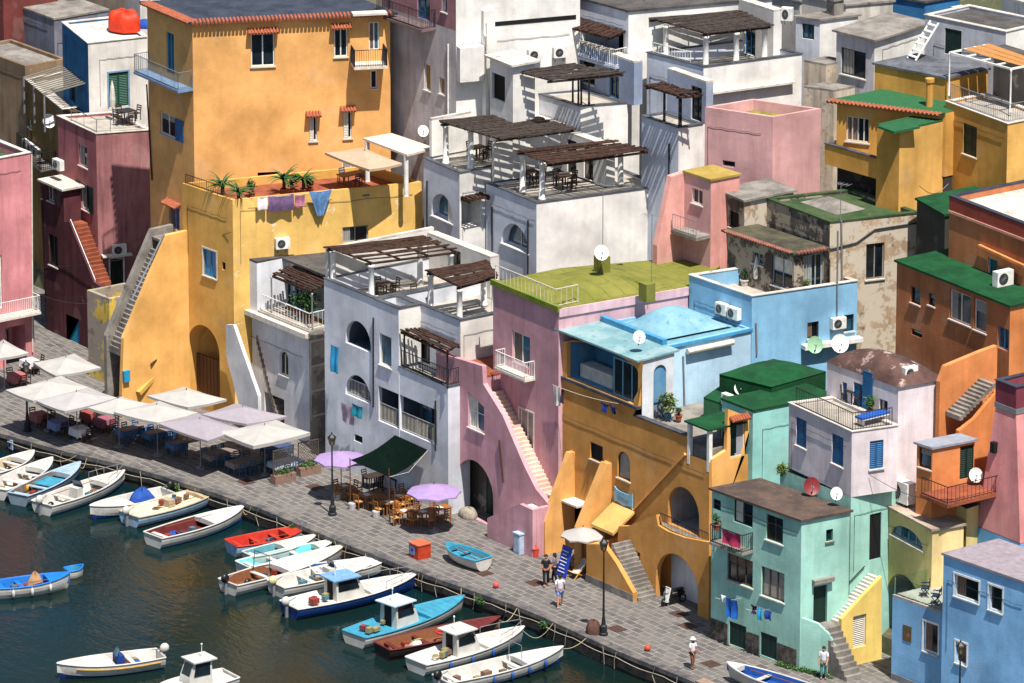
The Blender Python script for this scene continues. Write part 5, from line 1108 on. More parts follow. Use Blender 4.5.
s2 = H.mass((945, 216), (917, 200), 5., 19.4, 6, roof=FELT, over=.1, mat=ST((60, 60, 52), .3)) 
s3 = H.mass((946, 247), (895.5, 250), 2., 15.4, 8, roof=FELT, over=.1) if False else None
# orange stair wall down to the white house
xs = m.K.x+.05; fS = Face(V((xs, 2.5, 0)), V((xs, 13.2, 0))); g_ = lambda *a: fS.uz(*q('32', *a))
H.slab(fS, [(g_(668, 130)[0], 4), (g_(886, 130)[0], 4), (g_(886, 25)[0], g_(886, 22)[1]), (g_(830, 45)[0], g_(830, 42)[1]), (g_(750, 75)[0], g_(750, 75)[1]), (g_(690, 100)[0], g_(690, 100)[1]), (g_(668, 160)[0], g_(668, 160)[1])], .3, OBL)
fT = fS.shift(1.2); g2 = lambda *a: fT.uz(*q('32', *a))
stairs(H, fT.pt(g2(745, 300)[0], g2(745, 300)[1], -1.18), fT.pt(g2(880, 165)[0], g2(880, 165)[1], -1.18), 1.15, 11, CEMENT, side=V((1, 0, 0)))
H.slab(fT, [(g2(740, 300)[0], 4), (g2(890, 300)[0], 4), (g2(890, 200)[0], g2(890, 190)[1]), (g2(800, 300)[0], g2(800, 300)[1]), (g2(740, 345)[0], g2(740, 345)[1])], .25, OBL)
win(H, m.F, q('31', 560, 600, 600, 640), BLACKIN, mull=0, sill=None)
H.done()
H = House('orange_hut', 'small orange roof hut with a grey lead roof, green door and railed platform', OBL)
m = H.mass((932.6, 449), (917, 444), (974.7, 441), 6.2, 5, over=.12, roof=plain((140, 146, 156), .6))
win(H, m.F, q('32', 588, 405, 634, 495), DARKM, mull=0, gm=GLASSB); win(H, m.S, q('32', 745, 405, 795, 520), door='solid', sm=DKGREEN)
fl = MB(); zf = m.S.uz(*q('32', 700, 560))[1]; fl.prism([(m.K.x, m.K.y-.8), (m.K.x+2.2, m.K.y-.8), (m.K.x+2.2, m.R.y+1), (m.K.x, m.R.y+1)], zf-.2, zf); fl.build('platform', TILEF, H.root)
railing(H.root, [(m.K.x+.1, m.K.y-.75, zf), (m.K.x+2.15, m.K.y-.75, zf), (m.K.x+2.15, m.R.y+.9, zf)], .9, IRON, .25)
H.done()
# --- blue house lower right and the pink tapering tower
BL2 = ST((132, 184, 226), .2, stain=(60, 100, 150))
H = House('blue_corner_house', 'bright blue house at the lower right with a glass fenced terrace and mauve flat roof', BL2)
m = H.mass((1030, 585), (943.6, 555), (1085, 571), 3.4, -.3, over=.08, roof=plain((140, 130, 136), .85)); BC = m
t = BCT = H.mass((943.4, 614.3), (892.6, 596.5), 4., 3.4, -.3, roof=TERFLOOR, cop=COPE)
F = Face(t.L, m.K)
win(H, m.F, q('33', 712, 275, 800, 388), WHITE, mull=0, sur=WHITE); win(H, m.F, q('33', 840, 315, 888, 425), WHITE, mull=0, sur=WHITE)
win(H, t.F, q('33', 596, 450, 648, 580), WHITE, mull=0, sur=WHITE); win(H, m.F, q('33', 716, 525, 755, 620), WHITE, mull=0, sur=WHITE)
gl = MB(); 
fbox(gl, t.F, .05, t.z1+.13, t.F.L-.05, t.z1+1.05, -.12, -.1)
gm, gnt, gb = newmat('balustrade_glass'); gb.inputs['Base Color'].default_value = (.75, .9, .88, 1); gb.inputs['Transmission Weight'].default_value = 1; gb.inputs['Roughness'].default_value = .02; gb.inputs['IOR'].default_value = 1.1
gl.build('glass_balustrade', gm, H.root); gl = MB(); gl.box(t.L.x+.06, t.L.y+.15, t.z1+.13, t.L.x+.08, t.L.y+3.6, t.z1+1.05); gl.build('glass_balustrade', gm, H.root)
pl_ = MB(); fbox(pl_, F, .02, -.3, F.L-.02, .35, .003, .04); pl_.build('plinth', GREYM, H.root)
pt_ = MB(); c = t.F.uz(*q('33', 535, 498)); fbox(pt_, t.F, c[0]-.3, c[1]-.42, c[0]+.3, c[1]+.42, .003, .03); pt_.build('tile_picture', patchy('painted_tiles', (120, 70, 50), (70, 90, 60), (180, 150, 110), sc=4), H.root)
H.done()
H = House('pink_tower', 'tapering rose tower with a sky blue base and maroon parapet at the right edge', ST((214, 142, 140), .35, stain=(130, 84, 84)))
y_ = 9.0; Kt = onY(1016, 412, y_); Lt = onY(996, 404, y_); Kb = onY(1014, 540, y_-.4); Lb = onY(978, 522, y_-.4); zb = Kb.z; zt = Kt.z
w = 3.4; mb = MB()
tp = [V((Lt.x, y_, zt)), V((Kt.x, y_, zt)), V((Kt.x, y_+w, zt)), V((Lt.x, y_+w, zt))]; bt = [V((Lb.x, y_-.5, zb)), V((Kb.x+.6, y_-.5, zb)), V((Kb.x+.6, y_+w+.5, zb)), V((Lb.x, y_+w+.5, zb))]
H.root = empty('pink_tower', (Kb.x, y_+1.5, 0), H.label, 'house')
for i in range(4): j = (i+1) % 4; mb.poly([bt[i], bt[j], tp[j], tp[i]])
mb.build('wall', H.mat, H.root); H.block(V((bt[1].x+.05, bt[1].y-.05, 0)), V((bt[0].x-.05, bt[0].y-.05, 0)), V((bt[2].x+.05, bt[2].y+.05, 0)), 0, zb, floor=False, mat=ST((110, 172, 222), .2))
H.block(V((tp[1].x+.03, y_-.03, 0)), V((tp[0].x-.03, y_-.03, 0)), V((tp[2].x+.03, tp[2].y, 0)), zt+.16, zt+1.3, par=.7, cop=SLATE, mat=ST((130, 60, 74), .3))
bd = MB(); bd.box(tp[0].x-.06, y_-.06, zt-.12, tp[1].x+.06, tp[2].y+.06, zt+.155); bd.build('string_course', GREYM, H.root)
wn = onY(995, 447, y_-.2); bd = MB(); bd.box(wn.x-.16, y_-.4, wn.z-.28, wn.x+.16, y_+.2, wn.z+.28); bd.build('window', BLACKIN, H.root)
H.done()
# --- houses seen only by their tops at the back
def back(name, label, k, l, r, y, z0, mat, **kw):
    H = House(name, label, mat); m = H.mass(k, l, r, y=y, z0=z0, **kw); return H, m
H, m = back('slate_grey_house', 'shadowed grey blue house with a dark doorway at the upper left', (54, 20), (2, 1), 4., 11, 4, ST((120, 122, 136), .5), over=.05, roof=CEMENT); win(H, m.F, q('00', 24, 115, 76, 240), BLACKIN, door='dark'); H.done()
H, m = back('tan_wall_house', 'low tan walled house with a pale roof at the left edge', (25, 66), (-30, 46), 3., 6.5, 2, ST((130, 108, 84), .6), par=.2, roof=CEMENT); H.done()
H, m = back('old_blue_house', 'weathered blue house with a shallow dark arch behind the orange tarpaulin', (68, 3), (54, -3), (130, -4), 14, 6, ST((70, 120, 150), .4), sidemat=ST((112, 100, 90), .6), roof=CEMDK); recess(H, m.S, (71, 9, 101, 16.5), 1, True, rise=.35, inner=None); H.done()
H, m = back('small_white_house', 'small white gabled house peeping out beside the yellow tower', (140, -2), (126, -8), (160, -5), 16, 8, ST((214, 204, 200), .3), roof=COPW); H.done()
H, m = back('red_edge_house', 'sliver of a dark red house at the upper left edge', (3, -4), (-20, -12), 4., 9.5, 3, ST((120, 56, 52), .5)); H.done()
for i, (nm, lb, k, l, r, y, c, rf) in enumerate((
    ('sunlit_flat_house', 'long low white house with a broken roof edge at the top of the hill', (846, 6), (802, -3), (893, 2), 33, (206, 198, 186), CEMENT),
    ('blue_crest_house', 'small bright blue walled house on the skyline among flowers', (925, 3), (882, -4), (960, -3), 37, (44, 110, 160), CEMDK),
    ('white_crest_house', 'white house at the top right corner with a plain white roof', (1040, 8), (1002, -3), 6., 38, (226, 222, 216), COPW),
    ('pale_crest_house', 'pale house at the upper edge behind the reed pergola', (800, 2), (766, -6), (840, -4), 34, (180, 176, 170), CEMENT))):
    H, m = back(nm, lb, k, l, r, y, 8, ST(c, .4), over=.1, roof=rf); H.done()
# ============================================================ boats
BWHITE = patchy('boat_white', (196, 194, 188), (178, 174, 166), (120, 112, 100), sc=1.2, bs=.1, rough=.5, t3=(.66, .8)); BCREAM = patchy('boat_cream', (180, 164, 136), (160, 144, 118), (110, 96, 80), bs=.1, rough=.6); BBLUE = plain((30, 78, 150), .5); BTURQ = plain((58, 140, 166), .5); BNAVY = plain((22, 56, 120), .5); BRED = plain((176, 48, 34), .5); BMAR = plain((96, 34, 32), .6); BWOOD = plain((120, 74, 46), .6, sc=9)
BPALE = plain((150, 176, 196), .5); BGREY = plain((120, 134, 146), .6); TARPB = plain((22, 70, 150), .8); BLK = plain((22, 22, 24), .4)
def boat(label, stern, bow, beam, hull=BWHITE, rail=BWHITE, inside=BCREAM, boot=None, zg=-.5, h=.75, kind='open', foredeck=.3, fdm=None, motor=False, seats=3, seatm=None, base=-1.05, cabin=None, name='rowing_boat', group='boats moored along the quay', heel=0):
    a = onZ(stern[0], stern[1], zg); b = onZ(bow[0], bow[1], zg); d = b-a; Lg = d.length; B = beam*.45
    e = empty(name, (0, 0, 0), label, 'boat', group)
    def hb(t): return B*((.8+.2*sin(t/.4*pi/2)) if t < .4 else max(.015, (1-((t-.4)/.6)**2.3)**.85 if t < 1 else .015))
    def zs(t): return h*(.82+.06*(1-t)**2+.34*t**3)
    def zk(t): return -.28+.24*t**5
    NX, NK = 22, 7
    def sec(t, k, inset=0.):
        f = k/(NK-1); y = max(.004, hb(t)-inset)*(sin(f*pi/2)**.62); z = zk(t)+(zs(t)-zk(t))*(f**1.35); return y, z
    def X(t, zf): return -Lg/2+Lg*t*(.965)+ .035*Lg*(t**3)*zf
    hm, bm = MB(), MB()
    for sd in (-1, 1):
        for i in range(NX):
            for k in range(NK-1):
                q_ = []
                for (ii, kk) in ((i, k), (i+1, k), (i+1, k+1), (i, k+1)):
                    t = ii/NX; y, z = sec(t, kk); q_.append((X(t, kk/(NK-1)), sd*y, z))
                if sd > 0: q_ = q_[::-1]
                (bm if k < 3 else hm).poly(q_)
    tr = [(X(0, 1), -sec(0, k)[0], sec(0, k)[1]) for k in range(NK)]; tr2 = [(x, -y, z) for x, y, z in tr[::-1]]
    hm.poly(tr+tr2)
    hm.build('hull', hull, e, True); bm.build('waterline', boot or hull, e, True)
    g = MB()
    for sd in (-1, 1): g.tube([(X(i/NX, 1), sd*hb(i/NX), zs(i/NX)) for i in range(NX+1)], .045, 6)
    g.tube([(X(0, 1), -hb(0), zs(0)), (X(0, 1), hb(0), zs(0))], .045, 6); g.build('gunwale', rail, e)
    fl = .34 if kind != 'deck' else .10
    m = MB()
    for i in range(NX):
        t0, t1 = i/NX, (i+1)/NX
        y0, y1 = max(.01, hb(t0)-.05), max(.01, hb(t1)-.05); z0, z1 = zs(t0), zs(t1); f0, f1 = max(zs(t0)-h*fl*2, .08), max(zs(t1)-h*fl*2, .08)
        x0, x1 = X(t0, 1), X(t1, 1)
        for sd in (-1, 1):
            w0, w1 = y0*.86, y1*.86; m.poly([(x0, sd*y0, z0), (x1, sd*y1, z1), (x1, sd*w1, f1), (x0, sd*w0, f0)][::sd])
        m.poly([(x0, -y0*.86, f0), (x1, -y1*.86, f1), (x1, y1*.86, f1), (x0, y0*.86, f0)])
    x0 = X(0, 1)+.01; m.poly([(x0, -hb(0)+.05, zs(0)), (x0, hb(0)-.05, zs(0)), (x0, hb(0)*.8, .1), (x0, -hb(0)*.8, .1)])
    m.build('inside', inside, e)
    if foredeck > 0:
        m = MB(); t0 = 1-foredeck
        for i in range(8):
            ta, tb = t0+foredeck*i/8, t0+foredeck*(i+1)/8; ya, yb = max(.005, hb(ta)-.02), max(.005, hb(tb)-.02)
            for s_ in (-1, 1): m.poly([(X(ta, 1), 0, zs(ta)+.06), (X(tb, 1), 0, zs(tb)+.05), (X(tb, 1), s_*yb, zs(tb)+.01), (X(ta, 1), s_*ya, zs(ta)+.01)][::-s_])
        yb = hb(t0)-.02; m.poly([(X(t0, 1), -yb, zs(t0)-.22), (X(t0, 1), yb, zs(t0)-.22), (X(t0, 1), yb, zs(t0)+.01), (X(t0, 1), 0, zs(t0)+.06), (X(t0, 1), -yb, zs(t0)+.01)]); m.build('foredeck', fdm or rail, e)
    for k in range(seats):
        t = .1+.5*k/max(1, seats-1) if seats > 1 else .3
        m = MB(); y = hb(t)-.07; m.box(X(t, 1)-.12, -y, zs(t)-.2, X(t, 1)+.14, y, zs(t)-.15); m.build('thwart', seatm or rail, e)
    if motor:
        m = MB(); x = X(0, 1)-.12; z = zs(0)
        m.grid(lambda u_, v_: (x-.08+.26*cos(2*pi*u_)*sin(pi*v_), .17*sin(2*pi*u_)*sin(pi*v_), z+.26-.26*cos(pi*v_)), 10, 8); o = m.build('outboard_motor', BLK if motor is True else motor, e, True)
        m = MB(); m.box(x-.12, -.05, -.45, x+.04, .05, z+.05); m.beam((x+.1, 0, z+.2), (x+.6, .1, z+.3), .04); m.build('motor_leg', GREYM, o)
    if cabin:
        t0, t1, ch, cm, roofm = cabin; x0, x1 = X(t0, 1), X(t1, 1); y = min(hb(t0), hb(t1))*.62; zb = .12; zt = zs(t0)+ch
        m = MB(); rk = .28*(x1-x0)
        P_ = [(x0, -y, zb), (x1+.1, -y*.9, zb), (x1-rk*.2, -y*.85, zs(t1)+ch*.28), (x1-rk, -y*.8, zt), (x0, -y*.86, zt)]; Q_ = [(a_, -b_, c_) for a_, b_, c_ in P_]
        m.poly(P_); m.poly(Q_[::-1])
        for i in range(1, 4): m.poly([P_[i], P_[i+1 if i < 4 else 0], Q_[i+1], Q_[i]][::-1])
        m.poly([P_[4], P_[0], Q_[0], Q_[4]][::-1]); o = m.build('cabin', cm, e)
        r_ = MB(); r_.box(x0-.25, -y-.08, zt+.005, x1-rk+.15, y+.08, zt+.07); r_.build('cabin_roof', roofm, o)
        def lerp(a_, b_, t_): return tuple(a_[i]+(b_[i]-a_[i])*t_ for i in range(3))
        for S_, sg in ((P_, -1), (Q_, 1)):
            wn = MB(); pts = [(x0+.12, sg*(y*.9), zs(t0)+ch*.35), (x1-rk*.75, sg*y*.885, zs(t0)+ch*.38), (x1-rk*1.12, sg*y*.84, zt-.1), (x0+.12, sg*y*.868, zt-.1)]
            pts = [(a_, b_+sg*.025, c_) for a_, b_, c_ in pts]; wn.poly(pts if sg < 0 else pts[::-1]); wn.build('cabin_window', GLASS, o)
        wn = MB(); n_ = V((1, 0, .35)); a1_, a2_ = lerp(P_[2], P_[3], .12), lerp(P_[2], P_[3], .85); b1_, b2_ = lerp(Q_[2], Q_[3], .12), lerp(Q_[2], Q_[3], .85)
        sh = .02; wn.poly([(a1_[0]+sh, a1_[1]*.8, a1_[2]), (b1_[0]+sh, b1_[1]*.8, b1_[2]), (b2_[0]+sh, b2_[1]*.8, b2_[2]), (a2_[0]+sh, a2_[1]*.8, a2_[2])]); wn.build('windscreen', GLASS, o)
        dr = MB(); dr.poly([(x0-.012, -.25, zb+.1), (x0-.012, .3, zb+.1), (x0-.012, .3, zt-.1), (x0-.012, -.25, zt-.1)][::-1]); dr.build('cabin_door', BLACKIN, o)
        ms = MB(); ms.tube([(x0+.3, 0, zt+.06), (x0+.3, 0, zt+.75)], .02, 5); ms.blob((x0+.3, 0, zt+.75), .06, 6); ms.build('mast_light', WHITE, o)
    e.location = ((a+b)/2).to_tuple()[:2]+(base,); e.rotation_euler = (heel, 0, math.atan2(d.y, d.x)); e['_L'] = Lg
    return e, (X, hb, zs)
def bpart(name, mb, mat, e, smooth=False):
    o = bpy.data.objects.new(name, bpy.data.meshes.new(name)); COL.objects.link(o); o.data.from_pydata(mb.v, [], mb.f); o.data.update(); o.data.materials.append(mat); o.parent = e
    if smooth: o.data.polygons.foreach_set('use_smooth', [True]*len(o.data.polygons))
    return o
def console(e, fn, t, mat=BWHITE, screen=True):
    X, hb, zs = fn; x = X(t, 1); m = MB(); m.box(x-.22, -.32, .1, x+.22, .32, zs(t)+.25); o = bpart('console', m, mat, e)
    if screen: m = MB(); m.poly([(x+.2, -.36, zs(t)+.25), (x+.2, .36, zs(t)+.25), (x+.02, .32, zs(t)+.62), (x+.02, -.32, zs(t)+.62)]); bpart('windscreen', m, GLASSB, o); m = MB(); m.tube([(x+.2, -.38, zs(t)+.25), (x+.02, -.34, zs(t)+.64), (x+.02, .34, zs(t)+.64), (x+.2, .38, zs(t)+.25)], .02, 5); bpart('screen_frame', m, DARKM, o)
def oars(e, fn, n=2):
    X, hb, zs = fn
    for k in range(n): m = MB(); s_ = -.25+.5*k; m.tube([(X(.1, 1), s_, zs(.2)-.03), (X(.75, 1), s_*.5, zs(.7)+.02)], .025, 5); m.beam((X(.02, 1), s_*1.1, zs(.2)-.05), (X(.14, 1), s_, zs(.2)-.03), .12, .03); bpart('oar', m, BWOOD, e)
def fenders(e, fn, ts, side=-1, mat=BBLUE):
    X, hb, zs = fn
    for t in ts: m = MB(); y = side*(hb(t)+.1); x = X(t, 1); m.lathe((x, y, zs(t)-.5), [(.02, 0), (.09, .06), (.09, .34), (.02, .42)], 8); m.tube([(x, y, zs(t)-.1), (x, side*hb(t), zs(t)+.03)], .012, 4); bpart('fender', m, mat, e, True)
def pulpit(e, fn, mat=STEEL):
    X, hb, zs = fn; m = MB(); pts = []
    for t, s_ in ((.7, -1), (.84, -1), (.97, -1), (.97, 1), (.84, 1), (.7, 1)): pts.append((X(t, 1), s_*(hb(t)-.05), zs(t)+.42))
    m.tube(pts, .018, 5)
    for t, s_ in ((.7, -1), (.84, -1), (.84, 1), (.7, 1)): m.tube([(X(t, 1), s_*(hb(t)-.05), zs(t)), (X(t, 1), s_*(hb(t)-.05), zs(t)+.42)], .015, 4)
    bpart('bow_rail', m, mat, e)
def heap(e, fn, t, size, mat, name, yoff=0., seed=3):
    X, hb, zs = fn; rn = random.Random(seed); m = MB(); ph = [rn.uniform(0, 6) for _ in range(6)]
    def f(u, v):
        a = 2*pi*u; r_ = sin(pi*v*.5+.0001)*(1+.18*sin(3*a+ph[0])+.1*sin(5*a+ph[1])); return (X(t, 1)+size[0]*r_*cos(a), yoff+size[1]*r_*sin(a), .12+size[2]*cos(pi*v*.5)*(1+.12*sin(4*a+ph[2])))
    m.grid(f, 16, 7); return bpart(name, m, mat, e)
b1, f = boat('white rowing boat with a sandy interior, half cut by the left edge, nearest the quay', (-16, 474), (34, 455.5), 1.9, inside=BCREAM, boot=BPALE)
b2, f = boat('white open boat with blue waterline and yellow buoy, second from the left edge', (-4, 490), (52.5, 462.5), 2.0, boot=BBLUE, inside=BWHITE); fenders(b2, f, (.3,), mat=plain((220, 170, 30)))
b3, f = boat('grey blue rowing boat with a turquoise deck board inside', (18, 496), (80.5, 467), 1.9, hull=BGREY, rail=plain((150, 170, 184)), inside=plain((110, 96, 84)), boot=BBLUE)
m = MB(); X, hb, zs = f; m.box(X(.38, 1), -.6, zs(.4)-.1, X(.62, 1), .6, zs(.5)-.06); bpart('deck_board', m, BTURQ, b3)
b4, f = boat('white motor boat with a console and windscreen beside the grey blue rowing boat', (42, 505), (124.5, 475.5), 2.2, boot=BBLUE, inside=BWHITE, motor=BWHITE, seats=1); console(b4, f, .42); pulpit(b4, f)
b5, f = boat('low white speedboat with a crumpled blue tarpaulin and twin engine stern', (168, 492), (90, 511), 2.0, boot=BNAVY, inside=BWHITE, motor=True, seats=1, foredeck=.45, name='speedboat'); heap(b5, f, .34, (.75, .6, 1.0), TARPB, 'tarpaulin'); 
b6, f = boat('cream decked boat with a pale blue hull, tall pointed bow and fishing gear', (129, 516), (225, 489), 2.4, hull=BPALE, rail=BCREAM, inside=plain((214, 196, 166)), boot=BMAR, kind='deck', seats=1, motor=BWHITE); heap(b6, f, .3, (.5, .4, .45), plain((90, 70, 52), .9), 'net_pile', .1); console(b6, f, .42, BCREAM, False)
b7, f = boat('white boat with maroon trimmed cockpit and vivid blue waterline, lying broadside', (153, 537), (244, 511), 2.2, rail=BWHITE, inside=BMAR, boot=plain((20, 120, 210), .4), kind='open', foredeck=.42, fdm=BWHITE, seats=2); heap(b7, f, .25, (.35, .3, .35), TARPB, 'folded_tarp', .2)
b8, f = boat('bright blue rowing boat with white hull and a heap of nets, apart on the water', (-6, 587), (70, 578), 1.9, hull=BWHITE, rail=plain((20, 110, 200), .5), inside=plain((24, 104, 180), .6), boot=BWHITE, seats=3); heap(b8, f, .55, (.42, .38, .95), plain((170, 130, 96), .9), 'net_pile', 0, 5); fenders(b8, f, (.2, .45, .7), mat=BWHITE)
b9, f = boat('tiny blue and white tender floating beyond the bow of the blue boat', (66, 567.5), (83, 565), .95, rail=plain((20, 110, 200), .5), inside=BTURQ, seats=1, h=.5, foredeck=0, name='tender')
b10, f = boat('white speedboat with navy hull stripes and dark seats, alone at the lower left', (161, 655), (57, 669), 2.1, boot=BNAVY, inside=BWHITE, foredeck=.5, seats=1, motor=BWHITE, name='speedboat'); console(b10, f, .42, BNAVY); heap(b10, f, .25, (.4, .3, .35), TARPB, 'seat_cover')
X, hb, zs = f; m = MB()
for s_ in (-1, 1): m.tube([(X(t_, 1), s_*(hb(t_)*.985+.02), zs(t_)-.2) for t_ in [.05+.8*i/12 for i in range(13)]], .03, 5)
bpart('hull_stripe', m, plain((196, 150, 40), .5), b10)
b11, f = boat('white cabin boat with a mast light and orange buoys at the bottom edge', (231, 675), (158, 692), 2.3, inside=BWHITE, boot=BPALE, kind='deck', cabin=(.34, .66, 1.2, BWHITE, BWHITE), seats=0, name='cabin_boat', foredeck=.32); fenders(b11, f, (.2, .8), 1, plain((220, 90, 40)))
b12, f = boat('red orange open boat with pale hull, first of the right hand row', (231, 545), (308, 531), 2.0, hull=BPALE, rail=BRED, inside=BRED, boot=BWHITE)
b13, f = boat('narrow white boat tucked directly beside the red orange boat', (248, 556), (316, 540), 1.6, inside=plain((90, 150, 160)), boot=BBLUE, seats=2, foredeck=.5)
b14, f = boat('white boat with pale turquoise interior between two white boats', (242, 566), (335, 545), 1.8, rail=BWHITE, inside=plain((110, 196, 200)), boot=BBLUE, foredeck=.2)
b15, f = boat('white boat with brown wooden cockpit and a dark outboard at its stern', (228, 584), (344, 550.5), 2.2, inside=BWOOD, boot=BPALE, motor=True, foredeck=.55, seats=1); m = MB(); X, hb, zs = f; m.tube([(X(.3, 1), -.7, zs(.3)), (X(.3, 1), -.6, zs(.3)+1.1), (X(.3, 1), .6, zs(.3)+1.1), (X(.3, 1), .7, zs(.3))], .025, 6); bpart('hoop', m, DARKM, b15)
b17, f = boat('white boat covered by a vivid blue canvas with blue inside its bow', (312, 571), (389, 563.5), 2.1, rail=BWHITE, inside=BBLUE, boot=BBLUE, fdm=BWHITE, foredeck=.25); heap(b17, f, .4, (1.7, .85, .55), plain((26, 66, 190), .7), 'canvas_cover', .2)
b16, f = boat('all white motor boat with rounded windscreen beside the blue canvas boat', (276, 586), (385, 560), 2.3, inside=BWHITE, boot=BPALE, foredeck=.5, seats=1, motor=plain((200, 196, 150))); console(b16, f, .5); 
b18, f = boat('navy blue hulled cabin boat with white deck and blue cabin back', (289, 607), (417.5, 578.5), 2.5, hull=BNAVY, rail=BWHITE, inside=BWHITE, boot=BNAVY, kind='deck', cabin=(.33, .56, 1.0, BWHITE, plain((110, 150, 190))), seats=0, fdm=BWHITE, foredeck=.42, name='cabin_boat', motor=BWHITE); pulpit(b18, f)
b19, f = boat('turquoise decked fishing boat with white hull and white cabin', (354, 636), (464, 601), 2.5, hull=BWHITE, rail=BTURQ, inside=BTURQ, boot=BCREAM, kind='deck', cabin=(.32, .53, 1.1, BWHITE, plain((180, 200, 210))), seats=0, fdm=BTURQ, foredeck=.4, name='fishing_boat'); fenders(b19, f, (.55,), 1, plain((220, 170, 90)))
b20, f = boat('dark maroon wooden boat with red bottom and a red lifebuoy on deck', (382, 648), (500, 622), 2.2, hull=plain((40, 28, 30), .5), rail=BMAR, inside=BWOOD, boot=BRED, foredeck=.4, fdm=BMAR)
m = MB(); X, hb, zs = f; m.tube([(X(.52, 1)+.3*cos(k*pi/6), .3*sin(k*pi/6), zs(.5)+.05) for k in range(13)], .07, 7); bpart('lifebuoy', m, BRED, b20); heap(b20, f, .3, (.4, .35, .4), OFFW, 'net_pile')
b21, f = boat('white fishing boat with a tall wheelhouse and rod holders next to the maroon boat', (416, 663), (524, 632), 2.4, hull=BWHITE, boot=BPALE, inside=BWHITE, kind='deck', cabin=(.32, .54, 1.1, BWHITE, BWHITE), seats=0, foredeck=.42, name='fishing_boat'); fenders(b21, f, (.2, .4, .6), -1); pulpit(b21, f)
b22, f = boat('long white boat with blue and white hull patches at the bottom of the row', (441, 681), (563, 652), 2.2, hull=BWHITE, boot=BBLUE, inside=BWHITE, motor=True, foredeck=.35, seats=2); fenders(b22, f, (.35, .5, .65, .8), -1); m = MB(); X, hb, zs = f; m.tube([(X(.62, 1), -.6, zs(.6)), (X(.62, 1), -.55, zs(.6)+1.0), (X(.62, 1), .55, zs(.6)+1.0), (X(.62, 1), .6, zs(.6))], .02, 6); bpart('hoop', m, STEEL, b22)
b24, f = boat('small turquoise boat with white hull pulled up on the paving', (484, 560.5), (446.5, 546.5), 1.6, rail=BTURQ, inside=BTURQ, boot=BWHITE, zg=.6, h=.5, base=.26, seats=2, foredeck=.18, group='boats pulled up on the quay'); oars(b24, f)
b25, f = boat('blue and white boat with a wooden oar beached at the lower right', (812, 692), (727, 667), 1.7, rail=BWHITE, inside=BBLUE, boot=BWHITE, zg=.7, h=.62, base=.26, seats=2, foredeck=.15, group='boats pulled up on the quay'); oars(b25, f, 1)

# loose gear lying in the boats
GEAR = (('bucket', plain((60, 90, 116), .6)), ('rope_coil', plain((170, 150, 110), .9)), ('crate', plain((112, 84, 66), .8)), ('fuel_can', plain((130, 50, 40), .6)), ('jerry_can', plain((140, 128, 84), .6)), ('dark_bag', BLK), ('bait_box', plain((70, 110, 120), .6)))
rg_ = random.Random(12)
for bt in (b1, b2, b3, b4, b5, b6, b7, b8, b10, b12, b13, b14, b15, b16, b17, b18, b19, b20, b21, b22):
    L_ = bt['_L']; dk = any(c.name.startswith('cabin') for c in bt.children)
    for k in range(5):
        nm, mt = rg_.choice(GEAR); x = L_*rg_.uniform(-.42, -.16 if dk else .12); y = rg_.uniform(-.45, .45); z = .62 if dk or bt is b6 else .2; m = MB()
        if nm == 'bucket': m.lathe((x, y, z), [(.1, 0), (.14, .26), (.12, .26), (.09, .03)], 10)
        elif nm == 'rope_coil': m.tube([(x+(.2-.01*i*.3)*cos(i*.7), y+(.2-.003*i)*sin(i*.7), z+.02+.006*i) for i in range(28)], .022, 5)
        elif nm == 'dark_bag': m.grid(lambda u, v: (x+.24*cos(2*pi*u)*sin(pi*v*.5), y+.17*sin(2*pi*u)*sin(pi*v*.5), z+.24*cos(pi*v*.5)), 9, 5)
        else: h_ = rg_.uniform(.16, .3); m.obox((x, y, z+h_/2), (rg_.uniform(.12, .25), rg_.uniform(0, .08), 0), (-.03, rg_.uniform(.1, .18), 0), (0, 0, h_/2))
        bpart(nm, m, mt, bt)
    if bt.name.split('.')[0] in ('rowing_boat',) and rg_.random() < .6:
        m = MB(); y0 = rg_.choice((-.5, .5)); m.tube([(-L_*.3, y0, .7), (L_*.18, y0*.7, .74)], .022, 5); bpart('boathook', m, BWOOD, bt)
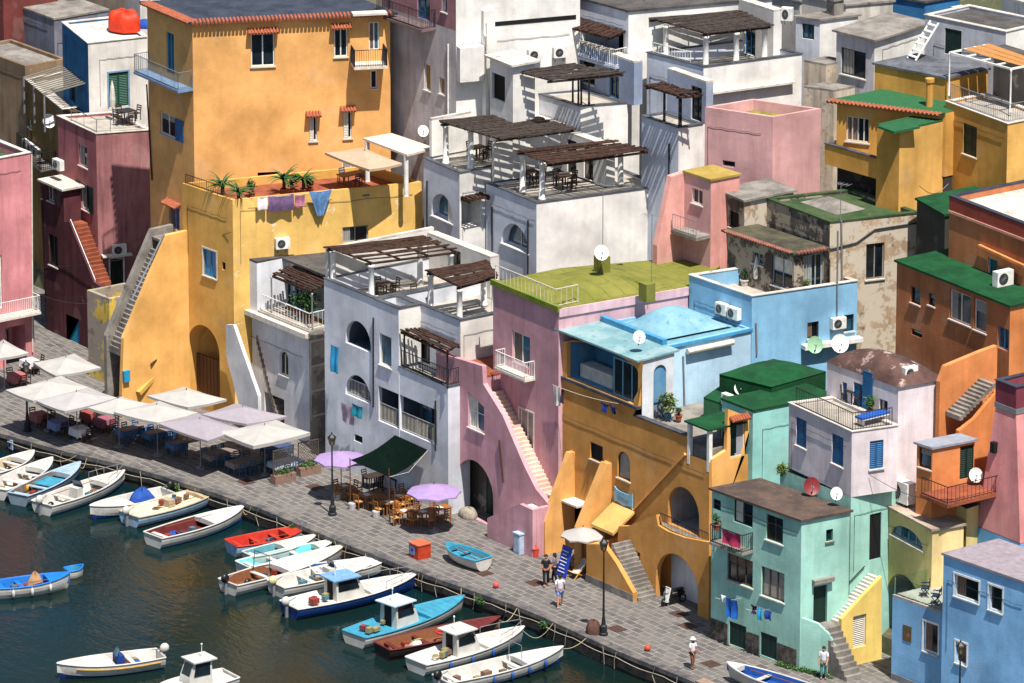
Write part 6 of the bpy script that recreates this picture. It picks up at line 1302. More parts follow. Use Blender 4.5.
# ============================================================ quay life: parasols, tables, chairs, lamps, washing, people
CLW = plain((166, 163, 158), .85, var=.14, sc=1.5); CLL = plain((146, 138, 145), .85, var=.1); LIL = plain((150, 126, 170), .8, var=.12); CLBEI = plain((176, 152, 128), .85, var=.12)
WOODC = plain((150, 92, 40), .6, sc=9); DKWOOD = plain((52, 38, 30), .7, sc=9); CHBLUE = plain((38, 76, 106), .6); BLUECL = plain((66, 98, 138), .8)
def parasol(px, z, label, mat, zb=0., peak=.42, val=.14, group='parasols over the quay tables', pole=GREYM, name='parasol'):
    P4 = [onZ(px[i], px[i+1], zb+z) for i in range(0, 8, 2)]; c = sum(P4, V((0, 0, 0)))/4; P4 = [c.lerp(p_, 1.03) for p_ in P4]; e = empty(name, (c.x, c.y, zb), label, 'parasol', group)
    m = MB(); n = len(P4)
    def surf(a, b, u, v):
        p = c.lerp(a.lerp(b, u), v); p.z = zb+z+peak*(1-v)**1.15-.05*sin(pi*u)*v; return p
    for i in range(n): m.grid(lambda u, v: surf(P4[i], P4[(i+1) % n], u, v), 6, 6)
    for i in range(n):
        a, b = P4[i], P4[(i+1) % n]
        for k in range(6): p, q_ = surf(a, b, k/6, 1), surf(a, b, (k+1)/6, 1); m.poly([p, q_, q_-V((0, 0, val)), p-V((0, 0, val))])
    m.build('canopy', mat, e)
    m = MB(); m.tube([(c.x, c.y, zb), (c.x, c.y, zb+z+peak+.12)], .03, 8); m.build('pole', pole, e)
    m = MB(); m.lathe((c.x, c.y, zb), [(.28, 0), (.28, .08), (.06, .1), (.05, .35)], 12); m.build('base', GREYM, e)
    for i in range(n): m = MB(); m.tube([(c.x, c.y, zb+z+peak-.06), P4[i]+V((0, 0, -.03))], .014, 4); m.build('rib', pole, e)
    return c
def oct_parasol(cx, cy, r, z, label, mat, n=8, zb=0., peak=.45, group='parasols over the quay tables'):
    c = onZ(cx, cy, zb+z); e = empty('parasol', (c.x, c.y, zb), label, 'parasol', group); m = MB(); R_ = [c+V((r*cos(2*pi*k/n+.3), r*sin(2*pi*k/n+.3), 0)) for k in range(n)]; top = c+V((0, 0, peak))
    for k in range(n):
        a, b = R_[k], R_[(k+1) % n]; mid = (a+b)/2+V((0, 0, .03)); m.poly([top, a, mid]); m.poly([top, mid, b]); m.poly([a, a-V((0, 0, .1)), mid-V((0, 0, .06)), mid]); m.poly([mid, mid-V((0, 0, .06)), b-V((0, 0, .1)), b])
    m.build('canopy', mat, e)
    m = MB(); m.tube([(c.x, c.y, zb), (c.x, c.y, zb+z+peak+.1)], .025, 8); m.build('pole', WOODD, e)
    m = MB(); m.lathe((c.x, c.y, zb), [(.26, 0), (.26, .08), (.05, .1), (.04, .3)], 12); m.build('base', GREYM, e)
    for k in range(n): m = MB(); m.tube([top-V((0, 0, .05)), R_[k]-V((0, 0, .02))], .012, 4); m.build('rib', DARKM, e)
    return c
Z2 = lambda x, y: (x/5.694, 330+y/5.694)
Z3 = lambda x, y: (150+x/5.694, 370+y/5.694)
def zz(f, *a): return sum((f(a[i], a[i+1]) for i in range(0, len(a), 2)), ())
parasol(zz(Z2, -90, 110, -10, 160, 160, 128, 20, 55), 2.5, 'white square parasol cut by the left edge beside the pink house', CLW)
parasol(zz(Z2, 195, 185, 318, 258, 570, 212, 420, 135), 2.5, 'small white square parasol below the blue door of the maroon house', CLW)
parasol(zz(Z2, 38, 340, 190, 400, 500, 325, 345, 262), 2.55, 'big brilliant white square parasol right beside the leftmost street lamp', CLW)
parasol(zz(Z2, 210, 400, 370, 460, 660, 385, 500, 325), 2.5, 'greyish white square parasol over red tablecloths, third row from the left lamp', plain((160, 157, 156), .85, var=.12, sc=1.5))
parasol(zz(Z2, 505, 440, 655, 478, 850, 420, 690, 380), 2.45, 'white square parasol half covered by its neighbours in front of the buttress', CLW)
parasol(zz(Z2, 655, 465, 895, 525, 1120, 470, 905, 405), 2.6, 'wide white square parasol over the first long blue clothed tables', CLW)
parasol(zz(Z3, -10, 145, 215, 210, 430, 165, 195, 97), 2.6, 'white square parasol with a dark fringe, close to the plank gate', CLW, pole=BROWN)
parasol(zz(Z3, 45, 300, 325, 400, 500, 330, 270, 248), 2.5, 'pinkish grey peaked parasol in front of the other pinkish one', CLL)
parasol(zz(Z3, 300, 250, 550, 305, 775, 262, 490, 190), 2.6, 'pinkish grey peaked parasol at the foot of the white outside stair', CLL)
parasol(zz(Z3, 400, 350, 590, 430, 905, 355, 715, 285), 2.5, 'cream white parasol with drooping edges nearest the trellis planters', CLW, val=.2)
oct_parasol(341, 459, 1.5, 2.3, 'lilac round parasol beside the lamp and trellis', LIL); oct_parasol(434, 492, 1.5, 2.3, 'lilac round parasol in front of the pink arched door', LIL)
oct_parasol(583, 535, 1.2, 2.2, 'white round parasol at the foot of the orange buttresses', CLW)
parasol((326, 152.5, 369, 169, 401, 163, 363, 147.5), 2.2, 'beige square parasol on the roof terrace of the yellow house', CLBEI, zb=YT.z1-.5, group=None)
# tables with draped cloths
def table(px, w, l, top, label, cloth=None, drop=.32, legs=DKWOOD, zb=0., group='restaurant tables on the quay', wares=True):
    p = onZ(px[0], px[1], zb); e = empty('table', p, label, 'table', group); h = .74
    m = MB(); m.box(p.x-w/2, p.y-l/2, zb+h-.04, p.x+w/2, p.y+l/2, zb+h); m.build('tabletop', top, e)
    for sx in (-1, 1):
        for sy in (-1, 1): m = MB(); m.box(p.x+sx*(w/2-.08)-.025, p.y+sy*(l/2-.08)-.025, zb, p.x+sx*(w/2-.08)+.025, p.y+sy*(l/2-.08)+.025, zb+h-.041); m.build('leg', legs, e)
    if cloth:
        m = MB(); rn = random.Random(int(px[0])); nz = 3; per = []
        def ring(k):
            f_ = k/nz; pts = []; N_ = 40; o = .012+.05*f_
            for i in range(N_):
                t = i/N_*4; s_ = t % 1; a = (-w/2, -l/2), (w/2, -l/2), (w/2, l/2), (-w/2, l/2); q0 = a[int(t)]; q1 = a[(int(t)+1) % 4]; x = q0[0]+(q1[0]-q0[0])*s_; y = q0[1]+(q1[1]-q0[1])*s_
                wv = .018*f_*sin(i*2.1); sc = 1+(o+wv)/max(abs(x), .3) ; pts.append((p.x+x*(1+(o+wv)/(w/2)), p.y+y*(1+(o+wv)/(l/2)), zb+h+.012-(drop*(1 if k else 0)*f_)-(.04*f_ if i % 10 == 0 else 0)))
            return pts
        R_ = [ring(k) for k in range(nz+1)]; m.poly(R_[0])
        for k in range(nz):
            for i in range(40): j = (i+1) % 40; m.poly([R_[k][i], R_[k+1][i], R_[k+1][j], R_[k][j]])
        m.build('tablecloth', cloth, e)
    return p
def chairproto(name, mat, seatm, back='slat'):
    e = empty(name, (0, 0, 0), 'x', 'chair'); m = MB(); m.box(-.2, -.2, .42, .2, .2, .46); m.build('seat', seatm, e)
    for sx in (-1, 1): m = MB(); m.box(sx*.18-.02, .16, 0, sx*.18+.02, .2, .419); m.build('leg', mat, e); m = MB(); m.box(sx*.18-.02, -.2, 0, sx*.18+.02, -.16, .419); m.build('leg', mat, e)
    m = MB()
    for sx in (-1, 1): m.beam((sx*.18, -.18, .465), (sx*.18, -.25, .9), .04)
    for z in ((.6, .74, .87) if back == 'slat' else (.66, .7, .74, .78, .82, .86)): m.beam((-.18, -.2-.05*(z-.46)/.44, z), (.18, -.2-.05*(z-.46)/.44, z), .02, .07)
    m.build('backrest', mat, e); return e
CH = {'wood': chairproto('wooden_chair', WOODC, plain((186, 140, 80), .8)), 'blue': chairproto('blue_chair', CHBLUE, CHBLUE), 'dark': chairproto('dark_chair', DKWOOD, DKWOOD)}
rc = random.Random(4)
def chairs(p, w, l, kind, where, sides='xX', zb=0., per=None):
    "chairs drawn up to a table; sides: x/X at its quay-wise ends, y/Y at its long ends"
    lab = {'wood': 'honey coloured wooden chair', 'blue': 'blue painted chair', 'dark': 'dark brown wooden chair'}[kind]+' drawn up to '+where
    for s_ in sides:
        n = per or max(1, int((l if s_ in 'xX' else w)/.62)); 
        for k in range(n):
            o = ((k+.5)/n-.5)*((l if s_ in 'xX' else w)-.05)+rc.uniform(-.06, .06); g = .28+rc.uniform(-.05, .12); a = rc.uniform(-.25, .25)
            if s_ == 'X': pos, rz = (p.x+w/2+g-.12, p.y+o), pi/2+a
            elif s_ == 'x': pos, rz = (p.x-w/2-g+.12, p.y+o), -pi/2+a
            elif s_ == 'Y': pos, rz = (p.x+o, p.y+l/2+g-.12), pi+a
            else: pos, rz = (p.x+o, p.y-l/2-g+.12), a
            place(CH[kind], USED, (pos[0], pos[1], zb), rz, lab, 'chairs at '+where)
RC = [plain((164, 96, 96), .85, var=.3, sc=12), plain((150, 70, 66), .85, var=.35, sc=14)]; WHC = plain((206, 200, 204), .85, var=.12)
for px, cl, wh in (((40, 425.5), RC[0], 'the pink clothed table nearest the leftmost lamp'), ((58.5, 433.5), plain((120, 130, 170), .85, var=.3, sc=12), 'the lilac blue clothed table at the quay edge'), ((80, 440), WHC, 'the white clothed table at the quay edge'),
                   ((90.5, 424), RC[1], 'the large dark red clothed table'), ((104.5, 430.5), plain((146, 84, 100), .85, var=.3, sc=12), 'the rose clothed table with a white napkin'), ((17.5, 386), RC[0], 'the red clothed table under the leftmost parasol'), ((30, 372), WHC, 'the white clothed table by the pink house pipe')):
    p = table(px, .85, .85, DKWOOD, wh.replace('the ', '', 1)+' of the left restaurant', cl, .42); chairs(p, .85, .85, 'dark', wh, 'xXY')
GT = plain((126, 112, 106), .7, var=.2)
for px, l, cl, wh in (((133, 440), 1.9, BLUECL, 'the first long blue clothed table from the left'), ((160, 443), 1.9, BLUECL, 'the second long blue clothed table from the left'), ((177, 455), .9, BLUECL, 'the small square blue clothed table'), ((221, 464), 1.9, GT, 'the long grey topped table before the pinkish parasols'),
                      ((245, 472), 2.0, GT, 'the long grey topped table under the cream white parasol'), ((277, 458), 1.6, plain((60, 74, 110), .8), 'the dark navy clothed table behind the trellis'), ((285, 473), 1.8, plain((176, 186, 206), .85, var=.2), 'the pale blue clothed table between the two planters')):
    p = table(px, .8, l, GT, wh.replace('the ', '', 1)+' of the blue restaurant', cl, .28, CHBLUE); chairs(p, .8, l, 'blue', wh, 'xX')
    if cl is GT or cl is BLUECL: m = MB(); m.box(p.x-.3, p.y-l/2+.05, .757, p.x+.3, p.y+l/2-.05, .764); tag(grounded('table_runner', m, GT), 'grey brown runner laid along '+wh, 'table runner', 'table runners')
for px, l, wh in (((389.5, 514), .9, 'the wooden table beside the awning tub'), ((399.5, 508), .9, 'the wooden table left of the parasol'), ((411, 503), .9, 'the wooden table behind the parasol'), ((405, 523), .9, 'the wooden table nearest the kerb'), ((367.5, 507), .8, 'the wooden table between the awning posts'), ((344.5, 498), .8, 'the wooden table beside the second lamp'), ((440, 520), 1.2, 'the long table under lilac shade'), ((424, 524), .9, 'the wooden table before the parasol')):
    p = table(px, .75, l, WOODC, wh.replace('the ', '', 1), None, 0, WOODC); chairs(p, .75, l, 'wood', wh, 'xXyY' if l < 1 else 'xX', per=1 if l < 1 else None)
    m = MB(); m.box(p.x-.2, p.y-.22, .742, p.x+.2, p.y+.12, .746); tag(grounded('paper_mat', m, WHITE), 'white paper place mat on '+wh, 'place mat', 'paper place mats')
for px, wh in (((372, 488), 'the darkest table under the green awning'), ((385, 485), 'the back table under the green awning'), ((398, 490), 'the right table under the green awning')):
    p = table(px, .75, .9, DKWOOD, wh.replace('the ', '', 1), None, 0); chairs(p, .75, .9, 'dark', wh, 'xX')
# green awning
e = empty('green_awning', onZ(376, 500, 0), 'dark green sagging cloth awning tied between poles and the white arcade house', 'awning')
A_, B_, C_ = onZ(350, 460, 2.75), onZ(389, 477, 2.6), onY(428, 450, -.12); D_ = onY(395, 435, -.12); m = MB()
m.grid(lambda u, v: tuple(A_.lerp(B_, u).lerp(D_.lerp(C_, u), v)-V((0, 0, .55*sin(pi*u)*sin(pi*v)+.2*sin(pi*v)))), 14, 14); m.build('cloth', plain((10, 22, 18), .95, var=.3, spec=.03), e)
for P_, top in ((A_, 2.85), (B_, 3.1), (onZ(395, 526, 0), 2.2)): m = MB(); m.tube([(P_.x, P_.y, 0), (P_.x, P_.y, top)], .03, 6); m.build('pole', BROWN, e)
m = MB(); m.tube([B_, C_.lerp(B_, .5)-V((0, 0, .5)), C_], .012, 4); m.build('rope', OFFW, e)
for i, px in enumerate(((376, 517), (352, 509), (337, 500))):
    p = onZ(*px, 0); m = MB(); m.lathe(p, [(.2, 0), (.22, .34), (.2, .36)], 10); tag(grounded('concrete_weight', m, plain((170, 166, 164))), ('white painted tub weighting the pole at the front of the green awning', 'white painted tub under the left awning pole', 'white painted tub near the second street lamp')[i], 'tub', 'pole weights')
# lamps
def lamp(px, h, label, zb=0., pt=None):
    p = pt or onZ(px[0], px[1], zb); e = empty('street_lamp', p, label, 'street lamp', 'iron lamps along the quay')
    m = MB(); m.lathe(p, [(.24, 0), (.24, .12), (.19, .16), (.19, .5), (.12, .58), (.09, .9), (.065, 1.1), (.05, h*.55), (.06, h*.56), (.045, h*.58), (.04, h-.62), (.08, h-.6), (.03, h-.55)], 12); m.build('post', IRON, e)
    m = MB(); z = p.z+h-.55; m.lathe((p.x, p.y, z), [(.11, 0), (.2, .38), (.2, .4)], 6); g = m.build('lantern_glass', plain((120, 104, 70), .2), e)
    m = MB()
    for k in range(6):
        a = 2*pi*k/6; m.tube([(p.x+.115*cos(a), p.y+.115*sin(a), z-.01), (p.x+.205*cos(a), p.y+.205*sin(a), z+.4)], .015, 4)
    m.lathe((p.x, p.y, z+.4), [(.26, 0), (.23, .06), (.1, .18), (.04, .22), (.04, .3), (.001, .36)], 6); m.build('lantern_frame', IRON, e); return e
lamp((27.5, 431), 4.1, 'iron street lamp at the left among white parasols'); lamp((332.5, 515), 4.6, 'iron street lamp left of the green awning'); lamp((603.5, 635), 5.2, 'tall iron street lamp in front of the orange house'); 
pL = onY(960.5, 649, 1.9); lamp(None, pL.z+.3, 'iron street lamp before the bright blue corner house', pt=V((pL.x, pL.y, 0)))
# planters and trellis
for i, (px, tb) in enumerate((((283.5, 482), 0), ((308.5, 474), 1))):
    p = onZ(px[0]+0, px[1], 0); e = empty('trellis_planter', p, ('wooden flower box with lattice trellis nearest the quay edge', 'wooden flower box with lattice trellis beside the grey house')[i], 'planter', 'trellis planters'); m = MB(); m.box(p.x-.25, p.y-.7, 0, p.x+.25, p.y+.7, .5); m.build('box', plain((130, 104, 90), .8, sc=8), e)
    m = MB(); a_, b_, H_ = p.y-.67, p.y+.67, 1.4
    for k in range(-7, 8):
        for sg in (1, -1):
            y0, y1 = (p.y+k*.19, p.y+k*.19+H_) if sg > 0 else (p.y+k*.19+H_, p.y+k*.19)
            seg = []
            for t in range(15):
                f_ = t/14; y = y0-.7+(y1-y0)*f_ if sg > 0 else y0-.7+(y1-y0)*f_
                if a_ <= y <= b_: seg.append((p.x+.015*sg, y, .5+H_*f_))
            if len(seg) > 1: m.beam(seg[0], seg[-1], .025, .02)
    for y in (-.67, .67): m.beam((p.x, p.y+y, .3), (p.x, p.y+y, 1.95), .05)
    m.beam((p.x, p.y-.67, 1.93), (p.x, p.y+.67, 1.93), .05); m.build('lattice', plain((84, 74, 66), .8), e); m = MB(); m.leaves((p.x, p.y, .6), (.3, .6, .22), 240, .13); m.build('foliage', LEAF[1], e)
# small things on the paving
p = onZ(420, 557, 0); e = empty('red_locker', p, 'orange red painted metal locker with a blue notice on the quay edge', 'locker'); m = MB(); m.box(p.x-.42, p.y-.42, 0, p.x+.42, p.y+.42, .78); m.build('box', plain((176, 56, 26), .7, var=.3), e); m = MB(); m.box(p.x-.46, p.y-.46, .782, p.x+.46, p.y+.46, .84); m.build('lid', plain((196, 96, 64), .7), e)
m = MB(); m.box(p.x-.3, p.y-.44, .2, p.x+.1, p.y-.424, .68); o = m.build('notice', plain((110, 146, 200)), e); m = MB(); m.box(p.x-.2, p.y-.45, .4, p.x, p.y-.441, .56); m.build('notice_mark', NAVY, o)
for i, (px, r_, c, lb) in enumerate((((496, 588), .17, (206, 80, 76), 'pink mooring buoy lying on the kerb stones'), ((647.5, 651), .17, (206, 70, 44), 'red orange ball buoy on the paving near the kerb'))):
    p = onZ(*px, 0); m = MB(); m.blob(p+V((0, 0, r_)), r_, 12); o = tag(grounded('buoy', m, plain(c, .5), smooth=True), lb, 'buoy', 'buoys on the quay')
def irock(px, s, lb, name, mat, seed):
    p = onZ(*px, 0); rn = random.Random(seed); ph = [rn.uniform(0, 6) for _ in range(5)]; m = MB()
    m.grid(lambda u, v: (p.x+s[0]*sin(pi*(.06+.94*v)*.56)*cos(2*pi*u)*(1+.14*sin(3*2*pi*u+ph[0])), p.y+s[1]*sin(pi*(.06+.94*v)*.56)*sin(2*pi*u)*(1+.12*sin(2*2*pi*u+ph[1])), s[2]*cos(pi*v*.5)*(1+.08*sin(5*2*pi*u+ph[2]))), 14, 8); tag(grounded(name, m, mat), lb, name.replace('_', ' '))
irock((593.5, 633), (.42, .42, .72), 'rust brown mooring block right beside the tall street lamp', 'mooring_block', plain((84, 56, 44), .8, var=.4), 3)
irock((468.5, 517), (.65, .5, .55), 'grey sacking heap beside the pink arched door', 'sacking_heap', plain((150, 140, 126), .9, var=.4), 9)
for i, px in enumerate(((415, 480, 3), (245, 560, 3))): pass
for i, (px, lb) in enumerate((((617, 629), 'brown square manhole just right of the tall lamp'), ((484, 573), 'brown manhole near the beached turquoise boat'), ((711, 664), 'large brown manhole behind the woman in the white hat'), ((535, 583), 'brown manhole left of the couple in dark clothes'), ((679, 614), 'small manhole before the big orange arch'), ((688, 626), 'small manhole nearest the mint house'), ((246, 482), 'brown manhole in front of the long grey tables'), ((315, 487), 'reddish manhole plate between planter and lamp'))):
    p = onZ(*px, 0); m = MB(); m.box(p.x-.45, p.y-.38, .004, p.x+.45, p.y+.38, .018); 
    for k in range(5): m.box(p.x-.4+.17*k, p.y-.33, .0181, p.x-.32+.17*k, p.y+.33, .024)
    tag(grounded('manhole_cover', m, plain((74, 52, 44), .8, var=.4)), lb, 'manhole', 'manhole covers')
def mbox(name, px, w, d, h, mat, lb, cat, doorm=None):
    p = onZ(*px, 0); e = empty(name, p, lb, cat); m = MB(); m.box(p.x-w/2, p.y-d/2, 0, p.x+w/2, p.y+d/2, h); m.build('cabinet', mat, e); m = MB(); m.box(p.x-w/2-.04, p.y-d/2-.04, h+.002, p.x+w/2+.04, p.y+d/2+.04, h+.07); m.build('cap', mat, e); m = MB(); m.box(p.x-w/2+.06, p.y-d/2-.02, .12, p.x+w/2-.06, p.y-d/2-.002, h-.08); m.build('door', doorm or mat, e); return p
mbox('utility_cabinet', (429, 503), .7, .55, 2.3, plain((168, 172, 184), .6), 'tall grey white utility cabinet between awning and lilac parasol', 'cabinet'); mbox('meter_cabinet', (519, 553), .55, .35, 1.1, plain((168, 186, 206), .6), 'small pale blue meter cabinet against the pink house', 'cabinet')
p = onZ(564.5, 576, 0); e = empty('menu_board', p, 'blue standing menu board with white chalk lines behind the couple', 'menu board'); m = MB(); m.obox((p.x, p.y, .85), (.42, .0, 0), (0, .02, 0), (0, .22, .78)); m.build('board', plain((22, 60, 170), .5), e); m = MB()
for k in range(7): m.obox((p.x-.02, p.y-.2+.05*k-.03, .3+.18*k), (.3-.05*(k % 3), 0, 0), (0, .006, 0), (0, .006, .02))
o = m.build('chalk_lines', WHITE, e)
m = MB(); m.beam((p.x, p.y+.5, 0), (p.x, p.y+.2, 1.5), .05); m.build('prop', WOODD, e)
p = onZ(578, 577, 0); e = empty('deck_chair', p, 'yellow framed deck chair with a pale sling beside the orange steps', 'deck chair'); m = MB()
for s_ in (-.27, .27): m.beam((p.x+s_, p.y-.45, 0), (p.x+s_, p.y+.55, .95), .04); m.beam((p.x+s_, p.y+.45, 0), (p.x+s_, p.y-.5, .4), .04)
m.build('frame', plain((206, 150, 50), .6), e); m = MB(); m.grid(lambda u, v: (p.x-.25+.5*u, p.y-.48+1.0*v, .38-.16*sin(pi*v)+.55*v*v), 4, 10); m.build('sling', plain((186, 180, 176), .9), e)
p = onZ(535.5, 557, 0); mred = plain((206, 70, 50), .6); e = empty('red_bin', p, 'small red bin at the foot of the pink house corner', 'bin'); m = MB(); m.lathe(p, [(.16, 0), (.2, .45), (.22, .46), (.22, .5)], 10); m.build('body', mred, e); m = MB(); m.tube([p+V((-.2, 0, .5)), p+V((-.12, 0, .72)), p+V((.12, 0, .72)), p+V((.2, 0, .5))], .015, 4); m.build('handle', mred, e)
# scooter in the arch
p = onZ(673.5, 604, 0); e = empty('motor_scooter', p, 'black and white motor scooter parked inside the big orange arch', 'scooter')
for dy in (-.6, .6):
    m = MB(); m.tube([(p.x, p.y+dy+.2*cos(k*pi/8), .22+.2*sin(k*pi/8)) for k in range(17)], .05, 6); m.build('wheel', BLK, e)
m = MB(); m.grid(lambda u, v: (p.x+.17*cos(2*pi*u)*sin(pi*v), p.y+.3+.45*cos(pi*v), .55+.2*sin(2*pi*u)*sin(pi*v)), 10, 8); m.box(p.x-.14, p.y-.3, .25, p.x+.14, p.y+.2, .33); m.build('body', BLK, e); m = MB(); m.obox((p.x, p.y-.45, .62), (.2, 0, 0), (0, .1, .38), (0, .04, -.01)); m.build('leg_shield', WHITE, e); m = MB(); m.tube([(p.x-.3, p.y-.5, 1.02), (p.x, p.y-.55, 1.05), (p.x+.3, p.y-.5, 1.02)], .022, 5); m.tube([(p.x, p.y-.6, .3), (p.x, p.y-.55, 1.05)], .03, 5); m.build('handlebar', DARKM, e); m = MB(); m.box(p.x-.13, p.y, .74, p.x+.13, p.y+.62, .82); m.build('seat', BLK, e)
# wall with notice at the lower right
a = onZ(718, 676, .75); m = MB(); e = empty('low_wall', (a.x+2, a.y-1.1, 0), 'low dark quay wall with a blue notice in front of the beached blue boat', 'wall'); m.box(a.x, a.y-1.4, -.5, a.x+6, a.y-.9, .7); m.build('masonry', CEMDK, e); m = MB(); m.box(a.x-.04, a.y-1.44, .702, a.x+6.04, a.y-.86, .8); m.build('cap', plain((150, 122, 100), .9, var=.3), e); m = MB(); m.box(a.x+.45, a.y-1.43, .1, a.x+.95, a.y-1.403, .6); o = m.build('notice', plain((190, 194, 214)), e); m = MB(); m.box(a.x+.6, a.y-1.445, .2, a.x+.8, a.y-1.432, .5); m.build('notice_mark', NAVY, o)
e_ = onZ(11, 441, -.3); m = MB(); ed = onZ(11, 436, 0); e = empty('quay_notice', (ed.x, ed.y-.06, -.75), 'small square white and blue notice fixed to the quay wall at left', 'notice'); m.box(ed.x-.3, ed.y-.1, -.75, ed.x+.3, ed.y-.06, -.2); m.build('plate', plain((176, 190, 216)), e); m = MB(); m.box(ed.x-.12, ed.y-.115, -.65, ed.x+.08, ed.y-.102, -.35); m.build('plate_mark', NAVY, e)
# mooring lines from the bows to the quay, and a slack line along the wall
def edge_y(x):
    for a, b in zip(edge[:-1], edge[1:]):
        if a.x <= x <= b.x: return a.y+(b.y-a.y)*(x-a.x)/(b.x-a.x)
    return -6
for i, (bt, nm) in enumerate(((b2, 'second white boat from the left'), (b3, 'grey blue rowing boat'), (b4, 'white boat with windscreen'), (b6, 'cream decked boat'), (b7, 'maroon trimmed boat'), (b12, 'red orange boat'), (b15, 'brown cockpit boat'), (b17, 'blue canvas boat'), (b18, 'navy hulled cabin boat'), (b19, 'turquoise fishing boat'), (b20, 'dark maroon boat'), (b21, 'white fishing boat with wheelhouse'), (b22, 'long white boat at the row end'))):
    L_ = bt['_L']; a = bt.rotation_euler.z; bw = V((bt.location.x+cos(a)*L_*.47, bt.location.y+sin(a)*L_*.47, bt.location.z+.8)); x = bw.x+.8*cos(i*1.7); t = V((x, edge_y(x)-.02, -.05)); m = MB()
    m.tube([bw.lerp(t, k/8)-V((0, 0, .45*sin(pi*k/8)*(.5+.5*(i % 3)))) for k in range(9)], .018, 5); o = m.build('mooring_rope', plain((176, 160, 120), .9)); tag(o, 'slack mooring rope at the bow of the '+nm, 'rope', 'mooring ropes')
m = MB(); pts = []
for k in range(90):
    x = -2+55*k/89; pts.append((x, edge_y(x)-.07, -.32-.12*abs(sin(k*.55))))
m.tube(pts, .022, 5); tag(m.build('quay_line', plain((170, 158, 140), .9)), 'long pale rope looped along the face of the quay wall', 'rope')
m = MB()
for k in range(26):
    x = 0+52*k/25+rc.uniform(-.6, .6); y = edge_y(x)-.05; m.tube([(x, y, -.05), (x+rc.uniform(-.2, .2), y-.05, -.5), (x+rc.uniform(-.3, .3), y-.03, -1.0)], .02, 4)
tag(m.build('rope_ends', plain((150, 140, 124), .9)), 'short rope ends hanging down the quay wall', 'rope ends', kind='stuff')
for i, px in enumerate(((190, 483), (283, 530), (536, 626), (478, 600))):
    p = onZ(*px, -.3); m = MB(); m.leaves((p.x, edge_y(p.x)-.08, -.35), (.35, .12, .25), 160, .12); tag(m.build('wall_weed', LEAF[1]), ('green weed on the quay wall below the blue tables', 'green weed on the quay wall by the red orange boat', 'green weed on the quay wall below the couple', 'green weed on the quay wall by the pink buoy')[i], 'weed', 'weeds on the quay wall')
m = MB(); 
for k in range(22): a = MI.F.pt(MI.F.L*.8, 0, .1).lerp(V((57.0, .75, 0)), k/21); m.leaves(a+V((.1, -.15, .08)), (.25, .15, .14), 40, .12)
tag(m.build('weeds', LEAF[1], kind='stuff'), 'strip of green weeds at the foot of the mint house', 'weeds')
# ============================================================ fittings, plants, washing, people
for fc, px, lb in ((MAR.S, q('01', 450, 298), 'wall air conditioner above the green door of the maroon house'), (olive.F, q('00', 112, 548), 'leftmost of three air conditioners on the olive alley house'), (olive.F, q('00', 131, 562), 'middle of three air conditioners on the olive alley house'), (olive.F, q('00', 152, 578), 'rightmost of three air conditioners on the olive alley house'),
                   (YT.S, q('11', 100, 274), 'air conditioner on the mustard yellow wall beside a pale patch'), (GG.S, q('20', 90, 203), 'left of two air conditioners on the white crest wall'), (GG.S, q('20', 186, 194), 'right of two air conditioners on the white crest wall'), (BT.F, (725, 308), 'left of a pair of air conditioners on the sky blue wall'), (BT.F, (737, 312.5), 'right of a pair of air conditioners on the sky blue wall'),
                   (BT.S, q('31', 275, 577), 'air conditioner between two small windows of the sky blue wall')): ac(fc, px, lb)
ac(None, None, 'air conditioner standing on the green felt roof', onroof=(onZ(*q('22', 838, 225), GD1.z1+.4)+V((0, 0, 0)), (1, 0, 0), (0, -1, 0)))
p = onZ(*q('31', 897, 435), OB19.z1+.12); ac(None, None, 'air conditioner on the long green roof of the orange brown house', onroof=(p+V((0, 0, .42)), (0, 1, 0), (1, 0, 0)), scale=1.3)
p = onZ(*q('32', 585, 170), WS2.z1); ac(None, None, 'air conditioner at the edge of the rusty dome roof', onroof=(V((WS2.K.x-.6, p.y, WS2.z1+.5)), (0, 1, 0), (1, 0, 0)))
p = onZ(*q('32', 540, 620), CR.z1+.1); ac(None, None, 'big grilled air conditioner on the pale worn roof of the cream house', onroof=(p+V((0, 0, .75)), (1, 0, 0), (0, -1, 0)), scale=1.8)
ac(None, None, 'large old air conditioner high on the crest house beside reed pergola', onroof=(onY(788, 13, 28.4), (.5, .4, 0), (.62, -.78, 0)), scale=1.2)
p = onZ(60, 171, 11.3); ac(None, None, 'air conditioner standing on the porch slab of the maroon house', onroof=(onY(60.5, 164, 1.6), (1, 0, 0), (0, -1, 0)))
AIM = (.85, -.4, .38)
GRN = plain((136, 176, 140), .5); MRD = plain((120, 40, 44), .5)
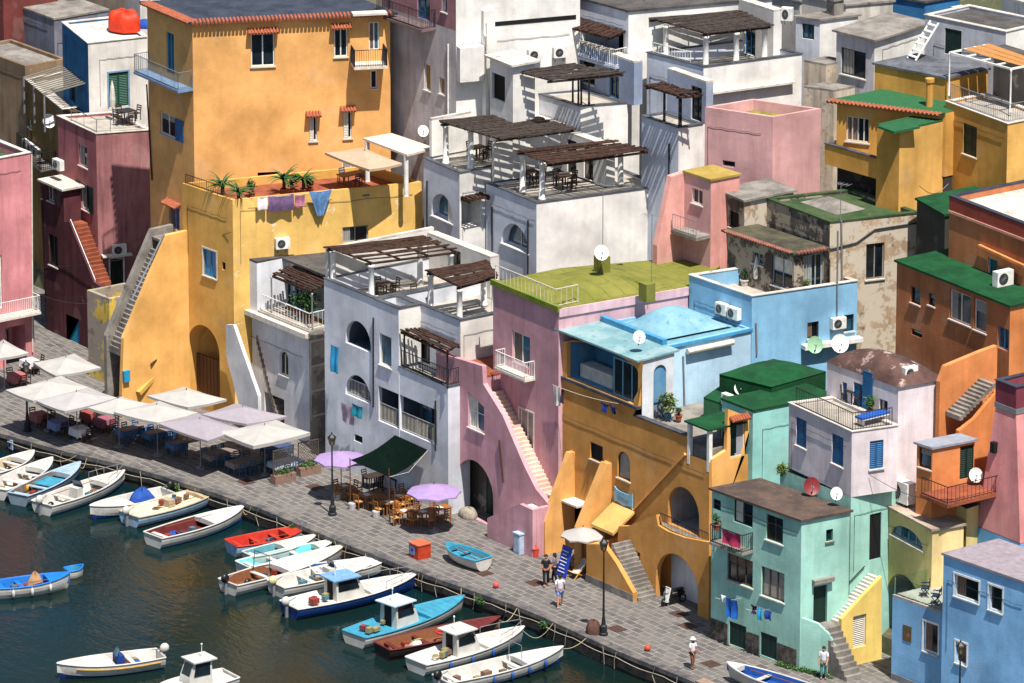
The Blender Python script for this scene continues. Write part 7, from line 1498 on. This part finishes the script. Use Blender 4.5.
for p, m_, r_, lb in ((onZ(*q('21', 345, 345), PK.z1+1.5), WHITE, .5, 'white satellite dish on the square olive chimney'), (onZ(*q('21', 488, 665), BD.z1+.4), WHITE, .42, 'white satellite dish beside the turquoise dome'), (GB.S.pt(GB.S.uz(328, 412)[0], GB.S.uz(328, 412)[1], .3), WHITE, .45, 'white satellite dish on the patched grey wall by the arcade house'),
                     (onZ(*q('22', 870, 215), GD1.z1), WHITE, .4, 'white satellite dish on the green felt roof'), (onZ(*q('31', 190, 695), GD2.z1), GRN, .55, 'pale green satellite dish behind the green dome'), (onZ(*q('31', 285, 690), GD2.z1), WHITE, .6, 'large white satellite dish behind the green dome'), (V((WS.F.pt(3.0, 0, .6).x, WS.F.pt(3., 0, .6).y, MI.z1+.12)), MRD, .55, 'dark red satellite dish on the brown roof below blue shutters'),
                     (V((WS.F.pt(5.1, 0, .5).x, WS.F.pt(5.1, 0, .5).y, MI.z1+.3)), WHITE, .4, 'small white satellite dish at the corner under the blue shutter house'), (onZ(*q('32', 592, 590), CR.z1+.3), WHITE, .62, 'large white satellite dish on the cream house roof'), (onX(*q('32', 800, 545), 58.6), WHITE, .45, 'white satellite dish on the railed platform of the orange hut'),
                     (GG.F.pt(*GG.F.uz(427, 138), .3), WHITE, .4, 'white satellite dish low on the grey seaward wall'), (olive.F.pt(olive.F.uz(54, 128)[0], olive.F.uz(54, 128)[1], .3), WHITE, .5, 'white satellite dish on the olive alley house')): dish(p, AIM, lb, m_, r_, .45)
for px, z, h, lb in ((q('21', 352, 330), PK.z1+.5, 4.2, 'tall thin aerial pole on the olive roof beside the dish'), (q('21', 537, 470), PK.z1+.3, 4.5, 'tall thin aerial pole in the middle of the olive roof'), (q('31', 290, 195), RUI.z1, 2.2, 'aerial on the old felt roof of the weathered house'), ((806, 478), MI3.z1-3, 1.4, 'small aerial against the blue shutter house')): antenna(onZ(*px, z), h, lb)
# terrace plants
def TP(px, d): p = onZ(px[0], px[1], zt+d); p.z = zt; p.y = max(p.y, .65); p.x = min(p.x, YT.S.pt(max(.1, min(p.y, 10.8)), 0).x-.45); return p

zt = YT.z1-.5
for px, h, lb in (((197.5, 197), 1.5, 'leftmost small palm on the yellow roof terrace'), ((236, 199), 1.4, 'small palm at the front corner of the yellow roof terrace'), ((284, 187), 1.6, 'left of two palms beside the terrace window'), ((303.5, 187), 1.5, 'right of two palms beside the terrace window')): plant(TP(px, .4), h, lb, 'palm', group='palms on the yellow terrace')
for px, h, lb, lf in (((252, 192), .8, 'small round shrub on the yellow terrace between palms', 0), ((293, 189), .9, 'dense low shrub between the two right palms', 2), ((310, 188), .8, 'low shrub at the right end of the palms', 2)): plant(TP(px, .3), h, lb, leaf=lf, group='shrubs on the yellow terrace')
zo = zf if False else OR.F.uz(*q('22', 430, 222))[1]-.9
for px, h, lb, lf in ((q('22', 600, 300), 1.3, 'bright yellow green yucca in a blue pot on the orange house terrace', 3), (q('22', 640, 305), .5, 'small dark plant beside the yucca', 0)): plant(onZ(*px, zo), h, lb, leaf=lf, pot=BLUEP if h > 1 else TERRA)
zb_ = GB.z1+.12
for i, (u, d, h) in enumerate(((4.9, -1.3, 1.3), (5.8, -1.2, 1.5), (6.4, -1.0, 1.2))): plant(GB.F.pt(u, zb_, d), h, ('potted shrub at the left behind the glazed balcony rail', 'tallest potted shrub on the grey house balcony', 'potted shrub near the balcony corner of the grey house')[i], group='balcony shrubs')
for px, h, lb, c in ((q('21', 812, 425), .5, 'small potted plant in blue pot on the sky blue terrace', BLUEP), (q('21', 845, 420), .5, 'potted plant in a sand coloured pot on the sky blue terrace', CLBEI), (q('21', 890, 440), .6, 'potted plant beside the closed white parasol', OFFW)): plant(onZ(*px, BT.z1-.8), h, lb, pot=c, pr=.24)
plant(onZ(*q('31', 160, 440), BT.z1)+V((0, 0, -.2)), .6, 'weedy plant hanging over the sky blue wall', pot=None, leaf=3); plant(V((WS2.F.pt(3.9, 0, .4).x, WS2.F.pt(3.9, 0, .4).y, WS.z1)), .8, 'climbing plant in a pot beside the white house door', leaf=1)
plant(V((MI.F.pt(.9, 0, .5).x, MI.F.pt(.9, 0, .5).y, MI.F.uz(*q('23', 790, 80))[1]-.3)), .6, 'flowering plant at the corner of the mint balcony', leaf=0); plant(onZ(783, 478, MI.z1+.15), 1.0, 'dry bush growing on the brown roof of the mint house', pot=None, leaf=3)
plant(onZ(915, 1, 21.5), 1.6, 'yellow flowering shrub on the skyline', pot=None, leaf=3, group='skyline shrubs') ; plant(onZ(940, 3, 21.5), 1.8, 'broad flowering shrub on the skyline beside the white roof', pot=None, leaf=3, group='skyline shrubs')
# washing
def line(fc, a, b, d, lb): m = MB(); P_, Q_ = fc.pt(*fc.uz(*a), d), fc.pt(*fc.uz(*b), d); m.tube([P_.lerp(Q_, k/8)-V((0, 0, .12*sin(pi*k/8))) for k in range(9)], .012, 4); tag(m.build('clothes_line', OFFW), lb, 'clothes line', 'clothes lines')
def garment(fc, px, mat, lb, d=.35, kind='towel', name='towel', seed=0):
    u0, z0, u1, z1 = rect(fc, px); rn = random.Random(seed+int(px[0])); m = MB(); ph = rn.uniform(0, 6)
    def f(u, v, off):
        w = 1.; 
        if kind == 'shirt': w = 1.0 if v > .72 else .62
        if kind == 'tri': w = 1-.75*(1-v)
        uu = (u0+u1)/2+(u-.5)*(u1-u0)*w; return fc.pt(uu, z0+(z1-z0)*v-.05*sin(pi*u)*(1 if v > .9 else 0), d+off+.06*sin(u*9+ph)*(1-v*.7)+.03*sin(5*v+ph))
    if kind == 'trousers':
        for a, b in ((0, .46), (.54, 1)): m.grid(lambda u, v: f(a+(b-a)*u, v*.72, 0), 5, 8)
        m.grid(lambda u, v: f(u, .7+.3*v, 0), 8, 4)
    else: m.grid(lambda u, v: f(u, v, 0), 10, 10)
    n = len(m.v); m.v += [tuple(V(p)+fc.n*.015) for p in m.v]; m.f += [tuple(n+k for k in ff[::-1]) for ff in list(m.f)]
    tag(m.build(name, mat, smooth=True), lb, name.replace('_', ' '), 'washing hung out to dry')
S_ = YT.S; line(S_, (248, 196), (332, 187.5), .35, 'clothes line along the mustard yellow wall')
garment(S_, (255.5, 195.5, 265.5, 207.5), plain((220, 214, 214), .9), 'white cloth hanging first on the yellow wall line', name='towel'); garment(S_, (266.5, 194.5, 292, 208), plain((104, 80, 116), .9, var=.4), 'wide purple blanket on the yellow wall line', name='blanket'); garment(S_, (293, 193.5, 303, 204), plain((180, 110, 140), .9, var=.4, sc=8), 'pink patterned towel on the yellow wall line', name='towel'); garment(S_, (307, 190, 330, 213), plain((90, 130, 176), .9, var=.4, sc=5), 'blue and white sheet hanging to a point on the yellow wall', kind='tri', name='sheet')
S_ = OR.F; line(S_, (560, 383), (626, 402), .5, 'clothes line below the loggia of the orange house')
garment(S_, (561.5, 383, 567.5, 405), plain((214, 208, 200), .9), 'white shirt at the left of the orange house line', .5, name='shirt'); garment(S_, (568.5, 387, 571.5, 402), plain((50, 46, 60), .9), 'narrow dark garment beside the white shirt', .5, name='shirt'); garment(S_, (608.5, 400, 616, 412), plain((24, 44, 110), .9), 'left of two navy shirts on the orange wall', .5, 'shirt', 'shirt'); garment(S_, (617, 402, 625, 414), plain((22, 36, 90), .9), 'right of two navy shirts on the orange wall', .5, 'shirt', 'shirt')
S_ = AR.F; garment(S_, (336.5, 343, 344.5, 373), plain((40, 150, 200), .9), 'cyan beach towel high on the arcade house', .4); garment(S_, (346, 401, 358, 425), plain((176, 156, 172), .9, var=.3), 'mauve towel over the lower arcade balcony', .3); garment(S_, (357.5, 402, 367, 418), plain((24, 130, 150), .9), 'teal towel over the lower arcade balcony', .34)
S_ = MI.F; garment(S_, (735, 525, 752, 545), plain((176, 44, 84), .9, var=.4, sc=5), 'crimson and white beach towel over the mint balcony rail', .85, name='beach_towel'); line(S_, (722, 596), (748, 596), .45, 'left clothes line on the mint house'); line(S_, (752, 607), (776, 607), .45, 'right clothes line on the mint house')
garment(S_, (733, 595, 743.5, 618), plain((24, 96, 190), .9), 'bright blue trousers on the left mint house line', .45, 'trousers', 'trousers'); garment(S_, (727, 592, 732.5, 601), plain((206, 210, 222), .9), 'small white shirt on the left mint house line', .45, 'shirt', 'shirt')
garment(S_, (764, 605, 769, 619), plain((30, 150, 200), .9), 'cyan towel on the right mint house line', .45); garment(S_, (771, 607, 778, 619), plain((30, 70, 150), .9), 'royal blue cloth on the right mint house line', .45); garment(S_, (758, 602, 763, 613), plain((60, 40, 70), .9), 'dark garment on the right mint house line', .45, 'shirt', 'shirt')
# terrace furniture
def closed_parasol(p, h, lb):
    e = empty('closed_parasol', p, lb, 'parasol', 'folded parasols'); m = MB(); m.tube([p, p+V((0, 0, h))], .025, 6); m.build('pole', STEEL, e); m = MB(); m.lathe(p, [(.16, h*.3), (.19, h*.5), (.12, h*.8), (.02, h*.98)], 9); m.build('canopy', OFFW, e)
closed_parasol(onZ(*q('00', 428, 450), MAR.z1), 2.4, 'folded white parasol on the maroon roof terrace'); closed_parasol(onZ(*q('21', 935, 450), BT.z1-.8), 1.9, 'folded white parasol on the sky blue terrace')
p = table((126.5, 122), .9, .9, DARKM, 'dark round garden table on the maroon roof terrace', None, 0, DARKM, MAR.z1, None); chairs(p, .9, .9, 'dark', 'the garden table on the maroon roof terrace', 'xXyY', MAR.z1, 1)
p = table((852, 404), .6, .6, DARKM, 'small dark table on the sun terrace of the white house', None, 0, DARKM, WS.z1, None); chairs(p, .6, .6, 'dark', 'the small table on the white sun terrace', 'xX', WS.z1, 1)
p = onZ(*q('32', 400, 312), WS.z1); e = empty('sun_lounger', p, 'blue sun lounger lying on the terrace of the white house', 'sun lounger'); m = MB(); m.obox(p+V((0, .2, .3)), (.3, 0, 0), (0, .9, 0), (0, 0, .03)); m.build('frame', WHITE, e); m = MB(); m.obox(p+V((0, .2, .38)), (.31, 0, 0), (0, .92, .02), (0, -.002, .045)); m.build('cushion', plain((24, 80, 160), .8), e)
for s_ in (-.6, .9): m = MB(); m.box(p.x-.27, p.y+s_, p.z, p.x+.27, p.y+s_+.05, p.z+.27); m.build('leg', WHITE, e)
zq = YT.z1-.5; p = table((350, 186), .8, 1.4, WOODC, 'wooden table under the beige parasol on the yellow terrace', None, 0, WOODC, zq, None); chairs(p, .8, 1.4, 'blue', 'the table under the beige parasol', 'xX', zq, 1)
e = empty('terrace_canopy', onZ(400, 176, zq), 'white flat roofed canopy on round posts on the yellow terrace', 'canopy'); zc = zq+2.55; P4 = [onZ(*c_, zc) for c_ in ((363, 138), (407, 154.6), (434.7, 147.6), (391.6, 133))]; m = MB(); m.prism([(p_.x, p_.y) for p_ in P4], zc-.12, zc); m.build('roof', plain((206, 192, 180), .8), e)
for P_ in (P4[1], P4[0], P4[2]): c_ = sum(P4, V((0, 0, 0)))/4; P_ = P_.lerp(c_, .12); m = MB(); m.lathe((P_.x, P_.y, zq), [(.16, 0), (.14, .1), (.14, zc-zq-.13)], 10); m.build('post', WHITE, e)
dch = None
def director_chair(p, rz, lb):
    e = empty('director_chair', (0, 0, 0), lb, 'chair', 'director chairs on the blue terrace'); m = MB(); nv = plain((24, 44, 74), .7)
    for s_ in (-1, 1): m.beam((s_*.25, -.2, 0), (s_*.25, .2, .45), .035); m.beam((s_*.25, .2, 0), (s_*.25, -.2, .45), .035); m.beam((s_*.25, -.22, .45), (s_*.25, -.22, .9), .035); m.beam((s_*.25, -.22, .64), (s_*.25, .22, .64), .05)
    m.build('frame', nv, e); m = MB(); m.box(-.24, -.2, .44, .24, .2, .46); m.build('seat', nv, e); m = MB(); m.box(-.25, -.25, .68, .25, -.235, .88); m.build('backrest', nv, e); e.location = p; e.rotation_euler = (0, 0, rz)
tz = onY(905, 610, 4.5); zz_ = [o for o in bpy.data.objects if o.get('category') == 'house' and o.name == 'blue_corner_house'][0]
BT_Z = BCT.z1+.12
director_chair(onZ(925, 596, BT_Z), 2.4, 'dark blue director chair nearer the glass fence'); director_chair(onZ(936, 604, BT_Z), 2.2, 'dark blue director chair against the blue wall')
p = onZ(*q('00', 474, 112), WB.z1); m = MB(); rn = random.Random(8)
m.grid(lambda u, v: (p.x+1.1*(sin(pi*(v*.5)))**.35*cos(2*pi*u)*(1+.1*sin(8*pi*u)), p.y+.9*(sin(pi*(v*.5)))**.35*sin(2*pi*u)*(1+.1*cos(6*pi*u)), p.z-.0+1.15*cos(pi*v*.5)**.5*(1+.06*sin(10*pi*u))), 26, 10); o = grounded('orange_tarpaulin', m, plain((214, 56, 22), .6, var=.3)); tag(o, 'bright orange tarpaulin bundled over stored goods on the white roof', 'tarpaulin')
p = onZ(145, 27, WB.z1); m = MB(); m.grid(lambda u, v: (p.x+.6*sin(pi*v*.5)*cos(2*pi*u), p.y+.5*sin(pi*v*.5)*sin(2*pi*u), p.z+.5*cos(pi*v*.5)), 12, 6); tag(grounded('blue_tarpaulin', m, TARPB), 'small dark blue tarpaulin heap at the roof edge beside the orange one', 'tarpaulin')
a = onZ(*q('30', 560, 225), OB.z1+.12); b = onY(*q('30', 640, 130), a.y+2.6); e = empty('ladder_stair', a, 'white steel ladder stair leaning on the grey flat roof', 'ladder'); m = MB()
for s_ in (-.35, .35): m.beam(a+V((s_, 0, 0)), V((a.x+s_, a.y+1.6, a.z+1.9)), .1, .05)
m.build('rail', WHITE, e); m = MB()
for k in range(6): c = a.lerp(V((a.x, a.y+1.6, a.z+1.9)), (k+.5)/6); m.box(c.x-.34, c.y-.12, c.z-.03, c.x+.34, c.y+.12, c.z+.01)
m.build('treads', WHITE, e)
for ms, z_, pts_ in ((AR, AR.z1-.9, ((2.2, 2.6, 'left table of the arcade pergola'), (4.6, 3.4, 'right table of the arcade pergola'))), (PB, PB.z1+.01, ((1.6, 2.0, 'left table of the wide pergola'), (3.4, 3.0, 'right table of the wide pergola'))), (PA, PA.z1+.01, ((2.0, 2.4, 'table of the narrower pergola'),))):
    for dx, dy, lb in pts_:
        p = V((ms.L.x+dx, ms.L.y+dy, z_)); e_ = table((512, 341), .8, .8, WOODC, 'wooden '+lb, None, 0, DKWOOD, z_, None) if False else None
        ob = empty('table', p, 'dark wooden '+lb, 'table'); m = MB(); m.box(p.x-.4, p.y-.4, z_+.7, p.x+.4, p.y+.4, z_+.74); m.build('tabletop', WOODD, ob)
        for sx in (-.33, .33):
            for sy in (-.33, .33): m = MB(); m.box(p.x+sx-.03, p.y+sy-.03, z_, p.x+sx+.03, p.y+sy+.03, z_+.699); m.build('leg', DKWOOD, ob)
        chairs(p, .8, .8, 'dark', 'the '+lb, 'xXY', z_, 1)
for fc_, u_, v_, mt_, lb in ((None, 3.0, .6, TERRA, 'terracotta planter box on the arcade house terrace'),): pass
CB = bpy.data.objects
for i, (px, z_, w_, h_, mt_, lb) in enumerate(((( 690, 4), 22.2, .8, 1.1, OFFW, 'squat white chimney on the top left crest roof'), ((835, 13), 22.8, .7, .8, CEMENT, 'grey chimney on the white cube house roof'), ((960, 24), 22.4, .6, .9, OFFW, 'white chimney on the long white house roof'), ((596, 2), 21.9, .6, .8, CEMENT, 'grey chimney on the white balcony house roof'), ((740, 300), None, 0, 0, None, ''))):
    if z_ is None: continue
    p = onZ(px[0], px[1], z_); m = MB(); m.box(p.x-w_/2, p.y-w_/2, z_-.6, p.x+w_/2, p.y+w_/2, z_+h_); m.box(p.x-w_/2-.08, p.y-w_/2-.08, z_+h_, p.x+w_/2+.08, p.y+w_/2+.08, z_+h_+.1); tag(grounded('chimney', m, mt_), lb, 'chimney')
# sign on the orange wall
u0, z0, u1, z1 = rect(OR.F, (616, 489, 634, 506)); e = empty('wavy_sign', OR.F.pt((u0+u1)/2, z0, .1), 'pale blue scroll shaped sign with faded script above the yellow pent roof', 'sign'); m = MB(); out = []; hh = (z1-z0)-(u1-u0)*0
zc = OR.F.uz(625, 497)[1]
for k in range(13): t = k/12; out.append((u0+(u1-u0)*t, zc-.42+.05*sin(3*pi*t)))
for k in range(13): t = 1-k/12; out.append((u0+(u1-u0)*t, zc+.25+.18*(2*t-1)**4))
wallpoly(m, OR.F, out, [], .12); i = len(m.v); wallpoly(m, OR.F, out, [], .06); 
for a_, b_ in zip(out, out[1:]+out[:1]): m.poly([OR.F.pt(*a_, .06), OR.F.pt(*b_, .06), OR.F.pt(*b_, .12), OR.F.pt(*a_, .12)])
m.build('panel', plain((120, 172, 200), .5), e); m = MB(); m.tube([OR.F.pt(u0+(u1-u0)*(.18+.64*k/30), zc-.06+.07*sin(k*1.3)*(1 if k % 7 else .2)-.1*(k/30-.5), .13) for k in range(31)], .014, 4); m.build('script', plain((70, 110, 130), .6), e)
# overhead wires
for i, (a, b, lb) in enumerate(((MAR.F.pt(*MAR.F.uz(*q('01', 170, 360)), 1.5), YT.F.pt(*YT.F.uz(*q('01', 880, 236)), .1), 'sagging cable from the maroon house across to the yellow house'), (MAR.F.pt(*MAR.F.uz(*q('01', 150, 420)), 1.5), V((-6.9, -2.1, 5.0)), 'sagging cable down the alley to the yellow annex'),
                              (WS.S.pt(1, WS.z1-2.4, .1), V((60.5, 6, 9.5)), 'cable from the white house to the orange hut'), (onY(*q('31', 590, 60), 20), onY(*q('31', 700, 52), 22), 'cable looped under the ochre house'))):
    m = MB(); m.tube([a.lerp(b, k/12)-V((0, 0, .5*sin(pi*k/12))) for k in range(13)], .016, 4); tag(m.build('cable', BLK), lb, 'cable', 'overhead cables')
# ------------------------------------------------------------ people
def skinned(name, verts, edges, rad, mat, parent, sub=2):
    me = bpy.data.meshes.new(name); me.from_pydata([tuple(v) for v in verts], edges, []); o = bpy.data.objects.new(name, me); COL.objects.link(o)
    md = o.modifiers.new('s', 'SKIN'); md.use_smooth_shade = True
    for i, r_ in enumerate(rad): me.skin_vertices[0].data[i].radius = r_ if isinstance(r_, tuple) else (r_, r_)
    me.skin_vertices[0].data[0].use_root = True
    o.modifiers.new('u', 'SUBSURF').levels = sub
    dg = bpy.context.evaluated_depsgraph_get(); dg.update(); nm = bpy.data.meshes.new_from_object(o.evaluated_get(dg)); bpy.data.objects.remove(o); bpy.data.meshes.remove(me)
    nm.materials.clear(); nm.materials.append(mat); o = bpy.data.objects.new(name, nm); COL.objects.link(o); nm.polygons.foreach_set('use_smooth', [True]*len(nm.polygons)); o.parent = parent; return o
SKIN = [plain((176, 122, 92), .6, var=.1), plain((140, 92, 68), .6, var=.1)]
def person(px, rz, lb, top, bot, hair, shoes=BLK, H=1.72, legs='long', hat=None, arms=((.32, .25), (.32, .25)), stride=.14, skin=0, hairlong=False, zb=0., loc=None, seated=False, topname='shirt', botname='trousers'):
    e = empty('person', (0, 0, 0), lb, 'person'); k = H/1.72; Vv = []; Ed = []; Ra = []
    def add(p, r_, par=None):
        Vv.append(V(p)*k); Ra.append(r_*k if not isinstance(r_, tuple) else (r_[0]*k, r_[1]*k)); i = len(Vv)-1
        if par is not None: Ed.append((par, i))
        return i
    pel = add((0, 0, .96), (.15, .115)); wai = add((0, 0, 1.10), (.135, .1), pel); che = add((0, -.01, 1.27), (.165, .115), wai); nb = add((0, 0, 1.42), (.1, .075), che); nk = add((0, .005, 1.50), .052, nb); hd = add((0, .015, 1.58), (.075, .088), nk); hd2 = add((0, .012, 1.66), (.072, .086), hd)
    ns = add((0, .1, 1.595), .012, hd)
    for s_ in (-1, 1): add((s_*.08, 0, 1.6), .014, hd)
    J = {}
    for s_, (sw, bend) in zip((-1, 1), arms):
        sh = add((s_*.19, 0, 1.40), .058, nb); el = add((s_*.23, sw*.28-.02, 1.13), .043, sh); wr = add((s_*.22, sw*.28+bend*.25, 1.13-.24*math.sqrt(max(.05, 1-bend*bend))), .03, el); d = (Vv[wr]-Vv[el]).normalized(); ha = add(Vv[wr]/k+d*.07, (.036, .02), wr)
        for f_ in range(4): kn = add(Vv[ha]/k+d*.05+V((0, (f_-1.5)*.02, 0)), .011, ha); add(Vv[kn]/k+d*(.035+.006*(f_ in (1, 2)))+V((-s_*.012, 0, 0)), .009, kn)
        th = add(Vv[wr]/k+d*.05+V((-s_*.01, .035, 0)), .012, wr); add(Vv[th]/k+d*.03, .01, th); J[('arm', s_)] = (sh, el, wr)
        dy = s_*stride
        hp = add((s_*.095, 0, .9), .098, pel)
        if seated: kn_ = add((s_*.12, .42, .88), .062, hp); an = add((s_*.12, .45, .48), .042, kn_); ft = add((s_*.12, .6, .45), .035, an)
        else: kn_ = add((s_*.1, dy*.55+.02, .49), .058, hp); an = add((s_*.1, dy, .09), .04, kn_); ft = add((s_*.11, dy+.14, .035), .035, an)
        J[('leg', s_)] = (hp, kn_, an, ft)
    body = skinned('body', Vv, Ed, Ra, SKIN[skin], e, 2)
    g = lambda i: Vv[i]
    tv = [g(pel)-V((0, 0, .03*k)), g(wai), g(che), g(nb)-V((0, 0, .0))]; te = [(0, 1), (1, 2), (2, 3)]; tr = [(.165*k, .13*k), (.155*k, .122*k), (.182*k, .135*k), (.118*k, .092*k)]
    for s_ in (-1, 1): sh, el, wr = J[('arm', s_)]; i = len(tv); tv += [g(sh), g(sh).lerp(g(el), .75)]; te += [(3, i), (i, i+1)]; tr += [.074*k, .062*k]
    skinned(topname, tv, te, tr, top, e)
    bv = [g(pel)+V((0, 0, .04*k))]; be = []; br = [(.163*k, .13*k)]
    for s_ in (-1, 1):
        hp, kn_, an, ft = J[('leg', s_)]; i = len(bv); end = {'long': None, 'short': .75, 'mini': .35}[legs]
        if end is None: bv += [g(hp), g(kn_), g(an)+V((0, 0, .03))]; be += [(0, i), (i, i+1), (i+1, i+2)]; br += [.112*k, .078*k, .066*k]
        else: bv += [g(hp), g(hp).lerp(g(kn_), end)]; be += [(0, i), (i, i+1)]; br += [.115*k, .098*k]
    skinned(botname, bv, be, br, bot, e)
    for s_ in (-1, 1):
        hp, kn_, an, ft = J[('leg', s_)]; skinned('shoe', [g(an)-V((0, .03, .04*k)), g(ft)+V((0, .03, 0))], [(0, 1)], [.045*k, .042*k], shoes, e, 1)
    m = MB(); c = g(hd2); prof = [(.094*k, -.05*k), (.1*k, .0), (.09*k, .06*k), (.05*k, .098*k), (.005, .108*k)]; m.lathe(c+V((0, -.018*k, .0)), prof, 12); o = bpart('hair', m, hair, e, True)
    if hairlong: m = MB(); m.lathe(c+V((0, -.05*k, -.2*k)), [(.06*k, 0), (.085*k, .08*k), (.09*k, .2*k)], 10); bpart('long_hair', m, hair, e, True)
    m = MB()
    for s_ in (-1, 1): m.blob(g(hd)+V((s_*.03*k, .092*k, .028*k)), .011*k, 6)
    bpart('eyes', m, BLK, e); m = MB(); m.obox(g(hd)+V((0, .093*k, -.035*k)), (.022*k, 0, 0), (0, .006, 0), (0, 0, .006)); bpart('mouth', m, plain((150, 70, 66), .6), e)
    if hat: m = MB(); m.lathe(c+V((0, -.01, .035*k)), [(.185*k, -.02), (.19*k, -.005), (.115*k, .01), (.105*k, .09*k), (.05*k, .12*k), (.004, .125*k)], 14); bpart('sun_hat', m, hat, e, True)
    p = loc or onZ(px[0], px[1], zb); e.location = p; e.rotation_euler = (0, 0, rz); return e
HB = plain((30, 22, 18), .7); HBR = plain((70, 46, 30), .7); CW = plain((206, 206, 212), .85, var=.08)
person((546, 586), -2.2, 'person in a black shirt and dark trousers leaning toward the blue menu board', plain((24, 26, 34), .8), plain((26, 26, 32), .8), HB, H=1.74, arms=((.4, .3), (.2, .2)))
person((554.5, 583), 2.4, 'person with long dark hair in a patterned blouse and black trousers by the menu board', plain((110, 96, 130), .8, var=.5, sc=14), plain((22, 22, 26), .8), HB, H=1.66, arms=((.3, .8), (.3, .8)), hairlong=True, topname='blouse')
person((560, 607), 0.9, 'person in a white shirt and pale blue shorts walking away along the quay', CW, plain((112, 148, 206), .8, var=.3, sc=10), HB, shoes=WHITE, H=1.78, legs='short', arms=((-.3, .2), (.4, .4)), stride=.22, botname='shorts')
person((692.5, 668.5), -1.5, 'person in a white sun hat, white top and brown shorts standing near the quay edge', CW, plain((54, 34, 32), .8), HBR, shoes=BROWN, H=1.64, legs='mini', hat=CW, arms=((.3, .75), (.35, .75)), stride=.05, skin=1, botname='shorts')
person((823.5, 679), -2.5, 'person in a white shirt and teal trousers standing below the mint house steps', CW, plain((70, 120, 112), .8), HB, H=1.74, arms=((.3, .7), (.2, .3)), stride=.04)
pa = AR.F.pt(AR.F.uz(*q('12', 405, 250))[0], AR.F.uz(*q('12', 405, 250))[1], -.55); person(None, -2.6, 'bare armed person in black sitting on the lower arcade balcony', plain((28, 28, 32), .8), plain((30, 30, 36), .8), HB, loc=pa-V((0, 0, .1)), arms=((.5, .8), (.5, .8)), seated=False)
# ============================================================ camera, light, world
cd = bpy.data.cameras.new('camera'); co_ = bpy.data.objects.new('camera', cd); COL.objects.link(co_); SC.camera = co_
co_.location = CAM; co_.rotation_euler = (-Fv).to_track_quat('Z', 'Y').to_euler()
cd.sensor_width = 36.; cd.lens = FOC*36/1024; cd.clip_start = 1; cd.clip_end = 6000
SUN_AZ, SUN_EL = radians(-13), radians(64)
sd = V((cos(SUN_AZ)*cos(SUN_EL), sin(SUN_AZ)*cos(SUN_EL), sin(SUN_EL)))
ld = bpy.data.lights.new('sun', 'SUN'); ld.energy = 5.0; ld.angle = radians(.5); ld.color = (1, .95, .88)
lo = bpy.data.objects.new('sun', ld); COL.objects.link(lo); lo.rotation_euler = sd.to_track_quat('Z', 'Y').to_euler(); lo.location = (0, 0, 150)
w = bpy.data.worlds.new('World'); SC.world = w; w.use_nodes = True
nt = w.node_tree; sk = nt.nodes.new('ShaderNodeTexSky'); sk.sky_type = 'NISHITA'; sk.sun_disc = False; sk.sun_elevation = SUN_EL
sk.sun_rotation = math.atan2(sd.x, sd.y); nt.links.new(sk.outputs[0], nt.nodes['Background'].inputs[0]); nt.nodes['Background'].inputs[1].default_value = .075
SC.view_settings.view_transform = 'Standard'; SC.view_settings.look = 'None'; SC.view_settings.exposure = .64; SC.view_settings.gamma = 1; SC.view_settings.use_curve_mapping = False
SC.cycles.max_bounces = 6; SC.cycles.diffuse_bounces = 3; SC.cycles.glossy_bounces = 2
